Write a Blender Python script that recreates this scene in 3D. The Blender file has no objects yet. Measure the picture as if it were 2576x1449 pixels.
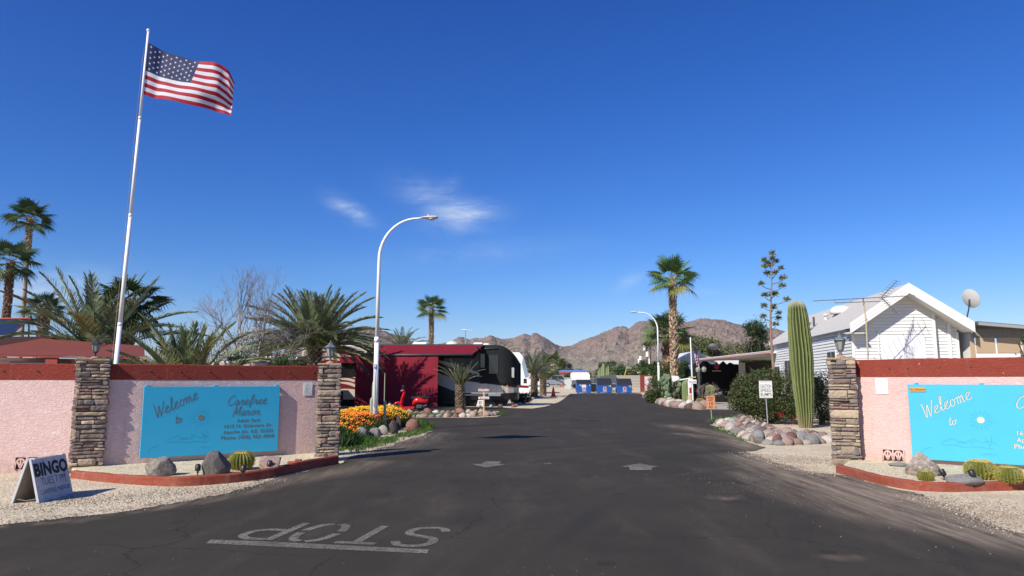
import bpy, math, random
from math import sin, cos, pi, radians, sqrt, atan2, exp
from mathutils import Vector, Matrix, noise
from mathutils.geometry import delaunay_2d_cdt

scene = bpy.context.scene
COL = scene.collection

# ------------------------------------------------------------------ camera
FPX = 1790.0
PITCH = math.atan((957 - 724.5) / FPX)
EYE = 1.6
cd = bpy.data.cameras.new("camera")
cam = bpy.data.objects.new("camera", cd)
COL.objects.link(cam)
cam.location = (0, 0, EYE)
cam.rotation_euler = (pi / 2 + PITCH, 0, 0)
cd.sensor_width = 36.0
cd.lens = 36.0 * FPX / 2576.0
cd.clip_start = 0.1
cd.clip_end = 20000
scene.camera = cam

# ------------------------------------------------------------------ light
SUN_EL = radians(38)
SUNX, SUNY = -0.68, -0.733           # horizontal direction towards the sun
scene.view_settings.view_transform = 'Standard'
scene.view_settings.look = 'None'
scene.view_settings.gamma = 1.0
scene.view_settings.exposure = 0.45
sd = bpy.data.lights.new("sun", 'SUN')
sd.energy = 4.6
sd.angle = radians(0.53)
sd.color = (1.0, 0.93, 0.82)
sun = bpy.data.objects.new("sun", sd)
COL.objects.link(sun)
sv = Vector((SUNX * cos(SUN_EL), SUNY * cos(SUN_EL), sin(SUN_EL)))
sun.rotation_euler = sv.to_track_quat('Z', 'Y').to_euler()

# world: physical sky with a few thin cirrus wisps mixed in by direction
world = bpy.data.worlds.new("World")
scene.world = world
world.use_nodes = True
wt = world.node_tree
wt.nodes.clear()
def N(nt, t, **kw):
    n = nt.nodes.new(t)
    for k, v in kw.items():
        if k == 'inp':
            for a, b in v.items():
                n.inputs[a].default_value = b
        else:
            setattr(n, k, v)
    return n
def L(nt, a, b):
    nt.links.new(a, b)
def ray(px, py):
    c, s = cos(PITCH), sin(PITCH)
    u = (px - 1288) / FPX
    v = (724.5 - py) / FPX
    return Vector((u, c - v * s, s + v * c))
sky = N(wt, 'ShaderNodeTexSky')
sky.sky_type = 'NISHITA'
sky.sun_disc = False
sky.sun_elevation = SUN_EL
sky.sun_rotation = atan2(SUNX, SUNY)
sky.altitude = 600
sky.air_density = 1.15
sky.dust_density = 0.25
sky.ozone_density = 3.0
bg = N(wt, 'ShaderNodeBackground', inp={'Strength': 0.089})
wo = N(wt, 'ShaderNodeOutputWorld')
hsv = N(wt, 'ShaderNodeHueSaturation', inp={'Hue': 0.505, 'Saturation': 1.16, 'Value': 0.86})
tc = N(wt, 'ShaderNodeTexCoord')
L(wt, sky.outputs[0], hsv.inputs['Color'])
def M(nt, op, a, b=None, c=None, clamp=False):
    n = N(nt, 'ShaderNodeMath', operation=op)
    n.use_clamp = clamp
    for i, v in enumerate((a, b, c)):
        if v is None: continue
        if isinstance(v, (int, float)): n.inputs[i].default_value = v
        else: L(nt, v, n.inputs[i])
    return n.outputs[0]
nrm = N(wt, 'ShaderNodeVectorMath', operation='NORMALIZE')
L(wt, tc.outputs['Generated'], nrm.inputs[0])
def gauss_blob(px, py, rx, ry, ang):
    d = ray(px, py).normalized()
    r = Vector((d.y, -d.x, 0)).normalized()
    u = r.cross(d)
    a = (r * cos(ang) + u * sin(ang)) * (FPX / rx)
    b = (u * cos(ang) - r * sin(ang)) * (FPX / ry)
    sub = N(wt, 'ShaderNodeVectorMath', operation='SUBTRACT')
    L(wt, nrm.outputs[0], sub.inputs[0]); sub.inputs[1].default_value = d
    o = []
    for ax in (a, b):
        dt = N(wt, 'ShaderNodeVectorMath', operation='DOT_PRODUCT')
        L(wt, sub.outputs[0], dt.inputs[0]); dt.inputs[1].default_value = ax
        o.append(M(wt, 'POWER', M(wt, 'ABSOLUTE', dt.outputs['Value']), 2.0))
    sm = M(wt, 'ADD', o[0], o[1])
    return M(wt, 'EXPONENT', M(wt, 'MULTIPLY', sm, -1.0))
mpn = N(wt, 'ShaderNodeMapping')
mpn.inputs['Rotation'].default_value = (0.0, 0.42, 0.0)
mpn.inputs['Scale'].default_value = (7.0, 5.0, 15.0)
L(wt, nrm.outputs[0], mpn.inputs[0])
cn = N(wt, 'ShaderNodeTexNoise', inp={'Scale': 1.6, 'Detail': 12.0, 'Roughness': 0.68, 'Distortion': 1.5})
L(wt, mpn.outputs[0], cn.inputs['Vector'])
mpn2 = N(wt, 'ShaderNodeMapping')
mpn2.inputs['Rotation'].default_value = (0.0, -0.5, 0.0)
mpn2.inputs['Scale'].default_value = (6.0, 4.0, 34.0)
L(wt, nrm.outputs[0], mpn2.inputs[0])
cn2 = N(wt, 'ShaderNodeTexNoise', inp={'Scale': 1.8, 'Detail': 8.0, 'Roughness': 0.65, 'Distortion': 0.8})
L(wt, mpn2.outputs[0], cn2.inputs['Vector'])
mask = None
for (px, py, rx, ry, ang, st) in ((1110, 510, 95, 34, -0.35, 0.9), (1165, 545, 80, 30, 0.2, 0.85), (880, 527, 52, 19, -0.45, 1.05), (1130, 470, 30, 16, 0.6, 0.5),
                                  (1585, 708, 34, 15, 0.45, 0.75), (60, 745, 170, 48, 0.1, 1.25), (480, 830, 240, 40, 0.0, 0.45), (1180, 640, 240, 30, 0.1, 0.25), (1740, 735, 60, 10, 0.0, 0.3)):
    g = M(wt, 'MULTIPLY', gauss_blob(px, py, rx, ry, ang), st)
    mask = g if mask is None else M(wt, 'ADD', mask, g)
nz = M(wt, 'ADD', M(wt, 'MULTIPLY', cn.outputs['Fac'], 0.55), M(wt, 'MULTIPLY', cn2.outputs['Fac'], 0.45))
wisp = M(wt, 'MULTIPLY', mask, M(wt, 'MULTIPLY_ADD', nz, 3.2, -1.15, clamp=True))
wisp = M(wt, 'MULTIPLY', wisp, 0.62, clamp=True)
mx = N(wt, 'ShaderNodeMix', data_type='RGBA')
L(wt, wisp, mx.inputs['Factor'])
sc_ = N(wt, 'ShaderNodeSeparateColor'); L(wt, hsv.outputs[0], sc_.inputs[0])
cc_ = N(wt, 'ShaderNodeCombineColor')
for i_, (k_, g_) in enumerate(((.325, 1.48), (.583, 1.21), (1.172, 1.04))):
    L(wt, M(wt, 'MULTIPLY', M(wt, 'POWER', sc_.outputs[i_], g_), k_), cc_.inputs[i_])
L(wt, cc_.outputs[0], mx.inputs['A'])
mx.inputs['B'].default_value = (6.0, 6.9, 8.0, 1)
L(wt, mx.outputs['Result'], bg.inputs['Color'])
L(wt, bg.outputs[0], wo.inputs['Surface'])

# ------------------------------------------------------------------ measuring helpers (photo pixel -> metres)
def G(px, py, z=0.0):
    d = ray(px, py)
    t = (z - EYE) / d.z
    return Vector((d.x * t, d.y * t, z))
def P(px, py, Y):
    d = ray(px, py)
    t = Y / d.y
    return Vector((d.x * t, Y, EYE + d.z * t))
def ground_h(x, y):
    h = 0.0
    if y > 88.6:
        t = min(1.0, (y - 88.6) / 14.0)
        h += 0.5 * t * t * (3 - 2 * t)
    if y > 300:
        h += (y - 300) * 0.006
    return h

# ------------------------------------------------------------------ materials
MATS = {}
def mat(name, col, rough=0.7, var=0.0, vscale=5.0, bump=0.0, bscale=20.0, metal=0.0, attr=False, spec=0.35,
        trans=0.0, coat=0.0, dirt=None, dscale=2.0, damt=0.0, objrand=0.0, bdetail=4.0, alpha=None):
    if name in MATS: return MATS[name]
    m = bpy.data.materials.new(name)
    m.use_nodes = True
    nt = m.node_tree
    b = nt.nodes['Principled BSDF']
    b.inputs['Roughness'].default_value = rough
    b.inputs['Metallic'].default_value = metal
    b.inputs['Specular IOR Level'].default_value = spec
    b.inputs['Coat Weight'].default_value = coat
    t = N(nt, 'ShaderNodeTexCoord')
    vec = t.outputs['Object']
    if attr:
        a = N(nt, 'ShaderNodeAttribute', attribute_name='Col')
        c = a.outputs['Color']
    else:
        r = N(nt, 'ShaderNodeRGB'); r.outputs[0].default_value = (*col, 1); c = r.outputs[0]
    if objrand:
        oi = N(nt, 'ShaderNodeObjectInfo')
        h = N(nt, 'ShaderNodeHueSaturation')
        L(nt, M(nt, 'MULTIPLY_ADD', oi.outputs['Random'], objrand, 1 - objrand / 2), h.inputs['Value'])
        L(nt, c, h.inputs['Color']); c = h.outputs[0]
    if var:
        n = N(nt, 'ShaderNodeTexNoise', inp={'Scale': vscale, 'Detail': 6.0, 'Roughness': 0.6})
        L(nt, vec, n.inputs['Vector'])
        h = N(nt, 'ShaderNodeHueSaturation')
        L(nt, M(nt, 'MULTIPLY_ADD', n.outputs['Fac'], 2 * var, 1 - var), h.inputs['Value'])
        L(nt, c, h.inputs['Color']); c = h.outputs[0]
    if dirt is not None:
        n = N(nt, 'ShaderNodeTexNoise', inp={'Scale': dscale, 'Detail': 8.0, 'Roughness': 0.68})
        L(nt, vec, n.inputs['Vector'])
        x = N(nt, 'ShaderNodeMix', data_type='RGBA')
        L(nt, M(nt, 'MULTIPLY', M(nt, 'MULTIPLY_ADD', n.outputs['Fac'], 5.0, -2.3, clamp=True), damt), x.inputs['Factor'])
        L(nt, c, x.inputs['A']); x.inputs['B'].default_value = (*dirt, 1); c = x.outputs['Result']
    L(nt, c, b.inputs['Base Color'])
    if bump:
        n = N(nt, 'ShaderNodeTexNoise', inp={'Scale': bscale, 'Detail': bdetail, 'Roughness': 0.55})
        L(nt, vec, n.inputs['Vector'])
        bp = N(nt, 'ShaderNodeBump', inp={'Strength': 1.0, 'Distance': bump})
        L(nt, n.outputs['Fac'], bp.inputs['Height'])
        L(nt, bp.outputs[0], b.inputs['Normal'])
    if trans:
        tr = N(nt, 'ShaderNodeBsdfTranslucent')
        L(nt, c, tr.inputs['Color'])
        ms = N(nt, 'ShaderNodeMixShader', inp={0: trans})
        out = nt.nodes['Material Output']
        L(nt, b.outputs[0], ms.inputs[1]); L(nt, tr.outputs[0], ms.inputs[2])
        L(nt, ms.outputs[0], out.inputs['Surface'])
    MATS[name] = m
    return m

# ------------------------------------------------------------------ mesh builder
class MB:
    def __init__(self):
        self.v = []; self.f = []; self.mi = []; self.c = []
    def add(self, verts, faces, mi=0, col=(1, 1, 1), xf=None):
        o = len(self.v)
        if xf is not None: verts = [xf @ Vector(q) for q in verts]
        self.v.extend([tuple(q) for q in verts])
        for q in faces:
            self.f.append(tuple(i + o for i in q)); self.mi.append(mi); self.c.append(col)
        return self
    def box(self, a, b, mi=0, col=(1, 1, 1), xf=None, ch=0.0):
        x0, y0, z0 = a; x1, y1, z1 = b
        if ch <= 0:
            v = [(x0, y0, z0), (x1, y0, z0), (x1, y1, z0), (x0, y1, z0), (x0, y0, z1), (x1, y0, z1), (x1, y1, z1), (x0, y1, z1)]
            f = [(0, 3, 2, 1), (4, 5, 6, 7), (0, 1, 5, 4), (1, 2, 6, 5), (2, 3, 7, 6), (3, 0, 4, 7)]
            return self.add(v, f, mi, col, xf)
        v = []; f = []
        c = min(ch, (x1 - x0) * .45, (y1 - y0) * .45, (z1 - z0) * .45)
        idx = {}
        X = (x0, x1); Y = (y0, y1); Z = (z0, z1)
        for i in (0, 1):
            for j in (0, 1):
                for k in (0, 1):
                    sx, sy, sz = (1, -1)[i], (1, -1)[j], (1, -1)[k]
                    for ax in range(3):
                        q = [X[i] + sx * c, Y[j] + sy * c, Z[k] + sz * c]
                        q[ax] = (X[i], Y[j], Z[k])[ax]
                        idx[(i, j, k, ax)] = len(v); v.append(tuple(q))
        for ax in range(3):
            o = [a for a in range(3) if a != ax]
            for s in (0, 1):
                ring = []
                for (p_, q_) in ((0, 0), (1, 0), (1, 1), (0, 1)):
                    t = [0, 0, 0]; t[ax] = s; t[o[0]] = p_; t[o[1]] = q_
                    ring.append(idx[(t[0], t[1], t[2], ax)])
                f.append(tuple(ring))
        for ax in range(3):
            o = [a for a in range(3) if a != ax]
            for p_ in (0, 1):
                for q_ in (0, 1):
                    e = []
                    for s, fx in ((0, o[0]), (1, o[0]), (1, o[1]), (0, o[1])):
                        t = [0, 0, 0]; t[ax] = s; t[o[0]] = p_; t[o[1]] = q_
                        e.append(idx[(t[0], t[1], t[2], fx)])
                    f.append(tuple(e))
        for i in (0, 1):
            for j in (0, 1):
                for k in (0, 1):
                    f.append(tuple(idx[(i, j, k, a)] for a in range(3)))
        return self.add(v, f, mi, col, xf)
    def tube(self, pts, rad, n=8, mi=0, col=(1, 1, 1), cap=True, xf=None):
        pts = [Vector(q) for q in pts]
        if not isinstance(rad, (list, tuple)): rad = [rad] * len(pts)
        v = []; f = []
        ref = None
        for i, q in enumerate(pts):
            if i == 0: d = pts[1] - pts[0]
            elif i == len(pts) - 1: d = pts[-1] - pts[-2]
            else: d = pts[i + 1] - pts[i - 1]
            d = d.normalized() if d.length > 1e-9 else Vector((0, 0, 1))
            if ref is None:
                ref = Vector((1, 0, 0)) if abs(d.x) < 0.8 else Vector((0, 1, 0))
            a = (ref - d * ref.dot(d))
            a = a.normalized() if a.length > 1e-6 else d.orthogonal().normalized()
            ref = a
            b = d.cross(a)
            for k in range(n):
                t = 2 * pi * k / n
                v.append(q + (a * cos(t) + b * sin(t)) * rad[i])
        for i in range(len(pts) - 1):
            for k in range(n):
                k2 = (k + 1) % n
                f.append((i * n + k, i * n + k2, (i + 1) * n + k2, (i + 1) * n + k))
        if cap:
            f.append(tuple(range(n - 1, -1, -1)))
            f.append(tuple((len(pts) - 1) * n + k for k in range(n)))
        return self.add(v, f, mi, col, xf)
    def lathe(self, prof, n=16, mi=0, col=(1, 1, 1), xf=None, ang0=0.0):
        v = []; f = []
        for (r, z) in prof:
            for k in range(n):
                t = 2 * pi * k / n + ang0
                v.append((r * cos(t), r * sin(t), z))
        for i in range(len(prof) - 1):
            for k in range(n):
                k2 = (k + 1) % n
                f.append((i * n + k, i * n + k2, (i + 1) * n + k2, (i + 1) * n + k))
        f.append(tuple(range(n - 1, -1, -1)))
        f.append(tuple((len(prof) - 1) * n + k for k in range(n)))
        return self.add(v, f, mi, col, xf)
    def prism(self, poly, a, b, axis='z', mi=0, col=(1, 1, 1), xf=None):
        n = len(poly)
        def mk(q, t):
            if axis == 'z': return (q[0], q[1], t)
            if axis == 'y': return (q[0], t, q[1])
            return (t, q[0], q[1])
        v = [mk(q, a) for q in poly] + [mk(q, b) for q in poly]
        f = [tuple(range(n - 1, -1, -1)), tuple(range(n, 2 * n))]
        for i in range(n):
            j = (i + 1) % n
            f.append((i, j, n + j, n + i))
        return self.add(v, f, mi, col, xf)
    def build(self, name, mats, parent=None, smooth=False, attr=False, fix=False):
        used = sorted({i for q in self.f for i in q})
        if len(used) < len(self.v):
            rm = {a: b for b, a in enumerate(used)}
            self.v = [self.v[i] for i in used]; self.f = [tuple(rm[i] for i in q) for q in self.f]
        me = bpy.data.meshes.new(name)
        me.from_pydata(self.v, [], self.f)
        if not isinstance(mats, (list, tuple)): mats = [mats]
        for m in mats: me.materials.append(m)
        if len(mats) > 1: me.polygons.foreach_set('material_index', self.mi)
        if attr:
            at = me.color_attributes.new('Col', 'FLOAT_COLOR', 'CORNER')
            buf = []
            for f, c in zip(self.f, self.c):
                buf.extend((c[0], c[1], c[2], 1.0) * len(f))
            at.data.foreach_set('color', buf)
        if smooth: me.polygons.foreach_set('use_smooth', [True] * len(me.polygons))
        if fix:
            import bmesh
            bm = bmesh.new(); bm.from_mesh(me)
            bmesh.ops.recalc_face_normals(bm, faces=bm.faces); bm.to_mesh(me); bm.free()
        me.update()
        o = bpy.data.objects.new(name, me)
        COL.objects.link(o)
        if parent is not None: o.parent = parent
        return o

def tag(o, label=None, cat=None, group=None, kind=None):
    if label: o['label'] = label
    if cat: o['category'] = cat
    if group: o['group'] = group
    if kind: o['kind'] = kind
    return o
def thing(name, label, cat, loc=(0, 0, 0), rz=0.0, group=None):
    o = bpy.data.objects.new(name, None)
    o.empty_display_size = 0.2
    COL.objects.link(o)
    o.location = loc; o.rotation_euler = (0, 0, rz)
    return tag(o, label, cat, group)
def dup(root, label, loc=None, rz=None, sc=None, group=None):
    r = root.copy(); COL.objects.link(r)
    if loc is not None: r.location = loc
    if rz is not None: r.rotation_euler = (0, 0, rz)
    if sc is not None: r.scale = (sc, sc, sc) if isinstance(sc, (int, float)) else sc
    r['label'] = label
    if group: r['group'] = group
    for ch in root.children:
        c = ch.copy(); COL.objects.link(c); c.parent = r
        for g in ch.children:
            d = g.copy(); COL.objects.link(d); d.parent = c
    return r
def XF(loc=(0, 0, 0), rz=0.0, rx=0.0, ry=0.0, s=1.0):
    return Matrix.Translation(Vector(loc)) @ Matrix.Rotation(rz, 4, 'Z') @ Matrix.Rotation(ry, 4, 'Y') @ Matrix.Rotation(rx, 4, 'X') @ Matrix.Scale(s, 4)
def icosphere(sub=2):
    import bmesh
    bm = bmesh.new()
    bmesh.ops.create_icosphere(bm, subdivisions=sub, radius=1.0)
    v = [q.co.copy() for q in bm.verts]; f = [tuple(x.index for x in fc.verts) for fc in bm.faces]
    bm.free()
    return v, f
ICO = {k: icosphere(k) for k in (1, 2, 3, 4)}
def jit(c, a, rnd):
    k = 1 + rnd.uniform(-a, a)
    return (c[0] * k, c[1] * k, c[2] * k)
def ribbon(mb, pts, w, z=0.0, mi=0, closed=False):
    """flat stroke of width w in the local XY plane at height z"""
    pts = [Vector((q[0], q[1])) for q in pts]
    n = len(pts); Lf = []; Rt = []
    for i in range(n):
        a = pts[(i - 1) % n] if (i > 0 or closed) else pts[i]
        b = pts[(i + 1) % n] if (i < n - 1 or closed) else pts[i]
        d = (b - a)
        d = d.normalized() if d.length > 1e-9 else Vector((1, 0))
        nn = Vector((-d.y, d.x)) * (w / 2)
        Lf.append(pts[i] + nn); Rt.append(pts[i] - nn)
    v = [(q.x, q.y, z) for q in Lf] + [(q.x, q.y, z) for q in Rt]
    f = []
    for i in range(n if closed else n - 1):
        j = (i + 1) % n
        f.append((n + i, n + j, j, i))
    mb.add(v, f, mi)
def smooth_pts(pts, k=4):
    if len(pts) < 3: return pts
    out = []
    P_ = [pts[0]] + list(pts) + [pts[-1]]
    for i in range(1, len(P_) - 2):
        a, b, c, d = [Vector(P_[i + j]) for j in (-1, 0, 1, 2)]
        for t_ in range(k):
            t = t_ / k
            out.append(tuple(0.5 * ((2 * b) + (-a + c) * t + (2 * a - 5 * b + 4 * c - d) * t * t + (-a + 3 * b - 3 * c + d) * t ** 3)))
    out.append(tuple(pts[-1]))
    return out
# plain block lettering from the built-in font; returns flat mesh data in XY
_tx = {}
def text_data(s, size=1.0, bold=0.0, shear=0.0, align='CENTER', space=1.0):
    key = (s, size, bold, shear, align, space)
    if key in _tx: return _tx[key]
    cu = bpy.data.curves.new('lettering', 'FONT')
    cu.body = s; cu.size = size; cu.offset = bold; cu.shear = shear; cu.align_x = align
    cu.resolution_u = 3; cu.space_character = space
    ob = bpy.data.objects.new('lettering_tmp', cu)
    COL.objects.link(ob)
    dg = bpy.context.evaluated_depsgraph_get()
    me = bpy.data.meshes.new_from_object(ob.evaluated_get(dg))
    v = [q.co.copy() for q in me.vertices]; f = [tuple(p_.vertices) for p_ in me.polygons]
    COL.objects.unlink(ob); bpy.data.objects.remove(ob); bpy.data.meshes.remove(me); bpy.data.curves.remove(cu)
    _tx[key] = (v, f)
    return v, f
def put_text(mb, s, xf, **kw):
    v, f = text_data(s, **kw)
    mb.add(v, f, 0, (1, 1, 1), xf)
def word_pieces(v, f, gap):
    """split flat lettering into its words"""
    par = list(range(len(v)))
    def find(a):
        while par[a] != a: par[a] = par[par[a]]; a = par[a]
        return a
    for q in f:
        for i in q[1:]: par[find(i)] = find(q[0])
    isl = {}
    for q in f: isl.setdefault(find(q[0]), []).append(q)
    rows = sorted(((min(v[i].x for q in fs for i in q), max(v[i].x for q in fs for i in q), fs) for fs in isl.values()), key=lambda r_: r_[0])
    out = []
    for a, b_, fs in rows:
        if out and a - out[-1][0] < gap: out[-1][0] = max(out[-1][0], b_); out[-1][1].extend(fs)
        else: out.append([b_, list(fs)])
    return [o_[1] for o_ in out]
# turns XY artwork upright so that it faces local -y
UP = Matrix(((1, 0, 0, 0), (0, 0, -1, 0), (0, 1, 0, 0), (0, 0, 0, 1)))
# ------------------------------------------------------------------ ground, road, mountains
rnd = random.Random(5)
def gravel_mat(name, c1, c2, c3, sc=1.0, patch=None):
    m = bpy.data.materials.new(name); m.use_nodes = True
    nt = m.node_tree; b = nt.nodes['Principled BSDF']
    b.inputs['Roughness'].default_value = 0.95; b.inputs['Specular IOR Level'].default_value = 0.15
    t = N(nt, 'ShaderNodeTexCoord')
    v = N(nt, 'ShaderNodeTexVoronoi', inp={'Scale': 38.0 * sc, 'Randomness': 1.0})
    L(nt, t.outputs['Object'], v.inputs['Vector'])
    bw = N(nt, 'ShaderNodeSeparateColor'); L(nt, v.outputs['Color'], bw.inputs[0])
    cr = N(nt, 'ShaderNodeValToRGB'); e = cr.color_ramp.elements
    e[0].color = (*c1, 1); e[1].color = (*c3, 1); k = cr.color_ramp.elements.new(0.5); k.color = (*c2, 1)
    L(nt, bw.outputs[0], cr.inputs[0])
    n = N(nt, 'ShaderNodeTexNoise', inp={'Scale': 0.9, 'Detail': 8.0, 'Roughness': 0.65}); L(nt, t.outputs['Object'], n.inputs['Vector'])
    h = N(nt, 'ShaderNodeHueSaturation'); L(nt, cr.outputs[0], h.inputs['Color'])
    L(nt, M(nt, 'MULTIPLY_ADD', n.outputs['Fac'], 0.7, 0.65), h.inputs['Value'])
    c = h.outputs[0]
    if patch:
        n3 = N(nt, 'ShaderNodeTexNoise', inp={'Scale': 0.55, 'Detail': 7.0, 'Roughness': 0.7}); L(nt, t.outputs['Object'], n3.inputs['Vector'])
        x = N(nt, 'ShaderNodeMix', data_type='RGBA'); x.inputs['B'].default_value = (*patch, 1)
        L(nt, M(nt, 'MULTIPLY_ADD', n3.outputs['Fac'], 6.0, -3.1, clamp=True), x.inputs['Factor'])
        L(nt, c, x.inputs['A']); c = x.outputs['Result']
    L(nt, c, b.inputs['Base Color'])
    bp = N(nt, 'ShaderNodeBump', inp={'Strength': 0.9, 'Distance': 0.012})
    L(nt, v.outputs['Distance'], bp.inputs['Height']); bp.invert = True
    L(nt, bp.outputs[0], b.inputs['Normal'])
    MATS[name] = m
    return m
m_gravel = gravel_mat('gravel', (0.40, 0.335, 0.225), (0.54, 0.46, 0.33), (0.69, 0.60, 0.445), patch=(0.43, 0.33, 0.215))
m_gravel_bed = gravel_mat('pale_gravel', (0.36, 0.31, 0.20), (0.57, 0.50, 0.345), (0.74, 0.665, 0.49), 1.1)

# desert floor: one sheet to the horizon, fine near the park, coarse beyond
xs = sorted(set([-7400, -5000, -2500, -1200, -600, -300, -150] + [i * 6 for i in range(-16, 17)] + [150, 300, 600, 1200, 2500, 5000, 7400]))
ys = sorted(set([-290, -150, -60, -20] + [i * 8 for i in range(-1, 11)] + [88.6 + i * 2 for i in range(0, 9)] + [120, 160, 220, 300, 400, 550, 800, 1200, 1800, 2600, 4000, 5390]))
mb = MB()
gv = [(x, y, ground_h(x, y)) for y in ys for x in xs]
nx = len(xs)
gf = [(j * nx + i, j * nx + i + 1, (j + 1) * nx + i + 1, (j + 1) * nx + i) for j in range(len(ys) - 1) for i in range(nx - 1)]
mb.add(gv, gf)
tag(mb.build('ground', m_gravel, smooth=True), kind='structure')

def noisy(poly, step=0.12, amp=0.05, fr=2.2, seed=0.0, keep=40.0):
    out = []
    n = len(poly)
    for i in range(n):
        a = Vector(poly[i][:2]); b = Vector(poly[(i + 1) % n][:2])
        d = (b - a).length
        if a.length > keep and b.length > keep or min(a.y, b.y) < 2: out.append(a); continue
        st = max(step, 0.008 * min(a.length, b.length))
        k = max(1, int(d / st))
        nn = Vector((-(b - a).y, (b - a).x)).normalized() if d > 0 else Vector((0, 0))
        for j in range(k):
            q = a.lerp(b, j / k)
            w = noise.noise((q.x * fr, q.y * fr, seed)) * amp + noise.noise((q.x * 9, q.y * 9, seed + 3)) * amp * 0.5
            out.append(q + nn * w)
    return out
def g2(l): return [tuple(G(*q)[:2]) for q in l]
road_px_left = [(0, 1322), (150, 1308), (300, 1290), (430, 1270), (560, 1245), (640, 1222), (700, 1203), (760, 1189), (858, 1168),
                (862, 1156), (930, 1137), (1010, 1113), (1060, 1097), (1088, 1084), (1060, 1071), (1000, 1060), (930, 1058), (700, 1060)]
road_px_left2 = [(700, 1040), (1000, 1051.5), (1100, 1051), (1200, 1051), (1250, 1048.5), (1264, 1044), (1262, 1040), (1230, 1036.5), (1150, 1036.5), (1000, 1038), (700, 1039.5)]
road_px_left3 = [(700, 1024.5), (960, 1024), (1150, 1023.5), (1246, 1024.5), (1290, 1027), (1340, 1028), (1372, 1023), (1405, 1012), (1415, 1006), (1425, 998), (1434, 990.5)]
road_px_right = [(1612, 990.5), (1626, 1000), (1645, 1012), (1672, 1020), (1700, 1026), (1760, 1031), (1862, 1032)]
road_px_right2 = [(1870, 1045), (1830, 1050), (1797, 1062), (1790, 1069), (1830, 1090), (1880, 1112), (1925, 1127), (1905, 1133), (1872, 1137),
                  (1915, 1150), (1950, 1163), (2040, 1188), (2106, 1195), (2180, 1210), (2290, 1240), (2400, 1277), (2500, 1321), (2576, 1346)]
outline = [(-60, -12), (-60, 6.3), (-14, 7.2)] + g2(road_px_left) + g2(road_px_left2) + [(-30, G(700, 1039)[1] + .3), (-30, G(700, 1024.5)[1])] + g2(road_px_left3) \
    + g2(road_px_right) + [(26, G(1862, 1032)[1]), (26, G(1870, 1045)[1] - 1)] + g2(road_px_right2) + [(12, 5.2), (60, 3.0), (60, -12)]
outl = noisy(outline, 0.1, 0.14, 1.6, 1.0, 34)
# dusty sweep lines thrown up by turning wheels (real dirt with its own shape)
def dline(l, w, a): return ([G(*q).to_2d() for q in l], w, a)
dust = [dline([(1960, 1110), (2000, 1135), (2080, 1180), (2180, 1222), (2300, 1258), (2430, 1300), (2576, 1352)], 0.34, 1.25),
        dline([(1880, 1150), (1990, 1198), (2110, 1245), (2260, 1292), (2420, 1330), (2576, 1372)], 0.42, 1.0),
        dline([(1850, 1190), (1960, 1245), (2100, 1290), (2300, 1330), (2560, 1372)], 0.16, 0.35),
        dline([(1690, 1072), (1760, 1082), (1850, 1100), (1900, 1122)], 0.35, 0.75),
        dline([(1720, 1092), (1820, 1108), (1880, 1126), (1960, 1160)], 0.3, 0.5),
        dline([(700, 1215), (800, 1198), (880, 1182), (940, 1165)], 0.3, 0.55),
        dline([(430, 1275), (560, 1255), (680, 1228)], 0.12, 0.6), dline([(0, 1328), (200, 1312), (430, 1278)], 0.06, 0.5),
        dline([(880, 1150), (980, 1132), (1060, 1112), (1100, 1092)], 0.4, 0.45),
        dline([(1805, 1254), (1822, 1256), (1840, 1254)], 0.07, 0.9),
        dline([(2060, 1180), (2150, 1190), (2260, 1228)], 0.25, 0.35),
        dline([(2070, 1405), (2100, 1402), (2130, 1406)], 0.05, 0.5)]
def seg_d(q, pts):
    best = 1e9
    for i in range(len(pts) - 1):
        a, b = pts[i], pts[i + 1]
        ab = b - a; t = max(0, min(1, (q - a).dot(ab) / max(ab.length_squared, 1e-9)))
        best = min(best, (q - (a + ab * t)).length)
    return best
def dust_at(x, y):
    q = Vector((x, y)); s = 0.0
    for pts, w, a in dust:
        d = seg_d(q, pts)
        if d < 4 * w: s += a * exp(-(d / w) ** 2 * 0.7)
    return min(1.0, s)
pts = [Vector(q).to_2d() if len(q) > 2 else Vector(q) for q in outl]
no = len(pts)
edges = [(i, (i + 1) % no) for i in range(no)]
ex = []
x = -9.0
while x < 12:
    y = 6.0
    while y < 26:
        ex.append(Vector((x + rnd.uniform(-.03, .03), y + rnd.uniform(-.03, .03)))); y += 0.17
    x += 0.17
for i in range(-10, 8):
    for j in range(0, 60): ex.append(Vector((i * 1.6 + rnd.random() * .1, 27 + j + rnd.random() * .1)))
# leave the grid points inside only
def inside(q, poly):
    c = False; j = len(poly) - 1
    for i in range(len(poly)):
        a, b = poly[i], poly[j]
        if (a[1] > q[1]) != (b[1] > q[1]) and q[0] < (b[0] - a[0]) * (q[1] - a[1]) / (b[1] - a[1]) + a[0]: c = not c
        j = i
    return c
ex = [q for q in ex if inside(q, pts)]
rv, _, rf, _, _, _ = delaunay_2d_cdt(pts + ex, edges, [], 1, 1e-5)
me = bpy.data.meshes.new('road')
me.from_pydata([(q.x, q.y, 0.012) for q in rv], [], [tuple(f) for f in rf])
at = me.color_attributes.new('Col', 'FLOAT_COLOR', 'POINT')
buf = []
for q in rv:
    d = dust_at(q.x, q.y) if q.y < 27 else 0.0
    buf.extend((d, d, d, 1))
at.data.foreach_set('color', buf)
m = bpy.data.materials.new('asphalt'); m.use_nodes = True
nt = m.node_tree; b = nt.nodes['Principled BSDF']
b.inputs['Roughness'].default_value = 0.88; b.inputs['Specular IOR Level'].default_value = 0.25
t = N(nt, 'ShaderNodeTexCoord'); O = t.outputs['Object']
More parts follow.
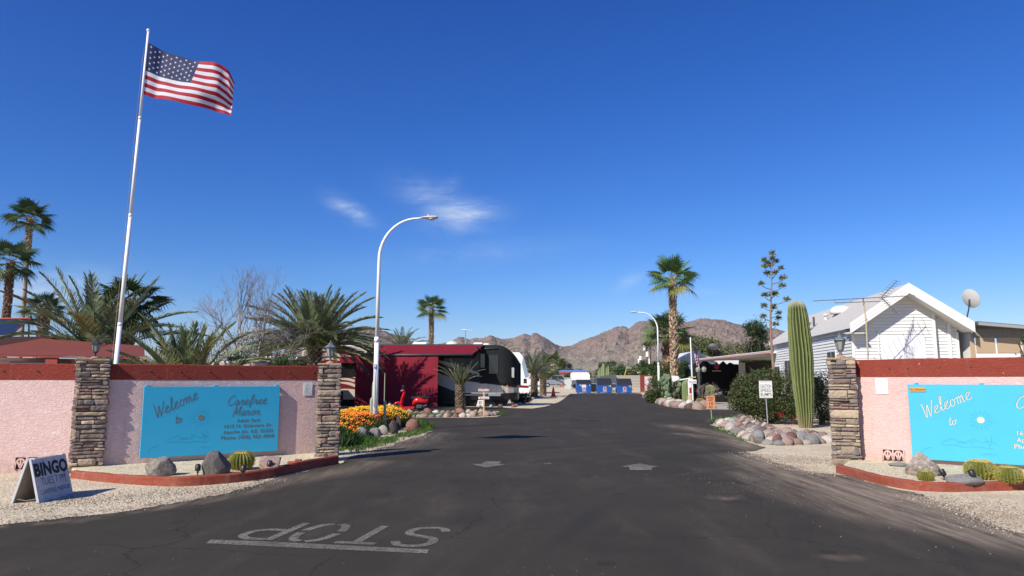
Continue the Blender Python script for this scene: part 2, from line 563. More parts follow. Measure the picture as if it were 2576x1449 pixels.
def noi(sc, det=6.0, ro=0.6, vec=None):
    n = N(nt, 'ShaderNodeTexNoise', inp={'Scale': sc, 'Detail': det, 'Roughness': ro}); L(nt, vec or O, n.inputs['Vector']); return n.outputs['Fac']
def mixc(f, a, bcol):
    x = N(nt, 'ShaderNodeMix', data_type='RGBA'); L(nt, f, x.inputs['Factor'])
    if isinstance(a, tuple): x.inputs['A'].default_value = (*a, 1)
    else: L(nt, a, x.inputs['A'])
    x.inputs['B'].default_value = (*bcol, 1)
    return x.outputs['Result']
mp = N(nt, 'ShaderNodeMapping'); mp.inputs['Scale'].default_value = (1.0, 0.22, 1); mp.inputs['Rotation'].default_value = (0, 0, 0.5); L(nt, O, mp.inputs[0])
c = mixc(M(nt, 'MULTIPLY_ADD', noi(0.5, 7.0), 2.2, -0.6, clamp=True), (0.0305, 0.0265, 0.0185), (0.047, 0.0395, 0.0275))
c = mixc(M(nt, 'MULTIPLY', M(nt, 'MULTIPLY_ADD', noi(1.3, 8.0, 0.65, mp.outputs[0]), 4.0, -2.05, clamp=True), 0.5), c, (0.10, 0.080, 0.062))
c = mixc(M(nt, 'MULTIPLY', M(nt, 'MULTIPLY_ADD', noi(0.8, 5.0, 0.6), 5.0, -2.7, clamp=True), 0.65), c, (0.020, 0.0182, 0.0145))
# tyre sweeps: faint arcs round the turning point
sxy = N(nt, 'ShaderNodeVectorMath', operation='SUBTRACT'); L(nt, O, sxy.inputs[0]); sxy.inputs[1].default_value = (13.0, 3.0, 0)
ln_ = N(nt, 'ShaderNodeVectorMath', operation='LENGTH'); L(nt, sxy.outputs[0], ln_.inputs[0])
sp2 = N(nt, 'ShaderNodeSeparateXYZ'); L(nt, sxy.outputs[0], sp2.inputs[0])
cb = N(nt, 'ShaderNodeCombineXYZ'); L(nt, M(nt, 'MULTIPLY', ln_.outputs['Value'], 2.2), cb.inputs[0]); L(nt, M(nt, 'MULTIPLY', M(nt, 'ARCTAN2', sp2.outputs[1], sp2.outputs[0]), 1.6), cb.inputs[1])
arc_ = noi(1.0, 6.0, 0.6, cb.outputs[0])
c = mixc(M(nt, 'MULTIPLY', M(nt, 'MULTIPLY_ADD', arc_, 7.0, -3.9, clamp=True), 0.35), c, (0.070, 0.060, 0.050))
c = mixc(M(nt, 'MULTIPLY', M(nt, 'MULTIPLY_ADD', arc_, -9.0, 3.9, clamp=True), 0.45), c, (0.022, 0.020, 0.019))
fine = noi(120.0, 3.0, 0.8)
h = N(nt, 'ShaderNodeHueSaturation'); L(nt, c, h.inputs['Color']); L(nt, M(nt, 'MULTIPLY_ADD', fine, 2.3, -0.12), h.inputs['Value']); c = h.outputs[0]
a = N(nt, 'ShaderNodeAttribute', attribute_name='Col')
sp = N(nt, 'ShaderNodeSeparateColor'); L(nt, a.outputs['Color'], sp.inputs[0])
mp3 = N(nt, 'ShaderNodeMapping'); mp3.inputs['Scale'].default_value = (2.4, 0.2, 1); mp3.inputs['Rotation'].default_value = (0, 0, 0.10); L(nt, O, mp3.inputs[0])
dn = M(nt, 'MULTIPLY_ADD', noi(2.6, 10.0, 0.75, mp3.outputs[0]), 4.2, -1.55, clamp=True)
dd = M(nt, 'MULTIPLY', sp.outputs[0], M(nt, 'MULTIPLY_ADD', dn, 0.88, 0.12))
c = mixc(M(nt, 'MULTIPLY', dd, 0.85, clamp=True), c, (0.31, 0.245, 0.18))
vo = N(nt, 'ShaderNodeTexVoronoi', inp={'Scale': 9.0}); L(nt, O, vo.inputs['Vector'])
peb = M(nt, 'LESS_THAN', vo.outputs['Distance'], 0.055)
vs = N(nt, 'ShaderNodeSeparateColor'); L(nt, vo.outputs['Color'], vs.inputs[0])
peb = M(nt, 'MULTIPLY', peb, M(nt, 'GREATER_THAN', vs.outputs[0], 0.72))
c = mixc(peb, c, (0.36, 0.31, 0.25))
# dark drips and polished spots along the lanes
vd = N(nt, 'ShaderNodeTexVoronoi', inp={'Scale': 0.9}); L(nt, O, vd.inputs['Vector'])
c = mixc(M(nt, 'MULTIPLY', M(nt, 'MULTIPLY', M(nt, 'LESS_THAN', M(nt, 'ADD', vd.outputs['Distance'], M(nt, 'MULTIPLY', noi(11.0, 4.0), 0.16)), 0.16), 0.6), 0.8), c, (0.016, 0.015, 0.015))
# hairline cracks
v3 = N(nt, 'ShaderNodeTexVoronoi', feature='DISTANCE_TO_EDGE', inp={'Scale': 0.22})
nd = N(nt, 'ShaderNodeTexNoise', inp={'Scale': 0.9, 'Detail': 6.0}); L(nt, O, nd.inputs['Vector'])
va = N(nt, 'ShaderNodeVectorMath', operation='ADD'); L(nt, O, va.inputs[0]); L(nt, nd.outputs['Color'], va.inputs[1]); L(nt, va.outputs[0], v3.inputs['Vector'])
c = mixc(M(nt, 'MULTIPLY', M(nt, 'LESS_THAN', v3.outputs['Distance'], 0.0022), 0.55), c, (0.012, 0.011, 0.011))
L(nt, c, b.inputs['Base Color'])
bp = N(nt, 'ShaderNodeBump', inp={'Strength': 0.8, 'Distance': 0.006}); L(nt, fine, bp.inputs['Height']); L(nt, bp.outputs[0], b.inputs['Normal'])
me.materials.append(m)
road = bpy.data.objects.new('road', me); COL.objects.link(road)
tag(road, kind='structure')

# road paint, worn through by a noise mask so that the asphalt shows (alpha)
m_paint = bpy.data.materials.new('worn_road_paint'); m_paint.use_nodes = True
nt = m_paint.node_tree; b = nt.nodes['Principled BSDF']
t = N(nt, 'ShaderNodeTexCoord'); O = t.outputs['Object']
b.inputs['Base Color'].default_value = (0.20, 0.18, 0.152, 1); b.inputs['Roughness'].default_value = 0.9
wr = M(nt, 'MULTIPLY', M(nt, 'MULTIPLY_ADD', noi(26.0, 7.0, 0.75), 4.0, -1.15, clamp=True), M(nt, 'MULTIPLY_ADD', noi(2.0, 4.0), 1.2, 0.15, clamp=True))
L(nt, wr, b.inputs['Alpha'])
def flat(name, polys, z=0.017, lab=None):
    mb = MB()
    for q in polys: mb.add([(a[0], a[1], z) for a in q], [tuple(range(len(q)))])
    return mb.build(name, m_paint, road, fix=True)
flat('painted_arrow', [g2([(1184.7, 1169.5), (1224, 1178.5), (1276, 1170), (1256, 1169.6), (1261, 1163), (1222, 1162.6), (1212, 1169)])])
flat('painted_arrow', [g2([(1611, 1168), (1659, 1177), (1641, 1177), (1640, 1185), (1584, 1184.5), (1583, 1176.6), (1560, 1176)])])
flat('painted_bar', [g2([(1368, 1167), (1388, 1167), (1386, 1169), (1366, 1169)])])
flat('stop_line', [g2([(530, 1362), (660, 1366), (1079, 1387), (1075, 1397), (720, 1381), (518, 1371)])])
mb = MB()
A_ = G(1098, 1330); ang = atan2(6.89 - 7.29, -0.78 + 3.01) + pi
wl, hl, sw = 0.42, 0.86, 0.095
# letters drawn with stencil strokes in a 1 x 1 box, written away from the driver leaving the park
LET = {'S': [[(.95, .80), (.78, .96), (.45, 1.0), (.15, .92), (.06, .74), (.18, .58), (.5, .5), (.82, .42), (.94, .26), (.84, .08), (.5, 0), (.2, .04), (.04, .2)]],
       'T': [[(0, .97), (1, .97)], [(.5, .93), (.5, 0)]],
       'O': [[(.42, 1), (.16, .88), (.04, .62), (.04, .54)], [(.04, .42), (.06, .3), (.2, .08), (.42, 0)], [(.58, 0), (.82, .1), (.95, .34), (.96, .44)], [(.96, .56), (.94, .68), (.82, .9), (.58, 1)]],
       'P': [[(.06, 0), (.06, 1)], [(.14, .97), (.6, .97), (.88, .86), (.94, .72), (.86, .56), (.6, .46), (.2, .46)]]}
R_ = Matrix.Rotation(ang, 4, 'Z')
org = G(1118, 1322)
mb2 = MB()
for i, ch in enumerate('STOP'):
    for st in LET[ch]:
        pp = smooth_pts(st, 5) if len(st) > 3 else st
        q = MB(); ribbon(q, [(i * 0.55 + a * wl + 0.02, (b_ - 1) * hl - 0.0) for a, b_ in pp], sw)
        mb2.add(q.v, q.f)
ex_ = G(1085, 1380)
b2 = MB(); b2.add([(R_ @ Vector(q)) for q in mb2.v], mb2.f)
# place so that the tops (near the driver) sit just beyond the stop line
base = G(1084, 1380)
sh = 0.28
for i, q in enumerate(b2.v): pass
fin = MB()
for q in mb2.v:
    w = R_ @ Vector((q[0] - sh * q[1] * 0, q[1], 0))
    fin.v.append((base.x + w.x, base.y + w.y, 0.0175))
fin.f = mb2.f; fin.mi = mb2.mi; fin.c = mb2.c
fin.build('stop_lettering', m_paint, road)

# concrete drive of the carport
m_conc = mat('concrete', (0.36, 0.33, 0.29), 0.9, 0.18, 1.5, 0.004, 60)
mb = MB(); q = g2([(1800, 1003), (1880, 1003), (1880, 1031.4), (1764, 1030.4), (1752, 1024)])
mb.add([(a[0], a[1], 0.02) for a in q], [(0, 1, 2, 3, 4)])
tag(mb.build('concrete_drive', m_conc, fix=True), kind='structure')
# gravel banks beyond the bins
# ------------------------------------------------------------------ mountains
SIL = [(-900, 935), (-300, 935), (100, 932), (400, 925), (560, 915), (700, 890), (790, 858), (840, 838), (880, 827), (915, 822.5), (926, 822.5), (945, 829), (959, 834), (982, 844), (998, 849), (1030, 862), (1060, 866), (1100, 868), (1128, 864), (1138, 859),
       (1151, 850.5), (1160, 851), (1170, 856), (1178, 858), (1190, 853), (1212, 852), (1224, 847), (1233, 842), (1247, 849), (1266, 853.7), (1282, 853.7), (1298, 849), (1310, 844), (1319, 841.5), (1328, 844), (1335, 847), (1341, 841), (1351, 840), (1360, 843), (1367, 846.5), (1376, 853), (1386, 861),
       (1405, 871), (1420, 872.5), (1437, 872), (1455, 865), (1472, 856), (1492, 847), (1512, 837), (1528, 832), (1540, 826), (1549, 821.5), (1562, 824), (1576, 824), (1584, 830), (1592, 824), (1600, 818), (1612, 813), (1622, 809), (1640, 808), (1690, 812), (1723, 814), (1749, 809), (1777, 807), (1805, 807), (1828, 811),
       (1845, 816), (1861, 820), (1880, 823), (1894, 827), (1959, 830), (1986, 834), (2040, 845), (2150, 870), (2400, 885), (2800, 900), (3600, 900)]
def sil(px):
    for i in range(len(SIL) - 1):
        a, b_ = SIL[i], SIL[i + 1]
        if a[0] <= px <= b_[0]: return a[1] + (b_[1] - a[1]) * (px - a[0]) / (b_[0] - a[0])
    return 900
YR = 4200.0; YB = 1500.0
mb = MB(); mv = []; NXM = 760; TS = [i / 70 for i in range(71)] + [1.05, 1.12, 1.2]
for i in range(NXM):
    px = -900 + (3300 + 900) * i / (NXM - 1)
    u = (px - 1288) / FPX
    hr = (957 - sil(px) ) / FPX * YR * 1.008
    for t_ in TS:
        y = YB + (YR - YB) * t_
        x = u * y * 0.992
        if t_ <= 1:
            base_h = (y - 300) * 0.006 - 6
            prof = 0.30 * t_ + 0.70 * t_ ** 2.3
            hgt = base_h * (1 - t_) + hr * prof
            xw_ = x + 160 * noise.noise((x / 400, y / 300, 7)) + (y - 3000) * .22; r1 = 1 - abs(noise.noise((xw_ / 230 + 3.1, y / 520, 1.7))) * 2
            r2 = 1 - abs(noise.noise((xw_ / 90, y / 230, 5.2))) * 2
            r3 = noise.fractal((x / 60, y / 90, 9.0), 1.0, 2.0, 4)
            env = (t_ * (1.04 - t_)) * 4
            hgt += env * (hr / 180) * (36 * (r1 - 0.6) + 19 * (r2 - 0.5) + 9.0 * r3) * 0.9 + ((1 - 2 * abs(noise.noise((x / 26, y / 60, 2)))) * 7.0 + noise.noise((x / 60, y / 90, 6)) * 8.0 + noise.noise((x / 9, y / 30, 4)) * 3.5) * max(0, (t_ - .6) / .4)
        else:
            hgt = hr * (1 - (t_ - 1) * 2.5)
        mv.append((x, y, hgt))
nt_ = len(TS)
mb.add(mv, [(i * nt_ + j, (i + 1) * nt_ + j, (i + 1) * nt_ + j + 1, i * nt_ + j + 1) for i in range(NXM - 1) for j in range(nt_ - 1)])
m = bpy.data.materials.new('desert_mountain'); m.use_nodes = True
nt = m.node_tree; b = nt.nodes['Principled BSDF']; b.inputs['Roughness'].default_value = 1.0; b.inputs['Specular IOR Level'].default_value = 0.05
t = N(nt, 'ShaderNodeTexCoord'); O = t.outputs['Object']
sepx = N(nt, 'ShaderNodeSeparateXYZ'); L(nt, O, sepx.inputs[0])
hz = M(nt, 'ADD', M(nt, 'MULTIPLY_ADD', sepx.outputs[2], 1 / 170.0, -0.25), M(nt, 'MULTIPLY_ADD', noi(0.006, 6.0), 0.9, -0.45))
c = mixc(M(nt, 'MULTIPLY', hz, 1.0, clamp=True), (0.27, 0.235, 0.185), (0.285, 0.205, 0.172))
c = mixc(M(nt, 'MULTIPLY', M(nt, 'MULTIPLY_ADD', noi(0.0075, 7.0, 0.62), 9.0, -5.3, clamp=True), 0.75), c, (0.40, 0.27, 0.19))
c = mixc(M(nt, 'MULTIPLY', M(nt, 'MULTIPLY_ADD', noi(0.022, 8.0, 0.75), 8.0, -4.1, clamp=True), 0.8), c, (0.165, 0.13, 0.12))
vb = N(nt, 'ShaderNodeTexVoronoi', inp={'Scale': 0.06}); L(nt, O, vb.inputs['Vector'])
bush = M(nt, 'MULTIPLY', M(nt, 'LESS_THAN', vb.outputs['Distance'], 0.42), M(nt, 'MULTIPLY_ADD', noi(0.01, 4.0), 2.0, -0.15, clamp=True))
c = mixc(M(nt, 'MULTIPLY', bush, 0.62), c, (0.11, 0.112, 0.075))
vb2 = N(nt, 'ShaderNodeTexVoronoi', inp={'Scale': 0.13}); L(nt, O, vb2.inputs['Vector'])
c = mixc(M(nt, 'MULTIPLY', M(nt, 'LESS_THAN', vb2.outputs['Distance'], 0.38), 0.5), c, (0.10, 0.10, 0.07))
L(nt, c, b.inputs['Base Color'])
nbm = noi(0.03, 8.0, 0.7)
bp = N(nt, 'ShaderNodeBump', inp={'Strength': 1.0, 'Distance': 16.0}); L(nt, nbm, bp.inputs['Height']); L(nt, bp.outputs[0], b.inputs['Normal'])
tag(mb.build('mountains', m, smooth=False), kind='structure')
# ------------------------------------------------------------------ entrance walls
def stucco(name, col, depth=0.02, amt=0.0, stain=None, grime=0.6):
    m = bpy.data.materials.new(name); m.use_nodes = True
    nt = m.node_tree; b = nt.nodes['Principled BSDF']
    b.inputs['Roughness'].default_value = 0.93; b.inputs['Specular IOR Level'].default_value = 0.12
    t = N(nt, 'ShaderNodeTexCoord'); O = t.outputs['Object']
    mp = N(nt, 'ShaderNodeMapping'); mp.inputs['Scale'].default_value = (1.0, 1.0, 1.9); L(nt, O, mp.inputs[0])
    n = N(nt, 'ShaderNodeTexNoise', inp={'Scale': 8.5, 'Detail': 5.0, 'Roughness': 0.6, 'Distortion': 2.4}); L(nt, mp.outputs[0], n.inputs['Vector'])
    n2 = N(nt, 'ShaderNodeTexNoise', inp={'Scale': 42.0, 'Detail': 4.0, 'Roughness': 0.7}); L(nt, O, n2.inputs['Vector'])
    pl = M(nt, 'ADD', M(nt, 'MULTIPLY_ADD', n.outputs['Fac'], 7.0, -3.1, clamp=True), M(nt, 'MULTIPLY', n2.outputs['Fac'], 0.2))
    bp = N(nt, 'ShaderNodeBump', inp={'Strength': 1.0, 'Distance': depth}); L(nt, pl, bp.inputs['Height']); L(nt, bp.outputs[0], b.inputs['Normal'])
    n3 = N(nt, 'ShaderNodeTexNoise', inp={'Scale': 1.2, 'Detail': 7.0, 'Roughness': 0.65}); L(nt, O, n3.inputs['Vector'])
    r = N(nt, 'ShaderNodeRGB'); r.outputs[0].default_value = (*col, 1); c = r.outputs[0]
    h = N(nt, 'ShaderNodeHueSaturation'); L(nt, c, h.inputs['Color']); L(nt, M(nt, 'MULTIPLY_ADD', n3.outputs['Fac'], 0.34, 0.83), h.inputs['Value']); c = h.outputs[0]
    if stain:
        n4 = N(nt, 'ShaderNodeTexNoise', inp={'Scale': stain[1], 'Detail': 6.0, 'Roughness': 0.7}); L(nt, O, n4.inputs['Vector'])
        x = N(nt, 'ShaderNodeMix', data_type='RGBA'); x.inputs['B'].default_value = (*stain[0], 1)
        L(nt, M(nt, 'MULTIPLY', M(nt, 'MULTIPLY_ADD', n4.outputs['Fac'], 14.0, -14.0 * stain[2], clamp=True), stain[3]), x.inputs['Factor']); L(nt, c, x.inputs['A']); c = x.outputs['Result']
    sx_ = N(nt, 'ShaderNodeSeparateXYZ'); L(nt, O, sx_.inputs[0])
    n5 = N(nt, 'ShaderNodeTexNoise', inp={'Scale': 4.0, 'Detail': 8.0, 'Roughness': 0.7}); L(nt, O, n5.inputs['Vector'])
    mp2 = N(nt, 'ShaderNodeMapping'); mp2.inputs['Scale'].default_value = (5.0, 5.0, 0.5); L(nt, O, mp2.inputs[0])
    n6 = N(nt, 'ShaderNodeTexNoise', inp={'Scale': 1.6, 'Detail': 6.0, 'Roughness': 0.6}); L(nt, mp2.outputs[0], n6.inputs['Vector'])
    base_ = M(nt, 'MULTIPLY', M(nt, 'SUBTRACT', 1.0, M(nt, 'MULTIPLY', sx_.outputs[2], 2.6), clamp=True), M(nt, 'MULTIPLY_ADD', n5.outputs['Fac'], 3.2, -1.1, clamp=True))
    run_ = M(nt, 'MULTIPLY', M(nt, 'MULTIPLY_ADD', n6.outputs['Fac'], 6.0, -3.4, clamp=True), 0.22)
    x = N(nt, 'ShaderNodeMix', data_type='RGBA'); x.inputs['B'].default_value = (0.33, 0.22, 0.16, 1)
    L(nt, M(nt, 'ADD', M(nt, 'MULTIPLY', base_, grime), run_, clamp=True), x.inputs['Factor']); L(nt, c, x.inputs['A']); c = x.outputs['Result']
    L(nt, c, b.inputs['Base Color'])
    return m
m_pink = stucco('pink_stucco', (0.66, 0.47, 0.435), 0.004, stain=((0.74, 0.66, 0.62), 3.5, 0.56, 0.45))
m_pink2 = stucco('pink_stucco_shallow', (0.66, 0.44, 0.40), 0.004, stain=((0.72, 0.55, 0.48), 3.5, 0.60, 0.4))
m_red = stucco('red_painted_stucco', (0.225, 0.045, 0.033), 0.005, stain=((0.30, 0.10, 0.08), 5.0, 0.60, 0.5))
m_redpeel = stucco('red_paint_peeling', (0.245, 0.052, 0.036), 0.005, stain=((0.62, 0.47, 0.42), 6.5, 0.655, 1.0))
m_curb = stucco('red_painted_concrete', (0.27, 0.056, 0.034), 0.004, stain=((0.46, 0.30, 0.23), 4.5, 0.63, 0.7), grime=0.3)
m_hook = mat('rusty_metal', (0.16, 0.12, 0.10), 0.6, metal=0.5)
m_dark = mat('vent_shade_and_roof', (0.05, 0.02, 0.02), 0.95)
m_white = mat('white_paint', (0.74, 0.74, 0.72), 0.5, 0.05, 3.0)
m_black = mat('black_metal', (0.02, 0.021, 0.023), 0.45, spec=0.5)

AW = G(240, 1186.5).xy; BW = G(797, 1151).xy          # sign wall, left
RD = Vector((1.83, -1.50)).normalized(); RA = G(2172, 1170).xy - RD * .22 + Vector((.03, .04)); RB = RA + Vector((1.83, -1.50)).normalized() * 6.0
LB = G(196, 1190).xy + Vector((-.05, .12)); LA = LB + Vector((-4.4, -0.72))
H_W = 1.9
def wall(name, label, A, B, hz, m_wall, m_band, band=0.29, hooks=(), group=None):
    d = (B - A); ln = d.length; rz = atan2(d.y, d.x)
    t = thing(name, label, 'wall', (A.x, A.y, 0), rz)
    mb = MB(); mb.box((0, 0, -0.1), (ln, 0.2, hz - band)); w = mb.build('masonry', m_wall, t)
    mb = MB()
    # wavy top edge of the painted band
    n = 40; v = []; f = []
    for i in range(n + 1):
        x = ln * i / n; k = noise.noise((x * 1.3, 0, 4)) * 0.012; kb = noise.noise((x * 2.3, 4, 4)) * 0.006
        v += [(x, -0.006, hz - band + kb), (x, -0.006, hz - 0.015 + k), (x, 0.012, hz + k), (x, 0.19, hz + k), (x, 0.206, hz - 0.015 + k), (x, 0.206, hz - band)]
    for i in range(n):
        for k in range(6):
            a = i * 6 + k; b_ = i * 6 + (k + 1) % 6
            f.append((a, a + 6, b_ + 6, b_))
    f.append((5, 4, 3, 2, 1, 0)); f.append(tuple(n * 6 + k for k in range(6)))
    mb.add(v, f); mb.build('painted_band', m_band, t, fix=True)
    for (hx, hz_) in hooks:
        q = MB(); q.tube([(hx, 0, hz_), (hx, -0.035, hz_), (hx + .004, -0.045, hz_ + 0.015)], 0.007, 6); q.box((hx - .014, -.012, hz_ - .014), (hx + .014, 0.0, hz_ + .014))
        q.build('hook', m_hook, t)
    return t
hk = [(0.25 + i * 0.52, H_W - 0.13) for i in range(8)]
wL = wall('perimeter_wall', 'pink stucco wall with dark red band that carries the shaded turquoise sign between two stone pillars', AW, BW, H_W, m_pink, m_red, hooks=[h_ for h_ in hk if h_[0] < (BW - AW).length - .1])
wO = wall('perimeter_wall', 'brightly lit pink stucco wall with dull red band running off the left edge behind the bingo sign', LA, LB, H_W - 0.0, m_pink, m_red, hooks=[(3.1, H_W - .13), (3.65, H_W - .13), (4.25, H_W - .13)])
wR = wall('perimeter_wall', 'bright pink stucco wall with chipped red band carrying the sunlit turquoise sign at the right edge', RA, RB, 2.0, m_pink2, m_redpeel, band=0.335, hooks=[(0.77, 1.83), (1.08, 1.83), (1.6, 1.84), (2.08, 1.85)])

def breeze(parent, x0, z0, w, h_):
    mb = MB(); mb.box((x0, -0.004, z0), (x0 + w, 0.02, z0 + h_)); a = mb.build('vent_block', m_dark, parent)  # no opening: dark colour of the panel stands for the shade inside
    mb = MB()
    cx = x0 + w / 2
    for k in range(2):
        xx = x0 + w * (0.25 + 0.5 * k)
        arc = [(xx + cos(pi * j / 10) * w * 0.23, z0 + 0.02 + sin(pi * j / 10) * h_ * .8) for j in range(11)]
        rb = MB(); ribbon(rb, arc, 0.028)
        mb.add([(q[0], -0.03, q[1]) for q in rb.v] + [(q[0], -0.004, q[1]) for q in rb.v], rb.f + [tuple(i + len(rb.v) for i in f_) for f_ in rb.f])
        for aa in (0.28, 0.5, 0.72):
            p1 = (xx, z0 + 0.015); p2 = (xx + cos(pi * aa) * w * 0.23, z0 + .015 + sin(pi * aa) * h_ * .85)
            rb = MB(); ribbon(rb, [p1, p2], 0.026); mb.add([(q[0], -0.028, q[1]) for q in rb.v], rb.f)
    for xx in (x0 - .0, cx, x0 + w):
        mb.box((xx - .012, -0.03, z0), (xx + .012, -0.003, z0 + h_))
    mb.build('fin', MATS.get('pink_stucco') or m_pink2, a)
breeze(wO, 3.42, 0.07, 0.38, 0.2)
breeze(wR, 0.56, 0.11, 0.36, 0.2)

# ------------------------------------------------------------------ stacked stone pillars
m_stone = mat('ledge_stone', (1, 1, 1), 0.88, 0.28, 9.0, 0.012, 22, attr=True, bdetail=7)
m_mortar = mat('mortar', (0.30, 0.25, 0.19), 0.95, 0.2, 12, 0.01, 30)
STC = [(0.26, 0.205, 0.155), (0.33, 0.26, 0.185), (0.20, 0.165, 0.14), (0.155, 0.135, 0.125), (0.40, 0.31, 0.215), (0.225, 0.145, 0.12), (0.28, 0.22, 0.18), (0.185, 0.13, 0.115)]
def pillar(label, c, rz, w, dpt, h_, seed, smear=False):
    r = random.Random(seed)
    t = thing('stone_pillar', label, 'pillar', (c[0], c[1], 0), rz, 'stacked stone gate pillars')
    mb = MB(); mb.box((-w / 2 + .06, -dpt / 2 + .06, -0.05), (w / 2 - .06, dpt / 2 - .06, h_ - 0.03)); mb.build('core', m_mortar, t)
    st = MB()
    faces = [((-1, 0), 'x', dpt), ((1, 0), 'x', dpt), ((0, -1), 'y', w), ((0, 1), 'y', w)]
    z = 0.0
    while z < h_ - 0.02:
        ch = r.choice([0.05, 0.06, 0.075, 0.09, 0.11, 0.13]) if r.random() < .9 else 0.17
        if z > h_ - 0.16: ch = h_ - z
        for (nrm_, ax, ext) in faces:
            full = ext
            x = -full / 2
            while x < full / 2 - 0.01:
                l = r.uniform(0.14, 0.46)
                if full / 2 - (x + l) < 0.1: l = full / 2 - x
                sub = [(z, z + ch)] if (ch < 0.09 or r.random() < 0.55) else [(z, z + ch * .5), (z + ch * .5, z + ch)]
                for (z0, z1) in sub:
                    pr = r.uniform(-0.022, 0.026); g = 0.006
                    col = jit(r.choice(STC), 0.22, r)
                    # block with wobbling outline
                    nxx = max(2, int(l / 0.05)); 
                    v = []; f = []
                    ph = r.random() * 50
                    for i in range(nxx + 1):
                        s_ = x + g + (l - 2 * g) * i / nxx
                        e = 0.012 if i in (0, nxx) else 0.0
                        for (j, (zz, dd)) in enumerate([(z0 + g, -0.07), (z0 + g + .004, -0.006 - e), (z0 + (z1 - z0) * .3, 0.006 - e), (z0 + (z1 - z0) * .72, 0.008 - e), (z1 - g - .003, -0.004 - e), (z1 - g, -0.07)]):
                            nn = noise.noise((s_ * 11, zz * 16, ph)) * 0.016 + noise.noise((s_ * 30, zz * 40, ph)) * 0.006
                            zz2 = zz + noise.noise((s_ * 7, ph, 3 + j // 3)) * 0.009
                            dpos = dd + pr + (nn if 0 < j < 5 else 0)
                            if ax == 'y':
                                v.append((s_, nrm_[1] * (dpt / 2 - 0.015 + dpos), zz2))
                            else:
                                v.append((nrm_[0] * (w / 2 - 0.015 + dpos), s_, zz2))
                    for i in range(nxx):
                        for j in range(5):
                            f.append((i * 6 + j, (i + 1) * 6 + j, (i + 1) * 6 + j + 1, i * 6 + j + 1))
                    f.append((0, 1, 2, 3, 4, 5)); f.append(tuple(nxx * 6 + k for k in range(6)))
                    st.add(v, f, 0, col)
                x += l
        z += ch
    st.build('stone_facing', m_stone, t, attr=True, fix=True)
    # irregular flat capstones
    cp = MB()
    for k in range(5):
        a0 = r.uniform(-.1, .1)
        x0 = -w / 2 + (w / 2) * (k % 2); y0 = -dpt / 2 + dpt / 2.0 * (k // 2 % 2)
        cp.box((x0 - .01, y0 - .01, h_ - .035), (x0 + w / 2 - .006, y0 + dpt / 2 - .006, h_ + r.uniform(.0, .02)), 0, jit(STC[1], .2, r), ch=.01)
    cp.build('capstone', m_stone, t, attr=True)
    return t
dL = (BW - AW).normalized(); angL = atan2(dL.y, dL.x)
dR = (RB - RA).normalized(); angR = atan2(dR.y, dR.x)
pc1 = G(196, 1190).xy + Vector((0.0, 0.25)); pc2 = G(823, 1161).xy + Vector((-.06, 0.22)); pc3 = G(2138, 1172).xy + Vector((0.05, 0.22))
pil1 = pillar('stone pillar at the left end of the shaded sign wall beside the bingo board', pc1, radians(25), 0.54, 0.42, 1.98, 11)
pil2 = pillar('narrow stone pillar beside the orange flower bed where the left wall ends', pc2, radians(14), 0.46, 0.44, 1.93, 22)
pil3 = pillar('stone pillar at the start of the right wall beside the gravel verge', pc3, radians(-24), 0.50, 0.40, 2.02, 33)

# ------------------------------------------------------------------ pillar lanterns
m_glass = mat('frosted_glass', (0.42, 0.42, 0.38), 0.25, 0.1, 8, spec=0.6, trans=0.35)
m_lant = mat('lantern_metal', (0.035, 0.04, 0.042), 0.4, 0.2, 20, spec=0.5)
m_lantg = mat('faded_lantern_metal', (0.12, 0.14, 0.15), 0.5, 0.2, 20, spec=0.5)
m_clay = mat('terracotta_base', (0.45, 0.21, 0.14), 0.85)
def lantern(label, loc, s, mm, seed):
    t = thing('pillar_lantern', label, 'lantern', loc, radians(18 + seed * 7), 'coach lanterns on the gate pillars')
    t.scale = (s, s, s)
    mb = MB(); mb.lathe([(.085, 0), (.085, .012), (.06, .03), (.03, .04)], 14); mb.build('foot', m_clay, t, smooth=False)
    mb = MB(); mb.lathe([(.032, .03), (.022, .05), (.03, .075), (.018, .10), (.045, .125), (.05, .135), (.03, .14)], 12); mb.build('stem', mm, t, smooth=True)
    mb = MB(); mb.lathe([(.052, .145), (.088, .31)], 6); mb.build('glass', m_glass, t)
    mb = MB()
    for k in range(6):
        a = 2 * pi * k / 6
        mb.tube([(.056 * cos(a), .056 * sin(a), .14), (.093 * cos(a), .093 * sin(a), .315)], .006, 5)
    mb.lathe([(.05, .132), (.062, .138), (.062, .15), (.05, .152)], 6)
    mb.lathe([(.09, .308), (.1, .312), (.1, .325), (.09, .328)], 6); mb.build('cage', mm, t)
    mb = MB(); mb.lathe([(.125, .322), (.122, .332), (.07, .375), (.05, .385), (.048, .405), (.03, .42), (.012, .43)], 6); mb.build('roof', mm, t)
    mb = MB(); mb.lathe([(.008, .425), (.016, .44), (.014, .452), (.004, .47)], 8); mb.build('finial', mm, t, smooth=True)
    return t
lantern('small black lantern on the pillar next to the bingo board', (pc1.x, pc1.y, 2.0), 0.80, m_lant, 0)
lantern('faded grey lantern on the pillar in front of the big date palm', (pc2.x, pc2.y, 1.95), 1.0, m_lantg, 1)
lantern('large dark lantern on the right pillar in front of the white mobile home', (pc3.x, pc3.y, 2.045), 1.04, m_lantg, 2)

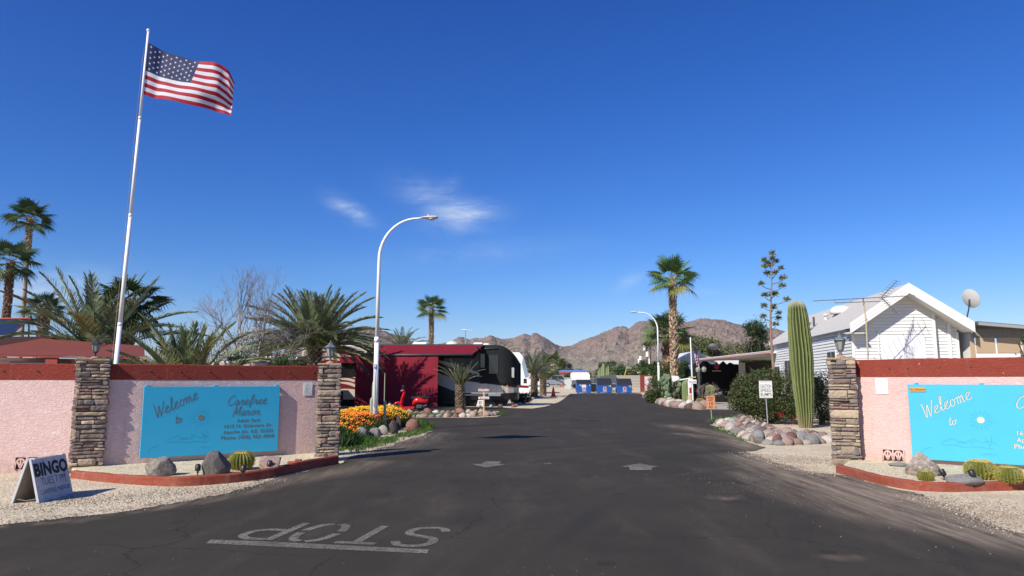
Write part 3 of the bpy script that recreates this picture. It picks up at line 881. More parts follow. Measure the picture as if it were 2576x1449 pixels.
# ------------------------------------------------------------------ turquoise welcome signs
m_turq = mat('turquoise_paint', (0.035, 0.39, 0.62), 0.55, 0.05, 2.0, 0.001, 30, spec=0.3)
m_turq_sunlit = mat('sunlit_turquoise_paint', (0.06, 0.41, 0.58), 0.55, 0.05, 2.0, 0.001, 30, spec=0.3)  # same paint on both signs; sunlight put into this copy's colour
m_carve = mat('raw_carved_wood', (.16, .18, .17), 0.9, 0.5, 14.0)
m_carve2 = mat('pale_carved_wood', (.62, .56, .43), 0.9, 0.3, 14.0)
m_groove2 = mat('engraved_line', (.03, .26, .38), .9); m_groove = mat('groove_shade', (0.018, 0.12, 0.19), 0.9)
SCR = {  # simple connected-script strokes in a unit em
 'W': ([[(.0, .95), (.08, .9), (.2, .05), (.26, .06), (.42, .8), (.48, .05), (.54, .06), (.82, 1.0)]], .78),
 'e': ([[(-.02, .1), (.12, .22), (.34, .42), (.28, .52), (.16, .48), (.07, .28), (.12, .06), (.26, .02), (.44, .14)]], .42),
 'l': ([[(.0, .1), (.16, .5), (.24, .92), (.17, 1.0), (.12, .8), (.12, .2), (.2, .02), (.32, .12)]], .3),
 'c': ([[(-.0, .1), (.3, .44), (.24, .52), (.1, .42), (.06, .2), (.14, .03), (.28, .04), (.42, .16)]], .4),
 'o': ([[(.22, .5), (.08, .4), (.06, .14), (.18, .02), (.32, .14), (.34, .38), (.22, .5), (.3, .4), (.46, .44)]], .44),
 'm': ([[(.0, .42), (.06, .5), (.1, .4), (.1, .0)], [(.1, .3), (.2, .5), (.28, .42), (.28, .0)], [(.28, .3), (.4, .5), (.47, .42), (.47, .1), (.54, .02), (.64, .14)]], .62),
 't': ([[(.16, .85), (.12, .2), (.18, .02), (.32, .14)], [(.0, .56), (.32, .6)]], .34),
 'C': ([[(.62, .82), (.5, .98), (.26, .9), (.08, .5), (.14, .12), (.36, .0), (.62, .16)]], .62),
 'a': ([[(.36, .44), (.24, .52), (.08, .34), (.08, .1), (.18, .02), (.32, .16), (.38, .46)], [(.38, .46), (.36, .1), (.42, .02), (.5, .12)]], .48),
 'r': ([[(-.02, .1), (.1, .34), (.12, .54), (.2, .42), (.32, .46), (.3, .12), (.36, .02), (.44, .12)]], .42),
 'f': ([[(.0, .1), (.2, .5), (.3, .9), (.24, 1.0), (.16, .8), (.12, -.16), (.17, -.2), (.22, -.06), (.16, .1), (.34, .14)]], .34),
 'M': ([[(.0, .0), (.08, .05), (.16, .92), (.2, .92), (.36, .12), (.6, .96), (.64, .92), (.68, .1), (.76, .02)]], .76),
 'n': ([[(.0, .42), (.06, .5), (.1, .4), (.1, .0)], [(.1, .3), (.22, .5), (.31, .42), (.31, .1), (.38, .02), (.48, .14)]], .46)}
def script(mb, word, org, size, ang=0.0, w=0.02, shear=0.28, track=0.0, rise=0.0):
    x = 0; ca, sa = cos(ang), sin(ang)
    for ch in word:
        st, adv = SCR[ch]
        for s_ in st:
            pp = smooth_pts(s_, 5)
            ribbon(mb, [(org[0] + ca * (x + (a + shear * b_) * size) - sa * b_ * size, org[1] + sa * (x + (a + shear * b_) * size) + ca * b_ * size) for a, b_ in pp], w)
        x += (adv + track) * size
def welcome_sign(label, A, rz, off, x0, z0, w, h_, mp_, mc, full, tilt=0.0, thick=0.035):
    """board local frame: x along the wall, faces -y"""
    ca, sa = cos(rz), sin(rz)
    loc = (A.x + ca * x0 + sa * off, A.y + sa * x0 - ca * off, z0)
    t = thing('welcome_sign', label, 'sign', loc, rz)
    mb = MB(); mb.box((0, 0, 0), (w, thick, h_), ch=.004); mb.build('panel', mp_, t)
    for bx in ((.06, w / 2, w - .06) if full else (.13, w * .42, w - .2)):
        mb = MB(); mb.box((bx - .03, thick + .001, h_ - .04), (bx + .03, off - .002, h_ + .03)); mb.box((bx - .022, 0.004, h_ + .001), (bx + .022, thick, h_ + .028)); mb.build('bracket', mp_, t)
    U = UP
    def put(fn, name, m_, lift=0.003):
        q = MB(); fn(q); r = MB(); r.add([(a[0], -lift, a[1]) for a in q.v], q.f); return r.build(name, m_, t)
    k = h_ / 1.22
    lw = .0115 if not full else .0085
    def scriptwords(q, which, dx=0.0, dz=0.0, ww=lw):
        if which == 0: script(q, 'Welcome', (w * .085 + dx, h_ * .545 + dz), .222 * k, radians(25.5), ww, track=.015)
        if which == 1: script(q, 'to', (w * .225 + dx, h_ * .46 + dz), .15 * k, radians(14), ww)
        if which == 2: script(q, 'Carefree', (w * .59 + dx, h_ * .705 + dz), .185 * k, radians(2), ww, track=.05)
        if which == 3: script(q, 'Manor', (w * .635 + dx, h_ * .55 + dz), .175 * k, radians(1), ww, track=.06)
    for wi in range(4):
        put(lambda q: scriptwords(q, wi, -.005, .006, lw * 1.05), 'carving_shade', m_groove, 0.0018)  # dark offset copy of the letters paints shade in the carving
        put(lambda q: scriptwords(q, wi), 'script_lettering', mc, 0.0030)
    r = MB(); r2 = MB()
    for (s_, zz, sc, cx) in (('Adult Park', .455, .078, .765), ('1615 N. Delaware Dr.', .375, .078, .765), ('Apache Jct. AZ. 85220', .29, .078, .768), ('Phone (480) 982-4008', .205, .085, .765)):
        r = MB(); r2 = MB()
        v, f = text_data(s_, size=sc * k * 1.12, bold=.0012 if not full else .0002, space=1.12)
        for wf in word_pieces(v, f, sc * k * .24):
            r = MB(); r2 = MB()
            r.add([(q.x + w * cx, -.003, q.y + h_ * zz) for q in v], wf); r2.add([(q.x + w * cx - .005, -.0018, q.y + h_ * zz + .005) for q in v], wf)
            r.build('address_lettering', mc, t); r2.build('carving_shade', m_groove, t)  # second mesh is the dark offset copy that paints the carving's shade
    # round sun cut-out with engraved rays
    mb = MB(); cx, cz = w * .405, h_ * .545
    mb.prism([(cx + cos(2 * pi * i / 24) * .05 * k, cz + sin(2 * pi * i / 24) * .05 * k) for i in range(24)], -.004, .0, 'y'); mb.build('sun_emblem', mc, t, fix=True)
    def eng(q):
        for i in range(14):
            a = 2 * pi * i / 14 + .2
            ribbon(q, [(cx + cos(a) * .085 * k, cz + sin(a) * .085 * k), (cx + cos(a + .08) * .12 * k, cz + sin(a + .08) * .12 * k), (cx + cos(a) * (.15 + .02 * (i % 3)) * k, cz + sin(a) * .155 * k)], .0045)
        for (pp) in ([(.17, .22), (.21, .27), (.25, .29), (.29, .24), (.33, .27), (.36, .30), (.40, .25), (.44, .28), (.48, .24)], [(.18, .20), (.24, .21), (.30, .19), (.38, .20), (.46, .18)],
                     [(.05, .09), (.08, .14), (.12, .17)], [(.42, .33), (.43, .27), (.44, .22)], [(.455, .34), (.45, .26), (.44, .2)], [(.40, .1), (.44, .12), (.48, .1)], [(.26, .22), (.29, .26), (.32, .22)], [(.36, .28), (.34, .23)]):
            ribbon(q, smooth_pts([(a * w, b_ * h_) for a, b_ in pp], 3), .005)
    put(eng, 'engraved_landscape', m_groove2, 0.002)
    return t
# left sign: measured on the wall plane
lenL = (BW - AW).length
def wallx(px, A, d, off=0.0):
    r = ray(px, 1060); # intersect vertical plane
    n_ = Vector((-d.y, d.x)); A2 = A - n_ * off
    k = (A2.x * d.y - A2.y * d.x) / (r.x * d.y - r.y * d.x)
    q = Vector((r.x, r.y)) * k
    return (q - A2).dot(d), k
def wallz(py, px, A, d, off=0.0):
    r = ray(px, py); n_ = Vector((-d.y, d.x)); A2 = A - n_ * off
    k = (A2.x * d.y - A2.y * d.x) / (r.x * d.y - r.y * d.x)
    return EYE + r.z * k
offL = 0.085
xa, _ = wallx(357, AW, dL, offL); xb, _ = wallx(701, AW, dL, offL)
za = wallz(1153, 357, AW, dL, offL); zb = wallz(973, 357, AW, dL, offL)
welcome_sign('turquoise welcome sign with carved lettering, dim in grazing light on the left wall', AW, angL, offL, xa, za, xb - xa, zb - za, m_turq, m_carve, True)
offR = 0.10
xa2, _ = wallx(2289, RA, dR, offR)
za2 = wallz(1154, 2296, RA, dR, offR); zb2 = wallz(967, 2289, RA, dR, offR)
sg = welcome_sign('bright turquoise welcome sign cut off by the right edge, orange plaque in its corner', RA, angR, offR, xa2, za2, (zb2 - za2) * 2.02, zb2 - za2, m_turq_sunlit, m_carve2, False)
m_plq = mat('orange_brass', (0.55, 0.27, 0.07), 0.5); m_plt = mat('plaque_letters', (0.10, 0.04, 0.015), 0.6)
ca, sa = cos(angR), sin(angR)
pl = thing('plaque', 'small orange no soliciting plaque screwed to the corner of the bright turquoise sign', 'plaque',
           (RA.x + ca * (xa2 + .035) + sa * (offR + .014), RA.y + sa * (xa2 + .035) - ca * (offR + .014), zb2 - .135), angR)
mb = MB(); mb.box((0, 0, 0), (.255, .012, .085), ch=.003); mb.build('plate', m_plq, pl)
v, f = text_data('No Solicitors', size=.048, bold=.0008)
mb = MB(); mb.add([(q.x + .127, -.002, q.y + .027) for q in v], f); mb.build('lettering', m_plt, pl)
# paper notices
m_paper = mat('paper', (0.78, 0.77, 0.76), 0.8); m_ink = mat('pale_ink', (0.42, 0.42, 0.44), 0.8)
def notice(label, A, rz, d, px, py0, py1, w, off=0.008):
    x_, _ = wallx(px, A, d, off); z0 = wallz(py1, px, A, d, off); z1 = wallz(py0, px, A, d, off)
    ca, sa = cos(rz), sin(rz)
    t = thing('paper_notice', label, 'notice', (A.x + ca * x_ + sa * off, A.y + sa * x_ - ca * off, z0), rz, 'paper notices on the entrance walls')
    mb = MB(); n = 8
    v = []; f = []
    for i in range(n + 1):
        for j in range(n + 1):
            a, b_ = i / n, j / n
            v.append((a * w, -.004 - .006 * abs(noise.noise((a * 3, b_ * 3, px * .01))) - (.01 * (a + b_ - 1.7) if a + b_ > 1.7 else 0), b_ * (z1 - z0)))
    for i in range(n):
        for j in range(n): f.append((i * (n + 1) + j, (i + 1) * (n + 1) + j, (i + 1) * (n + 1) + j + 1, i * (n + 1) + j + 1))
    v2 = [(q[0], q[1] + .0015, q[2]) for q in v]; mb.add(v, f); mb.add(v2, [tuple(reversed(q)) for q in f]); mb.build('sheet', m_paper, t, smooth=True)
    mb = MB(); h_ = z1 - z0
    for k in range(9):
        zz = h_ * (.86 - .075 * k) - (.03 if k else 0); mb.box((w * .14, -.0135, zz), (w * (.86 if k % 3 else .6), -.0125, zz + .004 + (.004 if k == 0 else 0)))
    mb.build('printed_lines', m_ink, t)
notice('white paper notice pinned on the shaded left wall beside the narrow pillar', AW, angL, dL, 759, 962, 995, .20)
notice('white paper notice pinned on the bright right wall near its stone pillar', RA, angR, dR, 2209, 952, 991, .21)

# ------------------------------------------------------------------ planter kerbs with pale gravel
def curb(label, pxs, w=0.12, h0=0.14, h1=0.14):
    pts_ = [G(*q).xy for q in pxs]; pts_ = [Vector(q) for q in smooth_pts([tuple(q) for q in pts_], 6)]
    c = pts_[0]; t = thing('planter_kerb', label, 'kerb', (c.x, c.y, 0), 0, 'red planter kerbs')
    n = len(pts_); v = []; f = []
    for i, q in enumerate(pts_):
        d = (pts_[min(i + 1, n - 1)] - pts_[max(i - 1, 0)]).normalized(); nn = Vector((-d.y, d.x))
        hh = h0 + (h1 - h0) * i / (n - 1) + noise.noise((q.x * 1.5, q.y * 1.5, 0)) * .018 + noise.noise((q.x * 9, q.y * 9, 2)) * .008
        wob = noise.noise((q.x * 3, q.y * 3, 5)) * .012
        for (o, z_) in ((0.0, -.03), (0.004 + wob * .3, hh - .02), (.02, hh), (w - .02, hh), (w, hh - .02), (w, -.03)):
            p_ = q + nn * (o + wob); v.append((p_.x - c.x, p_.y - c.y, z_))
    for i in range(n - 1):
        for k in range(5): f.append((i * 6 + k, (i + 1) * 6 + k, (i + 1) * 6 + k + 1, i * 6 + k + 1))
    f.append((0, 1, 2, 3, 4, 5)); f.append(tuple((n - 1) * 6 + k for k in range(6)))
    mb = MB(); mb.add(v, f); mb.build('kerb_body', m_curb, t, fix=True)
    return pts_
cl = curb('long curved dark red kerb round the planter below the shaded turquoise sign', [(176, 1203), (260, 1213), (380, 1222), (480, 1223), (620, 1211), (700, 1199), (770, 1182), (852, 1168)], h0=.12, h1=.17)
crr = curb('dark red kerb round the planter below the bright turquoise sign on the right', [(2103, 1190), (2160, 1205), (2230, 1222), (2300, 1234), (2380, 1238), (2480, 1236), (2576, 1233), (2700, 1222)], h0=.14, h1=.13)
def bed(name, ring, z, label=None):
    c = sum(ring, Vector((0, 0))) / len(ring)
    mb = MB(); n = len(ring)
    v = [(q.x, q.y, z) for q in ring] + [(q.x, q.y, -.02) for q in ring]
    mb.add(v, [tuple(range(n))] + [(i, (i + 1) % n, n + (i + 1) % n, n + i) for i in range(n)])
    o = mb.build(name, m_gravel_bed, fix=True); tag(o, kind='structure'); return o
def inset(pts_, w):
    o = []
    for i, q in enumerate(pts_):
        d = (pts_[min(i + 1, len(pts_) - 1)] - pts_[max(i - 1, 0)]).normalized(); o.append(q + Vector((-d.y, d.x)) * w)
    return o
bed('planter_gravel', inset(cl, .09) + [BW + Vector((0, .08)), AW + Vector((0, .08)), Vector(pc1) + Vector((-.3, 0))], .095)
bed('planter_gravel', inset(crr, .09) + [RB + Vector((0.05, .05)), RA + Vector((0.05, .08))], .10)
BEDZ = .095

# ------------------------------------------------------------------ rocks
def rock_mat(name, c1, c2, c3, sc=6.0):
    m = bpy.data.materials.new(name); m.use_nodes = True
    nt = m.node_tree; b = nt.nodes['Principled BSDF']; b.inputs['Roughness'].default_value = .9; b.inputs['Specular IOR Level'].default_value = .2
    t = N(nt, 'ShaderNodeTexCoord'); oi = N(nt, 'ShaderNodeObjectInfo')
    ad = N(nt, 'ShaderNodeVectorMath', operation='ADD'); L(nt, t.outputs['Object'], ad.inputs[0]); L(nt, oi.outputs['Location'], ad.inputs[1])
    n = N(nt, 'ShaderNodeTexNoise', inp={'Scale': sc, 'Detail': 8.0, 'Roughness': .65}); L(nt, ad.outputs[0], n.inputs['Vector'])
    cr = N(nt, 'ShaderNodeValToRGB'); e = cr.color_ramp.elements; e[0].color = (*c1, 1); e[1].color = (*c3, 1); e[0].position = .3; e[1].position = .72
    k = cr.color_ramp.elements.new(.5); k.color = (*c2, 1); L(nt, n.outputs['Fac'], cr.inputs[0]); c = cr.outputs[0]
    n2 = N(nt, 'ShaderNodeTexNoise', inp={'Scale': 28.0, 'Detail': 6.0, 'Roughness': .7}); L(nt, ad.outputs[0], n2.inputs['Vector'])
    bp = N(nt, 'ShaderNodeBump', inp={'Strength': .9, 'Distance': .035}); L(nt, n2.outputs['Fac'], bp.inputs['Height']); L(nt, bp.outputs[0], b.inputs['Normal'])
    h = N(nt, 'ShaderNodeHueSaturation'); L(nt, c, h.inputs['Color']); L(nt, M(nt, 'MULTIPLY_ADD', oi.outputs['Random'], .5, .75), h.inputs['Value'])
    L(nt, h.outputs[0], b.inputs['Base Color']); return m
RM = {'grey': rock_mat('grey_rock', (.15, .13, .12), (.23, .21, .19), (.33, .30, .27)), 'dark': rock_mat('dark_rock', (.07, .055, .05), (.13, .10, .09), (.2, .155, .135)),
      'pink': rock_mat('pink_rock', (.24, .155, .13), (.36, .25, .21), (.46, .36, .31)), 'pale': rock_mat('pale_rock', (.36, .31, .26), (.50, .45, .39), (.62, .57, .50)),
      'blue': rock_mat('bluish_rock', (.20, .195, .19), (.30, .295, .285), (.40, .385, .365)), 'rust': rock_mat('rusty_rock', (.14, .06, .045), (.25, .125, .10), (.36, .21, .17)),
      'shiny': rock_mat('mottled_rock', (.17, .14, .11), (.33, .28, .23), (.62, .57, .50), 4.0)}
def rock_mesh(seed, rough=.18, sub=3, flatten=1.0, peaky=0.0):
    v0, f0 = ICO[sub]; r = random.Random(seed); o = []
    # cut by a few random planes for facets
    planes = [(Vector((r.uniform(-1, 1), r.uniform(-1, 1), r.uniform(-.6, 1))).normalized(), r.uniform(.60, .88)) for _ in range(9)]
    for q in v0:
        n_ = noise.fractal((q.x * 1.3 + seed * 7.1, q.y * 1.3, q.z * 1.3), 1.0, 2.0, 4) * rough
        p_ = q * (1 + n_)
        for (pn, pd) in planes:
            k = p_.dot(pn) - pd
            if k > 0: p_ = p_ - pn * k * .92
        if peaky and p_.z > 0: p_.x *= 1 - peaky * p_.z; p_.y *= 1 - peaky * p_.z
        p_.z *= flatten; o.append(p_)
    me = bpy.data.meshes.new('rock')
    me.from_pydata(o, [], f0); me.polygons.foreach_set('use_smooth', [True] * len(f0)); return me
RMESH = [rock_mesh(100 + i, .22, 2) for i in range(8)]
def rock(label, loc, s, m, seed=0, mesh=None, rz=0.0, cat='rock', name='rock', group=None, rx=0.0):
    me = mesh
    if me is None:
        key = ('r', seed % 8, m)
        if key not in MATS:
            mm = RMESH[seed % 8].copy(); mm.materials.append(RM[m]); MATS[key] = mm
        me = MATS[key]
    else: me.materials.append(RM[m])
    o = bpy.data.objects.new(name, me); COL.objects.link(o)
    o.location = loc; o.scale = s; o.rotation_euler = (rx, 0, rz)
    return tag(o, label, cat, group)
def at_rock(label, px, py, wpx, hpx, m, seed, mesh=None, z=BEDZ, dp=.8, **kw):
    g = G(px, py, z); k = g.y * 1.02 / FPX
    w = wpx * k / 2; h_ = hpx * k
    g = g + Vector((g.x, g.y, 0)).normalized() * w * dp * .6
    return rock(label, (g.x, g.y, z + h_ * .35), (w * 1.05, w * dp, h_ * .68), m, seed, mesh, **kw)
at_rock('pale mottled boulder at the left below the turquoise sign', 395, 1199, 76, 46, 'shiny', 1, rock_mesh(1, .2, 4), name='boulder', cat='boulder', rz=.4)
at_rock('tall grey boulder beside the barrel cactus below the left sign', 545, 1196, 70, 58, 'grey', 2, rock_mesh(5, .16, 4), name='boulder', cat='boulder', rz=1.0)
at_rock('low pinkish boulder under the right corner of the left sign', 680, 1183, 76, 34, 'pink', 3, rock_mesh(9, .2, 4), name='boulder', cat='boulder', rz=2.0)
at_rock('small grey stone lying near the narrow pillar in the left planter', 745, 1171, 24, 10, 'grey', 4, rz=.5)
at_rock('large tan peaked boulder under the corner of the bright right sign', 2318, 1198, 82, 54, 'shiny', 5, rock_mesh(14, .14, 4, peaky=.28), z=.1, name='boulder', cat='boulder', rz=.2)
at_rock('flat grey boulder behind the spotlight in the right planter', 2430, 1218, 90, 24, 'blue', 6, rock_mesh(17, .14, 3), z=.1, name='boulder', cat='boulder', rz=.2)
at_rock('low flat greenish stone at the pillar end of the right planter', 2262, 1174, 46, 10, 'blue', 7, z=.1)
g = G(672, 1150, .3)
mb = MB(); mb.box((-.10, -.04, 0), (.10, .04, .05), ch=.012); mb.box((.03, -.035, .05), (.15, .035, .09), ch=.012)
o = mb.build('brick_fragment', mat('old_brick', (.30, .07, .04), .9, .3, 8)); g = G(678, 1178, BEDZ); o.location = (g.x + .22, g.y + .62, BEDZ)
tag(o, 'broken red brick pieces lying behind the low pinkish boulder', 'brick')

# ------------------------------------------------------------------ golden barrel cacti
def spine_mat():
    return mat('cactus_spine', (.52, .42, .11), .6, .3, 30, trans=.3)
m_barrel = mat('barrel_cactus_skin', (1, 1, 1), .6, .15, 20, attr=True)
def barrel(label, px, py, wpx, hpx, seed, z=BEDZ, sub=64, cat='cactus', tops=(.60, .47, .12), dens=1.0, name='barrel_cactus'):
    g = G(px, py, z); k = g.y * 1.02 / FPX; R = wpx * k / 2; H = hpx * k
    g = g + Vector((g.x, g.y, 0)).normalized() * R * .7
    t = thing(name, label, cat, (g.x, g.y, z - .01), seed, 'golden barrel cacti')
    r = random.Random(seed); nr = 22; n = nr * 6; mb = MB(); v = []; f = []; m_ = 14
    for j in range(m_ + 1):
        a = pi * (.12 + .84 * j / m_) - pi / 2
        rr = cos(a) ** .7 if cos(a) > 0 else 0; zz = H * (.5 + .5 * sin(a) / sin(pi * .46))
        for i in range(n):
            th = 2 * pi * i / n; rib = abs(((i % 6) / 6) - .5) * 2
            q = R * rr * (.86 + .14 * rib)
            v.append((q * cos(th), q * sin(th), zz if j < m_ else zz * .97))
    for j in range(m_):
        for i in range(n):
            rib = abs((((i + .5) % 6) / 6) - .5) * 2
            tt = j / m_
            col = (.06 + .10 * rib, .085 + .075 * rib, .022) if tt < .85 else tops
            mb.add([], [], 0)
            f.append((j * n + i, j * n + (i + 1) % n, (j + 1) * n + (i + 1) % n, (j + 1) * n + i)); mb.c.append(col); mb.mi.append(0)
    mb.v = v; mb.f = f
    mb.f.append(tuple(m_ * n + i for i in range(n))); mb.c.append(tops); mb.mi.append(0)
    mb.build('body', m_barrel, t, attr=True)
    sp = MB()
    for i in range(nr):
        th = 2 * pi * i / nr
        for j in range(int(13 * dens)):
            a = pi * (.16 + .8 * (j + r.random() * .5) / (13 * dens)) - pi / 2
            rr = max(cos(a), 0.05) ** .7; base = Vector((R * rr * cos(th), R * rr * sin(th), H * (.5 + .5 * sin(a) / sin(pi * .46))))
            n_ = (base - Vector((0, 0, H * .45))).normalized()
            for q in range(6):
                d = (n_ + Vector((r.uniform(-1, 1), r.uniform(-1, 1), r.uniform(-1, 1))) * .8).normalized()
                l = R * r.uniform(.10, .2); s_ = d.orthogonal().normalized() * .0022 * (1 + R * 3)
                sp.add([base - s_, base + s_, base + d * l], [(0, 1, 2)])
    sp.build('spines', spine_mat(), t)
    return t
barrel('round yellow-green barrel cactus between two boulders under the left sign', 606, 1184, 60, 44, 3)
barrel('small barrel cactus in front of the large tan boulder', 2329, 1210, 36, 24, 4, z=.1)
barrel('wide barrel cactus behind the spotlight below the bright sign', 2468, 1208, 68, 46, 5, z=.1)
barrel('round barrel cactus nearest the right edge of the photo', 2540, 1218, 58, 42, 6, z=.1)

# ------------------------------------------------------------------ low garden spotlights
def spot(label, px, py, hpx, rz, z=BEDZ):
    g = G(px, py, z); k = g.y / FPX; h_ = hpx * k
    t = thing('garden_spotlight', label, 'spotlight', (g.x, g.y, z), rz, 'black garden spotlights')
    mb = MB(); mb.tube([(0, 0, -.05), (0, 0, h_ * .5)], .009, 8); mb.tube([(0, 0, h_ * .35), (0, 0, h_ * .42)], .02, 10); mb.build('stake', m_black, t)
    mb = MB(); mb.lathe([(.025, -.02), (.04, .0), (.045, .05), (.04, .085), (.03, .09)], 12, xf=XF((0, 0, h_ * .62), 0, radians(-28))); mb.build('head', m_black, t, smooth=True)
    mb = MB(); mb.tube([(-.04, 0, h_ * .5), (-.045, 0, h_ * .66), (.045, 0, h_ * .66), (.04, 0, h_ * .5)], .005, 5); mb.build('yoke', m_black, t)
spot('black garden spotlight between the mottled boulder and the tall grey boulder', 497, 1199, 26, .5)
spot('black garden spotlight standing before the left barrel cactus', 611, 1198, 22, .2)
spot('black garden spotlight against the low pinkish boulder', 676, 1185, 20, -.2)
spot('black garden spotlight between the tan boulder and the flat grey boulder', 2376, 1208, 20, .8, .1)
spot('black garden spotlight in front of the flat grey boulder', 2450, 1219, 34, .3, .1)
# ------------------------------------------------------------------ bingo board (folding A-frame)
a = G(98, 1266).xy; b_ = G(184, 1242).xy; c_ = G(37, 1264).xy
d = (b_ - a); ln = d.length
t = thing('sandwich_board', 'white folding bingo sandwich board standing on the gravel by the left wall', 'signboard', (a.x, a.y, 0), atan2(d.y, d.x))
# local x runs along the board (away), local -y faces right of the photo; spread towards +y
sp_ = 0.36; hh = 0.56
m_board = mat('board_white', (.52, .53, .54), .6, .1, 4, dirt=(.42, .38, .33), dscale=3.0, damt=.35); m_boardin = mat('board_inside', (.30, .25, .19), .85, .3, 6)
m_letter = mat('black_letters', (.012, .013, .02), .6)
m_let2 = mat('blue_grey_letters', (.06, .075, .15), .6)
th = .02
def slant(mb, y0, y1, x0, x1, z0, z1, t0):
    mb.prism([(y0, z0), (y0 + t0, z0), (y1 + t0, z1), (y1, z1)], x0, x1, 'x')
mb = MB(); slant(mb, 0, sp_ / 2 - .03, 0, ln, 0, hh, .022); fp = mb.build('front_panel', m_board, t, fix=True)
mb = MB(); slant(mb, sp_, sp_ / 2 + .03, 0.0, ln, 0, hh, -.022); mb.build('rear_panel', m_boardin, t, fix=True)
mb = MB(); slant(mb, sp_ + .004, sp_ / 2 + .034, -.004, .012, 0, hh, -.03); slant(mb, -.004, sp_ / 2 - .034, -.004, .012, 0, hh, .03); mb.build('edge_trim', m_board, t, fix=True)
for hx in (.05, ln - .12):
    mb = MB(); mb.box((hx, sp_ / 2 - .05, hh - .012), (hx + .07, sp_ / 2 + .05, hh + .008), ch=.003); mb.build('hinge', m_board, t)
mb = MB(); mb.tube([(.02, .01, .06), (.02, sp_ / 2, .03), (.02, sp_ - .01, .06)], .004, 5); mb.build('chain', m_boardin, t)
sl = atan2(sp_ / 2 - .03, hh); HL = sqrt(hh ** 2 + (sp_ / 2 - .03) ** 2)
TX = Matrix.Rotation(-sl, 4, 'X')
def bt(s_, x, z, m_, **kw):
    v, f = text_data(s_, **kw); mb = MB()
    mb.add([TX @ Vector((q.x * kw.get('sx', 1) + x, -.003, q.y + z)) for q in v], f); mb.build('lettering', m_, t)
bt('BINGO', ln / 2, HL * .60, m_letter, size=.235, bold=.011, space=1.04)
def thinline(s_, x, z, size, sx):
    v, f = text_data(s_, size=size, bold=-.001); mb = MB(); mb.add([TX @ Vector((q.x * sx + x, -.003, q.y + z)) for q in v], f); mb.build('lettering', m_let2, t)
thinline('TUES 7 PM', ln * .52, HL * .37, .145, .86)
thinline('CAREFREE MANOR', ln * .52, HL * .16, .095, .84)
mb = MB()
for (x, z, r_) in ((.3, .93, .018), (.6, .92, .016), (.15, .88, .012), (.85, .55, .014), (.08, .6, .012), (.52, .33, .018), (.86, .36, .012), (.06, .35, .01), (.55, .56, .012), (.2, .08, .01)):
    pp = [(x * ln + cos(2 * pi * i / 10) * r_, z * HL + sin(2 * pi * i / 10) * r_) for i in range(10)]
    rb = MB(); ribbon(rb, pp, .005, closed=True); mb.add([TX @ Vector((q[0], -.0032, q[1])) for q in rb.v], rb.f)
mb.build('ring_doodles', mat('doodle', (.10, .22, .20), .6), t)

# ------------------------------------------------------------------ flagpole and flag
m_pole = mat('white_pole_paint', (.84, .84, .83), .4, .04, 2.0, spec=.4, dirt=(.6, .58, .54), dscale=3, damt=.15)
FY = 13.4; fb = P(290, 957, FY); ft = P(373, 80, FY)
base = Vector((fb.x - .055, FY, 0)); top = Vector((ft.x, FY, ft.z))
t = thing('flagpole', 'tall tapering white flagpole behind the left sign wall', 'flagpole', base)
def lerpz(z): return (top - base) * (z / top.z)
segs = [(0, 2.6, .062), (2.6, 4.6, .05), (4.6, 6.55, .039), (6.55, top.z, .029)]
segs = [(0, 2.65, .047, .041), (2.62, 4.75, .038, .033), (4.72, 6.7, .031, .027), (6.68, top.z, .025, .021)]
for (z0, z1, r0, r1) in segs:
    mb = MB(); mb.tube([lerpz(z0), lerpz(z1)], [r0, r1], 16); mb.build('pole_section', m_pole, t, smooth=True)
for z0 in (2.65, 4.75, 6.7):
    mb = MB(); mb.tube([lerpz(z0 - .03), lerpz(z0 + .03)], [.044, .041] if z0 < 3 else ([.036, .034] if z0 < 5 else [.030, .027]), 16); mb.build('collar', m_pole, t, smooth=True)
mb = MB(); mb.lathe([(.02, 0), (.035, .02), (.03, .05), (.012, .06)], 12, xf=Matrix.Translation(top - base)); mb.build('cap', m_pole, t, smooth=True)
mb = MB(); mb.tube([lerpz(1.2) + Vector((-.07, -.03, 0)), lerpz(4) + Vector((-.06, -.03, 0)), lerpz(7.9) + Vector((-.045, -.03, 0)), lerpz(8.15) + Vector((-.02, -.03, 0))], .005, 4); mb.build('halyard', mat('rope', (.35, .28, .24), .9), t)
# cloth: 13 stripes, blue canton, 50 stars
m_fr = mat('flag_red', (.42, .012, .03), .65, trans=.35); m_fw = mat('flag_white', (.74, .74, .78), .65, trans=.35); m_fb = mat('flag_blue', (.018, .03, .11), .65, trans=.3)
def bil(c, u, v):
    return c[0] * (1 - u) * (1 - v) + c[1] * u * (1 - v) + c[2] * u * v + c[3] * (1 - u) * v
FT0 = P(371, 106, FY)
def flagpos(u, v):
    # u along the fly, v downwards, measured silhouette
    topc = [(371, 106), (420, 128), (480, 144), (530, 153), (556, 160), (574, 172), (583, 192)]
    botc = [(361, 238), (400, 246), (440, 254), (490, 264), (530, 268), (555, 274), (575, 279)]
    def ev(l, s_):
        s_ *= len(l) - 1; i = min(int(s_), len(l) - 2); k = s_ - i
        return Vector((l[i][0] + (l[i + 1][0] - l[i][0]) * k, l[i][1] + (l[i + 1][1] - l[i][1]) * k))
    a = ev(topc, u); b_ = ev(botc, u)
    q = a.lerp(b_, v)
    Y = FY + u * .2 + sin(u * 7 + v * 2.0) * .10 * u ** .5 + sin(u * 21 - v * 7) * .022 * (.3 + u) + sin(u * 9 + v * 9) * .03 * u + exp(-((u - .12) / .05) ** 2) * .04
    w = P(q.x, q.y, FY)
    k = Y / FY
    return Vector((w.x * (1 + (k - 1) * .5), Y, w.z))
nu, nv = 80, 52
mb = MB(); fo = Vector(FT0)
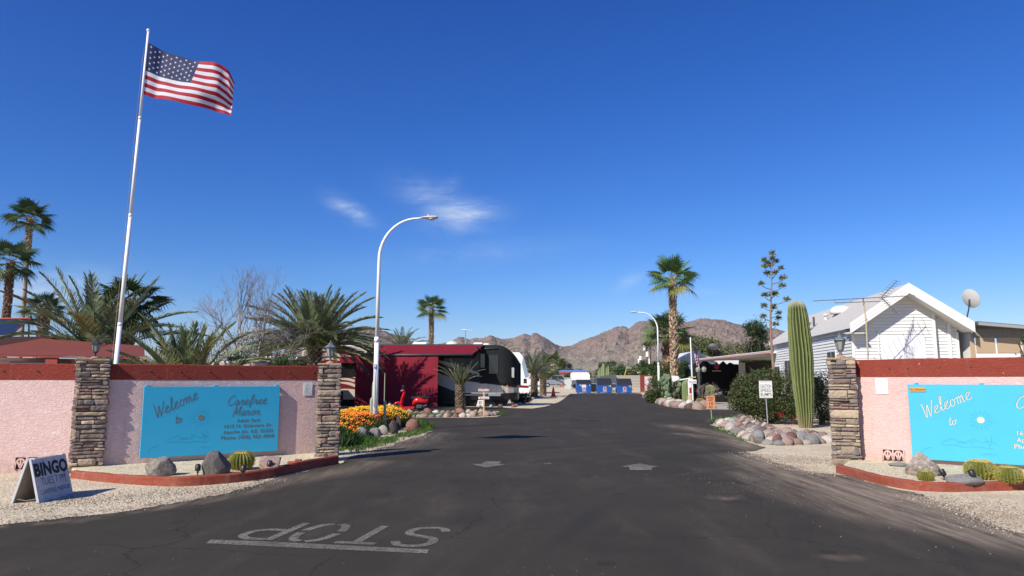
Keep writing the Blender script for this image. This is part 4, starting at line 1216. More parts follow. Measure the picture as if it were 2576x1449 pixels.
t = thing('flag', 'large striped flag with white stars on blue flying from the tall white flagpole', 'flag', fo)
mb.v = [flagpos(i / nu, j / nv) - fo for i in range(nu + 1) for j in range(nv + 1)]
canton = MB(); canton.v = list(mb.v)
for i in range(nu):
    for j in range(nv):
        q = (i * (nv + 1) + j, (i + 1) * (nv + 1) + j, (i + 1) * (nv + 1) + j + 1, i * (nv + 1) + j + 1)
        if i < nu * .4 and j < 28: canton.f.append(q); canton.mi.append(0); canton.c.append((1, 1, 1))
        else: mb.f.append(q); mb.mi.append((j // 4) % 2); mb.c.append((1, 1, 1))
mb.build('striped_cloth', [m_fr, m_fw], t, smooth=True)
cc = canton.build('canton', m_fb, t, smooth=True)
st = MB()
for row in range(9):
    for k in range(6 if row % 2 == 0 else 5):
        u0 = (.4 / 12) * (1 + 2 * k + (row % 2)); v0 = (7 / 13 / 10) * (row + 1)
        for side in (-1, 1):
            cen = flagpos(u0, v0); du = (flagpos(u0 + .01, v0) - cen) * 100; dv = (flagpos(u0, v0 + .01) - cen) * 100
            nn = du.cross(dv).normalized() * .006 * side
            ring = []
            for i in range(10):
                r_ = .026 if i % 2 == 0 else .011
                a = 2 * pi * i / 10
                ring.append(cen + du.normalized() * sin(a) * r_ - dv.normalized() * cos(a) * r_ + nn - fo)
            st.add([cen + nn - fo] + ring, [(0, 1 + i, 1 + (i + 1) % 10) for i in range(10)])
s_ = st.build('stars', m_fw, cc)

# ------------------------------------------------------------------ curved street lamps
def street_lamp(label, x, y, H, arm, r0, dirx=1.0, name='street_lamp'):
    t = thing(name, label, 'street lamp', (x, y, 0), 0, 'curved white street lamps')
    mb = MB(); mb.tube([(0, 0, 0), (0, 0, H * .42)], [r0, r0 * .86], 20); mb.tube([(0, 0, H * .41), (0, 0, H * .425), (0, 0, H * .435)], [r0 * 1.0, r0 * 1.0, r0 * .8], 20); mb.build('lower_pole', m_pole, t, smooth=True)
    mb = MB()
    pp = [(0, 0, H * .42), (0.01, 0, H * .78)]
    R = H * .17
    for i in range(1, 13):
        a = pi / 2 * i / 12; pp.append((dirx * (R * 1.05 - R * 1.05 * cos(a)) + .01, 0, H * .80 + (H * .995 - H * .80) * sin(a)))
    pp.append((dirx * arm * .8, 0, H)); 
    rr = [r0 * .78, r0 * .62] + [r0 * (.6 - .02 * i) for i in range(12)] + [r0 * .3]
    mb.tube(pp, rr, 16); mb.build('curved_arm', m_pole, t, smooth=True)
    mb = MB(); hx = arm * .78
    prof = [(0, .03), (.06, .055), (.25, .085), (.42, .085), (.50, .05), (.52, .01)]
    v = []; f = []; n = 12
    for (s_, h2) in prof:
        for k in range(n):
            a = 2 * pi * k / n; v.append((dirx * (hx + s_), cos(a) * (.05 + h2 * .9), H + sin(a) * h2 * .62))
    for i in range(len(prof) - 1):
        for k in range(n): f.append((i * n + k, i * n + (k + 1) % n, (i + 1) * n + (k + 1) % n, (i + 1) * n + k))
    f.append(tuple(range(n))); f.append(tuple((len(prof) - 1) * n + k for k in range(n)))
    mb.add(v, f); hd = mb.build('lamp_head', mat('lamp_head_paint', (.55, .54, .50), .5), t, smooth=True, fix=True)
    mb = MB(); mb.lathe([(.09, -.02), (.11, 0), (.105, .03)], 12, xf=XF((dirx * (hx + .3), 0, H - .06))); mb.build('lens', mat('lens_glass', (.5, .48, .42), .2, spec=.6), hd, smooth=True)
    mb = MB(); mb.tube([(dirx * (hx + .2), 0, H + .05), (dirx * (hx + .2), 0, H + .11)], .03, 8); mb.build('photocell', mat('lens_glass', (.5, .48, .42)), hd)
    return t
lampp = P(951, 900, 22.4)
t = street_lamp('tall white street lamp rising out of the flower bed', lampp.x - .05, 22.4, P(1060, 547, 22.4).z, P(1105, 547, 22.4).x - lampp.x - .12, .084)
mb = MB(); mb.box((-.07, -.14, 2.0), (.03, -.10, 2.12), ch=.008); mb.tube([(-.03, -.115, .8), (-.03, -.115, 2.0)], .012, 6); mb.build('switch_box', mat('grey_box', (.45, .46, .46), .5), t)
l2 = P(1656, 900, 53)
street_lamp('distant white street lamp behind the palms on the right', l2.x, 53, P(1592, 785, 53).z, (l2.x - P(1590, 785, 53).x), .085, dirx=-1.0)
# ------------------------------------------------------------------ vegetation builders
m_frond = mat('palm_leaf', (1, 1, 1), .5, .1, 3, attr=True, trans=.28, spec=.4)
m_leaf = mat('shrub_leaf', (1, 1, 1), .55, 0, attr=True, trans=.25, spec=.35)
m_bark = mat('palm_bark', (1, 1, 1), .92, .3, 14, .01, 30, attr=True)
m_twig = mat('grey_twigs', (.34, .285, .25), .9, .2, 6)
m_branch = mat('branch_bark', (.13, .10, .075), .9, .3, 8)

def pinnate(mb, base, az, el, length, droop, r, nl=38, ll=.42, colr=(.10, .13, .055), vee=.5, rcol=(.30, .26, .10), curl=0.0, rw=.02, lw=.022):
    d2 = Vector((cos(az), sin(az), 0)); side = Vector((-sin(az), cos(az), 0))
    n = 12; pts_ = [Vector(base)]; dirs = []
    a = el
    for i in range(n):
        s_ = (i + .5) / n
        a = el - droop * s_ ** 1.6
        dirv = d2 * cos(a) + Vector((0, 0, 1)) * sin(a) + side * curl * s_
        dirv.normalize(); dirs.append(dirv); pts_.append(pts_[-1] + dirv * (length / n))
    dirs.append(dirs[-1])
    mb.tube(pts_, [rw * (1 - .85 * i / n) for i in range(n + 1)], 4, 0, rcol, cap=False)
    for i in range(nl):
        s_ = .12 + .88 * (i + r.random() * .5) / nl
        k = min(int(s_ * n), n - 1); q = pts_[k].lerp(pts_[k + 1], s_ * n - k); f = dirs[k]
        up = side.cross(f) * -1
        if up.z < 0: up = -up
        prof = (min(1, s_ * 3.5) * (1.0 - .62 * s_ ** 2.2))
        for sg in (-1, 1):
            an = radians(58 - 34 * s_ + r.uniform(-7, 7)); v_ = vee + r.uniform(-.22, .22)
            dl = f * cos(an) + (side * sg * cos(v_) + up * sin(v_)) * sin(an)
            l = ll * prof * r.uniform(.85, 1.12)
            wv = (f * sin(an) * .8 + up * .35).normalized() * lw
            mid = q + dl * l * .55; tip = q + dl * l + Vector((0, 0, -l * .10))
            c_ = jit(colr, .3, r)
            mb.add([q - wv * .5, q + wv * .5, mid + wv, mid - wv, tip], [(0, 1, 2, 3), (3, 2, 4)], 0, c_)
def date_palm(name_label, x, y, z0, crown_z, fl, nf, seed, trunk_r=.22, els=(-.5, 1.45), group='date palms', colr=(.088, .118, .052), nl=40, droop=(.7, 1.5), llf=.16, h0=None, dead=0, vee=.5):
    r = random.Random(seed)
    t = thing('date_palm', name_label, 'palm', (x, y, z0), 0, group)
    H = crown_z - z0
    if H > .15:
        mb = MB(); n = 14; segs_ = max(6, int(H / .09))
        v = []; f = []
        for i in range(segs_ + 1):
            zz = H * i / segs_
            for k in range(n):
                th = 2 * pi * k / n; rr = trunk_r * (1.12 - .12 * min(1, zz)) * (1 + .03 * sin(i * 2.1 + k))
                v.append((rr * cos(th), rr * sin(th), zz))
        for i in range(segs_):
            for k in range(n):
                mb.f.append((i * n + k, i * n + (k + 1) % n, (i + 1) * n + (k + 1) % n, (i + 1) * n + k)); mb.mi.append(0); mb.c.append((.10, .068, .042))
        mb.v = v
        rows = int(H / (trunk_r * .42)) + 1
        for i in range(rows):
            nn = 9
            for k in range(nn):
                th = 2 * pi * (k + .5 * (i % 2)) / nn + r.uniform(-.08, .08); zz = H * i / rows + r.uniform(-.02, .02)
                R = trunk_r * 1.02; w = trunk_r * .30; hh_ = trunk_r * r.uniform(.36, .52)
                c_ = jit(r.choice([(.34, .25, .155), (.24, .165, .10), (.17, .115, .07)]), .2, r)
                xf = Matrix.Translation((R * cos(th), R * sin(th), zz)) @ Matrix.Rotation(th, 4, 'Z') @ Matrix.Rotation(radians(r.uniform(8, 24)), 4, 'Y')
                mb.add([(-.02, -w, 0), (-.02, w, 0), (.035, w * .5, hh_), (.035, -w * .5, hh_), (.05, 0, hh_ * .4)], [(0, 4, 3), (0, 1, 4), (1, 2, 4), (3, 4, 2)], 0, c_, xf)
        mb.build('trunk', m_bark, t, attr=True)
    mb = MB()
    ga = 2.399963
    for i in range(nf):
        s_ = i / max(1, nf - 1)
        el = els[1] + (els[0] - els[1]) * s_ ** .95 + r.uniform(-.1, .1)
        L_ = fl * (r.uniform(.86, 1.08)) * (.82 + .18 * min(1, s_ * 3))
        dr = droop[0] + (droop[1] - droop[0]) * s_ + r.uniform(-.2, .2)
        if el < 0: dr *= .55
        col = colr
        k = 1.0 - .1 * s_ + .12 * r.random()
        col = (colr[0] * k, colr[1] * k, colr[2] * k)
        if r.random() < .1: col = (.17, .17, .065)
        az = i * ga + r.uniform(-.2, .2)
        b_ = Vector((cos(az) * trunk_r * .45, sin(az) * trunk_r * .45, H - .12 * (1 - s_)))
        pinnate(mb, b_, az, el, L_, dr, r, nl, fl * llf, col, vee=vee, curl=r.uniform(-.18, .18), rw=.012 + fl * .006, lw=.007 + fl * .0075)
    for i in range(dead):
        az = r.uniform(0, 2 * pi)
        pinnate(mb, Vector((0, 0, H - .2)), az, -.6, fl * .8, .7, r, nl // 2, fl * .1, (.27, .20, .11), rw=.02)
    mb.build('crown', m_frond, t, attr=True)
    return t

def fan_leaf(mb, base, az, el, pet, R, r, colr, droopk=.35, nseg=26, spread=2.2, roll=0.0):
    d2 = Vector((cos(az), sin(az), 0)); side = Vector((-sin(az), cos(az), 0)); upz = Vector((0, 0, 1))
    f = (d2 * cos(el) + upz * sin(el)).normalized()
    c = Vector(base) + f * pet - upz * pet * .06
    mb.tube([base, Vector(base).lerp(c, .5) + upz * pet * .02, c], [.02, .016, .012], 4, 0, (.26, .25, .10), cap=False)
    el2 = el - .22
    f2 = (d2 * cos(el2) + upz * sin(el2)).normalized(); n_ = f2.cross(side); 
    if n_.z < 0: n_ = -n_
    side = (side * cos(roll) + n_ * sin(roll)).normalized(); n_ = side.cross(f2) if side.cross(f2).z > 0 else f2.cross(side)
    inner = []
    for k in range(nseg + 1):
        a = -spread + 2 * spread * k / nseg
        dr = f2 * cos(a) + side * sin(a)
        rr = R * .52 * (.88 + .12 * cos(a)); pl_ = n_ * (.018 * R * (1 if k % 2 else -1))
        inner.append(c + dr * rr + pl_ - upz * (.04 * R) + n_ * .06 * R * abs(sin(a)))
    for k in range(nseg):
        a = -spread + 2 * spread * (k + .5) / nseg + r.uniform(-.02, .02)
        dr = f2 * cos(a) + side * sin(a)
        l = R * (.86 + .14 * cos(a)) * r.uniform(.9, 1.06)
        dp = droopk * R * r.uniform(.4, 1.2) * (.6 + .4 * abs(sin(a)))
        m0 = c + dr * l * .80 - upz * dp * .28
        tip = c + dr * l - upz * dp
        w = side * cos(a) - f2 * sin(a); w = w * R * .022
        c_ = jit(colr, .22, r)
        mb.add([c, inner[k], inner[k + 1], m0 + w, m0 - w, tip], [(0, 1, 2), (1, 4, 3, 2), (4, 5, 3)], 0, c_)
def fan_palm(label, x, y, z0, H, tr, cr, nl, seed, boots=(0, 1), skirt=0, lean=(0, 0), colr=(.10, .155, .05), group='fan palms', els=(-.75, 1.35), bootc=None, petf=.56, bare=(.20, .15, .11), blob=None, cut=1.0):
    r = random.Random(seed)
    t = thing('fan_palm', label, 'palm', (x, y, z0), 0, group)
    mb = MB(); n = 14; segs_ = int(H / .12)
    def ctr(zz): s_ = zz / H; return Vector((lean[0] * s_ ** 1.5, lean[1] * s_ ** 1.5, zz))
    for i in range(segs_ + 1):
        zz = H * i / segs_; c = ctr(zz)
        for k in range(n):
            th = 2 * pi * k / n; rr = tr * (1.0 + .35 * exp(-zz / .5)) * (1 - .18 * zz / H) * (1 + .035 * sin(zz * 40 + noise.noise((x, zz, k)) * 3))
            if blob and blob[0] < zz / H < blob[1]: rr *= 1.35
            mb.v.append((c.x + rr * cos(th), c.y + rr * sin(th), zz))
    for i in range(segs_):
        cb = jit(bare, .18, r)
        for k in range(n):
            mb.f.append((i * n + k, i * n + (k + 1) % n, (i + 1) * n + (k + 1) % n, (i + 1) * n + k)); mb.mi.append(0); mb.c.append(cb)
    bc = bootc or [(.52, .38, .24), (.33, .21, .13), (.20, .125, .08), (.62, .49, .33)]
    if boots:
        z_ = H * boots[0]; zend = H * boots[1]; i = 0
        while z_ < zend:
            nn = 8
            for k in range(nn):
                th = 2 * pi * (k + .5 * (i % 2)) / nn + r.uniform(-.15, .15); zz = z_ + r.uniform(-.03, .03); c = ctr(zz)
                R = tr * .98; w = tr * r.uniform(.26, .38); hh_ = tr * r.uniform(.7, 1.3)
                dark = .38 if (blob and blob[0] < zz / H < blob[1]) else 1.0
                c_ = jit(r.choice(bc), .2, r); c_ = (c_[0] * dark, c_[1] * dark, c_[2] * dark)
                tlt = radians(r.uniform(8, 30)); tw = r.uniform(-.5, .5)
                xf = Matrix.Translation((c.x + R * cos(th), c.y + R * sin(th), zz)) @ Matrix.Rotation(th, 4, 'Z') @ Matrix.Rotation(tw, 4, 'X') @ Matrix.Rotation(tlt, 4, 'Y')
                mb.add([(-.02, -w, 0), (-.02, w, 0), (.02, w * .45, hh_), (.02, -w * .45, hh_), (.05, 0, hh_ * .45)], [(0, 4, 3), (0, 1, 4), (1, 2, 4), (3, 4, 2)], 0, c_, xf)
            z_ += tr * .42; i += 1
    mb.build('trunk', m_bark, t, attr=True)
    mb = MB(); top = ctr(H); ga = 2.399963
    for i in range(nl):
        s_ = i / max(1, nl - 1); az = i * ga + r.uniform(-.25, .25)
        el = els[1] + (els[0] - els[1]) * s_ ** .85 + r.uniform(-.12, .12)
        k = .85 + .3 * r.random()
        col = (colr[0] * k, colr[1] * k, colr[2] * k)
        if s_ > .9 and r.random() < .5: col = (.22, .22, .07)
        fan_leaf(mb, top + Vector((cos(az) * tr * .4, sin(az) * tr * .4, -.18 * s_ * cr)), az, el, cr * petf * r.uniform(.85, 1.1), cr * .62 * r.uniform(.9, 1.1), r, col, roll=r.uniform(-.5, .5), droopk=.22 + .25 * s_)
    mb.build('crown', m_frond, t, attr=True)
    if skirt:
        mb = MB()
        for i in range(skirt):
            az = r.uniform(0, 2 * pi)
            fan_leaf(mb, top + Vector((cos(az) * tr, sin(az) * tr, -.5 - .7 * r.random())), az, -1.2, cr * .25, cr * .45, r, jit((.25, .17, .10), .2, r), droopk=.5, nseg=12)
        mb.build('dead_fronds', m_frond, t, attr=True)
    return t

def leaf_cloud(mb, n, sample, size, cols, r, flat_=0.0):
    for _ in range(n):
        q, sh = sample()
        d = Vector((r.uniform(-1, 1), r.uniform(-1, 1), r.uniform(-1, 1) + flat_)).normalized(); a = d.orthogonal().normalized()
        a = (Matrix.Rotation(r.uniform(0, 6.28), 3, d) @ a); b_ = d.cross(a)
        s_ = size * r.uniform(.6, 1.3)
        c_ = jit(r.choice(cols), .25, r); c_ = (c_[0] * sh, c_[1] * sh, c_[2] * sh)
        mb.add([q - a * s_, q + b_ * s_ * .38, q + a * s_, q - b_ * s_ * .38], [(0, 1, 2, 3)], 0, c_)
def branches(mb, p0, d0, l0, r0, depth, r, spread=.6, up=.15, ends=None, ratio=.74, k3=3):
    p1 = p0 + d0 * l0 * .5 + Vector((r.uniform(-1, 1), r.uniform(-1, 1), 0)) * l0 * .06
    p2 = p1 + (d0 + Vector((r.uniform(-1, 1), r.uniform(-1, 1), r.uniform(-1, 1))) * .15).normalized() * l0 * .5
    mb.tube([p0, p1, p2], [r0, r0 * .85, r0 * .68], 5 if depth > 3 else 3, 0, (1, 1, 1), cap=False)
    if depth <= 0:
        if ends is not None: ends.append(p2)
        return
    for _ in range(r.choice((2, 3)) if k3 == 3 else k3):
        d = (d0 + Vector((r.uniform(-1, 1), r.uniform(-1, 1), r.uniform(-1, 1))) * spread + Vector((0, 0, up))).normalized()
        branches(mb, p2, d, l0 * ratio * r.uniform(.8, 1.15), r0 * .62, depth - 1, r, spread, up, ends, ratio, k3)
def tree(label, x, y, H, W, seed, cols, n=6000, size=.06, name='desert_tree', cat='tree', group='desert trees', z0=None, clumps=26, trunkf=.22, mbk=None, low=0.12, depth=None):
    r = random.Random(seed); z0 = ground_h(x, y) if z0 is None else z0
    t = thing(name, label, cat, (x, y, z0), 0, group)
    mb = MB()
    for k in range(3):
        d = Vector((r.uniform(-.5, .5), r.uniform(-.4, .4), 1)).normalized()
        branches(mb, Vector((0, 0, -.1)), d, H * .38, H * .018, 2, r, .55, .1)
    mb.build('trunk', mbk or m_branch, t)
    cl_ = []
    for _ in range(clumps):
        a = r.uniform(0, 2 * pi); s_ = sqrt(r.random()); zz = r.uniform(low, 1)
        env = sqrt(max(0, 1 - ((zz - .45) / .62) ** 2))
        cl_.append((Vector((cos(a) * s_ * W / 2 * env, sin(a) * s_ * W / 2 * env * .8, H * zz * .93)), r.uniform(.10, .22) * min(W, H)))
    def smp():
        c, rad = r.choice(cl_)
        while True:
            q = Vector((r.gauss(0, .45), r.gauss(0, .45), r.gauss(0, .34)))
            if q.length < 1.25: break
        w = c + q * rad
        return Vector((w.x, w.y, max(w.z, .02))), 1.0
    mb = MB(); leaf_cloud(mb, n, smp, size, cols, r); mb.build('crown', m_leaf, t, attr=True)
    return t

# ------------------------------------------------------------------ palms on the left
def pal(px, Y): return P(px, 957, Y).x
date_palm('huge silvery date palm whose trunk rises behind the narrow pillar', pal(789, 39), 39, 0, P(789, 872, 39).z, 3.95, 96, 7, trunk_r=.36, els=(-.12, 1.45), nl=62, droop=(.3, 1.0), colr=(.165, .20, .10), dead=3, llf=.19)
date_palm('spreading young date palm with tall feathery fronds behind the flagpole', pal(238, 26), 26, 0, P(238, 885, 26).z, 3.35, 32, 8, trunk_r=.28, els=(.35, 1.45), nl=60, droop=(.15, .8), colr=(.175, .215, .115), llf=.2)
date_palm('low bushy date palm just right of the flagpole behind the shaded wall', pal(465, 19), 19, 0, 1.2, 2.55, 48, 9, trunk_r=.2, els=(.05, 1.5), nl=54, droop=(.4, 1.25), colr=(.15, .18, .08), llf=.2)
date_palm('date palm rising above the motorhome roof beside the street lamp', pal(1010, 62), 62, 0, 4.2, 2.7, 30, 10, trunk_r=.25, els=(-.1, 1.45), nl=34, colr=(.12, .14, .07), llf=.2)
date_palm('date palm with pale tips showing above the black front cover', pal(1250, 66), 66, 0, 3.6, 2.3, 28, 12, trunk_r=.25, els=(0, 1.45), nl=30, colr=(.15, .16, .085))
date_palm('small date palm with V shaped crown before the motorhome front', pal(1158, 39.5), 39.5, 0, 1.35, 1.6, 18, 13, trunk_r=.22, els=(.72, 1.35), nl=44, droop=(.15, .7), colr=(.15, .17, .085), llf=.17)
date_palm('date palm standing at the left kerb in front of the second motorhome', pal(1344, 68), 68, 0, 2.35, 2.7, 30, 14, trunk_r=.3, els=(.1, 1.45), nl=36, droop=(.3, .9), colr=(.13, .155, .09))
date_palm('pale olive date palm just right of the kerbside one', pal(1366, 74), 74, 0, 1.7, 2.7, 30, 15, trunk_r=.3, els=(.1, 1.5), nl=36, droop=(.2, .8), colr=(.155, .17, .10))
fan_palm('tallest fan palm with a leaning bare trunk at the far left', pal(46, 42), 42, 0, P(75, 548, 42).z, .13, 1.35, 20, 21, boots=(.82, .99), lean=(P(75, 548, 42).x - pal(46, 42), 0), els=(-.35, 1.35), colr=(.045, .08, .027), bare=(.30, .22, .165))
fan_palm('fan palm cut by the left edge with hanging fronds', pal(1, 37), 37, 0, P(2, 655, 37).z, .14, 1.35, 18, 22, boots=(.35, .97), els=(-.7, 1.2), colr=(.055, .09, .035), bare=(.2, .14, .1), bootc=[(.16, .09, .06), (.22, .13, .09)])
fan_palm('short fan palm above the red roofed shed between the others', pal(97, 38), 38, 0, P(97, 780, 38).z, .22, 1.1, 18, 23, boots=(.3, 1), els=(-.3, 1.4), colr=(.085, .115, .05), bootc=[(.28, .19, .13), (.2, .13, .09)])
fan_palm('dark fan palm directly behind the flagpole', pal(312, 27), 27, 0, P(312, 758, 27).z, .2, 1.3, 22, 24, boots=(.3, 1), els=(-.8, 1.25), colr=(.045, .075, .025))
fan_palm('slim fan palm rising behind the awning of the motorhome', pal(1083, 72), 72, 0, P(1083, 778, 72).z, .2, 1.6, 19, 25, boots=(.2, 1), els=(-.35, 1.35), bootc=[(.40, .30, .20), (.25, .17, .11), (.15, .1, .07)])
# right hand palms
fan_palm('tall fan palm with a flaky cream and brown trunk at the right kerb', pal(1697, 50), 50, 0, P(1694, 700, 50).z, .21, 1.75, 24, 26, boots=(.02, 1), lean=(.05, 0), els=(-.35, 1.35), colr=(.11, .185, .05), blob=(.82, .90), petf=.58)
fan_palm('shorter shaggy fan palm behind the tall one', pal(1683, 57), 57, 0, P(1683, 838, 57).z, .38, 2.0, 32, 27, boots=(.25, 1), els=(-.25, 1.4), colr=(.12, .165, .07), bootc=[(.50, .30, .19), (.30, .15, .10), (.2, .1, .07)])
fan_palm('distant yellow-green fan palm behind the grey pickup', pal(1389, 135), 135, .7, 3.7, .4, 3.0, 24, 28, boots=(.2, 1), els=(-.8, 1.3), colr=(.13, .165, .05))

# ------------------------------------------------------------------ bare grey tree and green trees on the left
def bare_tree(label, px, Y, H, seed, spread=.62, group='leafless grey trees'):
    r = random.Random(seed); x = pal(px, Y)
    t = thing('bare_tree', label, 'tree', (x, Y, 0), 0, group)
    mb = MB(); mb.tube([(0, 0, 0), (.05, 0, H * .22)], [H * .022, H * .018], 7); mb.build('trunk', m_twig, t)
    mb = MB()
    for k in range(5):
        d = Vector((r.uniform(-1, 1) * .9, r.uniform(-.6, .6), .85)).normalized()
        branches(mb, Vector((.05, 0, H * .2)), d, H * .24, H * .010, 6, r, spread, .10, None, .76)
    mb.build('branches', m_twig, t)
bare_tree('leafless grey tree standing between the two date palms behind the wall', 600, 31, 6.0, 41)
bare_tree('tangled leafless tree leaning against the big date palm', 672, 32, 4.6, 42, .75)
OLV = [(.085, .10, .03), (.11, .12, .045), (.06, .075, .025), (.14, .13, .07)]
GRN = [(.035, .075, .018), (.05, .095, .022), (.025, .05, .014), (.07, .11, .03)]
tree('green feathery bush behind the wall below the big date palm', pal(668, 30), 30, 2.75, 4.4, 51, GRN + [(.09, .12, .035)], 12000, .055, 'garden_bush', 'bush', 'green bushes')
tree('dark green bush at the foot of the grey tree behind the wall', pal(575, 29), 29, 2.35, 3.4, 52, [(.03, .05, .016), (.05, .06, .025), (.10, .085, .06)], 8500, .055, 'garden_bush', 'bush', 'green bushes')
tree('thin olive green tree behind the leafless grey tree', pal(640, 40), 40, 4.3, 4.6, 53, [(.13, .12, .085), (.11, .115, .06), (.16, .14, .11)], 9000, .06)
tree('green leafy bush filling the gap between the flagpole palm and the grey tree', pal(540, 27), 27, 2.2, 3.4, 63, GRN + [(.10, .13, .05)], 8000, .05, 'garden_bush', 'bush', 'green bushes')
PAL_ = [(.13, .155, .06), (.155, .18, .075), (.10, .12, .045), (.18, .19, .10)]
# right hand background trees
tree('broad pale green tree behind the carport, left of the satellite dish', pal(1765, 88), 88, 6.7, 9.5, 54, PAL_, 20000, .15)
tree('pale green desert tree right of the satellite dish', pal(1845, 92), 92, 6.4, 9, 55, PAL_, 17000, .15)
tree('tall slender pale green tree just right of the fan palms', pal(1728, 84), 84, 5.6, 5.2, 56, PAL_, 8000, .13)
tree('dark evergreen tree behind the flowering agave stalk', pal(1915, 78), 78, 8.2, 5.4, 57, [(.025, .05, .018), (.04, .07, .025), (.055, .085, .03)], 20000, .12, clumps=34)
tree('dark evergreen tree beside the far corner of the mobile home', pal(1968, 84), 84, 6.6, 6, 58, [(.018, .035, .012), (.03, .055, .018)], 9000, .10)
tree('green tree behind the small white house left of the carport', pal(1700, 74), 74, 3.2, 5.5, 59, GRN, 8000, .09)
# band of far desert trees beyond the bins
rr_ = random.Random(77)
FAR = [(1400, 175, 4.4, 7, 'D'), (1418, 165, 3.2, 7, 'G'), (1412, 190, 6.4, 3.5, 'D'), (1424, 190, 6.0, 3.5, 'D'), (1448, 168, 3.3, 10, 'G'), (1476, 160, 3.0, 9, 'G'), (1499, 150, 4.6, 9, 'P'), (1530, 145, 2.9, 8, 'P'),
       (1561, 150, 3.0, 10, 'P'), (1587, 160, 3.2, 8, 'P'), (1614, 140, 5.0, 9, 'P'), (1636, 120, 4.8, 8, 'G'), (1652, 112, 3.2, 7, 'G'), (1533, 190, 6.6, 5, 'G'), (1380, 150, 3.4, 7, 'G'), (1668, 100, 3.5, 6, 'G'),
       (1780, 120, 4, 10, 'P'), (1812, 105, 3.6, 9, 'G'), (1880, 100, 4.5, 8, 'P'), (2000, 110, 5, 10, 'G')]
FL = {'D': ('narrow dark evergreen', [(.022, .035, .018), (.035, .05, .025)]), 'G': ('round green', GRN), 'P': ('pale olive', PAL_)}
WHERE = ['behind the pickup at the far left of the tree line', 'just right of the pickup beyond the blue roofed shelter', 'poking above the tree line left of the shelter', 'standing second from left above the tree line', 'directly behind the blue roofed shelter', 'between shelter and many armed cactus, far off', 'spreading left of the many armed cactus', 'low, right behind the many armed cactus', 'above the grey block wall, behind the middle bin', 'behind the right end of the grey block wall', 'behind the utility poles', 'between the utility poles and the far street lamp', 'behind the far street lamp base', 'tallest one behind the many armed cactus', 'behind the palms in front of the second motorhome', 'low behind the red and pink wall end', 'far behind the satellite dish', 'low behind the small white house roof', 'far behind the carport roof', 'far behind the mobile home corner']
for i, ((px, Y, H, W, k), wh) in enumerate(zip(FAR, WHERE)):
    tree('%s tree %s' % (FL[k][0], wh), pal(px, Y), Y, H * .92, W * 1.7, 200 + i, FL[k][1], 5200, .24 if W > 4 else .15, clumps=20, low=.05, group='trees of the far tree line')

# distant ground cover of the valley floor: scrub that reads as one mass
r = random.Random(9); mb = MB(); v0, f0 = ICO[1]
for i in range(2600):
    y = 230 * (6.2 ** r.random()); x = (r.uniform(-.9, .75)) * y
    s_ = r.uniform(1.0, 2.6); z = ground_h(x, y)
    c_ = jit(r.choice([(.055, .07, .03), (.08, .09, .045), (.04, .05, .022), (.10, .095, .06)]), .2, r)
    mb.add([(x + q.x * s_ * 1.3, y + q.y * s_, z + q.z * s_ * .8 + .3) for q in v0], f0, 0, c_)
tag(mb.build('desert_scrub', m_leaf, attr=True, smooth=False), 'grey-green scrub covering the valley floor below the mountains', 'scrub', kind='stuff')
# small far houses at the foot of the slope
m_hw = mat('far_house_wall', (.6, .57, .52), .8); m_hr = mat('far_house_roof', (.52, .5, .48), .7)
r = random.Random(19)
hs = [(1563, 700, 15, 'widest pale house at the foot of the slope'), (1574, 760, 11, 'small white house right of the widest one on the far slope'), (1583, 720, 10, 'tiny white house in the middle of the far cluster'), (1597, 730, 12, 'white house at the right of the far cluster'), (1551, 820, 9, 'leftmost tiny house of the far cluster'), (1606, 800, 9, 'faint pale house next to the utility poles on the far slope')]
for i, (px, Y, w, lab) in enumerate(hs):
    x = pal(px, Y); z = P(px, 934 + (i % 3) * 1.6, Y).z
    t = thing('far_house', lab, 'house', (x, Y, z), r.uniform(-.3, .3), 'far houses on the slope')
    mb = MB(); mb.box((-w / 2, -4, -9), (w / 2, 4, 3)); 
    mb.build('wall', m_hw, t)
    mb = MB(); mb.prism([(-w / 2 - .4, 3), (w / 2 + .4, 3), (0, 4.6)], -4.3, 4.3, 'y'); mb.build('roof', m_hr, t, fix=True)
# ------------------------------------------------------------------ red roofed shed and solar panel behind the left wall
def corrug_mat(name, col, sc, rough=.55, axis=0):
    m = mat(name, col, rough, .12, 1.5)
    return m
m_rroof = mat('red_metal_roof', (.40, .125, .08), .6, .14, 1.2, spec=.3)
m_psid = mat('pink_siding', (.55, .42, .40), .7, .06, 3)
m_dkred = mat('dark_red_trim', (.22, .035, .028), .6)
def siding(mb, x0, x1, z0, z1, course=.12, y=0.0, depth=.018, mi=0, top=None):
    """lap siding facing -y; top(x) optional upper limit (list of two heights at x0, x1)"""
    z = z0
    while z < z1 - 1e-4:
        zt = min(z + course, z1)
        mb.add([(x0, y - depth, z), (x1, y - depth, z), (x1, y, zt), (x0, y, zt)], [(0, 1, 2, 3)], mi)
        mb.add([(x0, y - depth, z), (x0, y, z), (x1, y, z), (x1, y - depth, z)], [(0, 1, 2, 3)], mi)
        z = zt
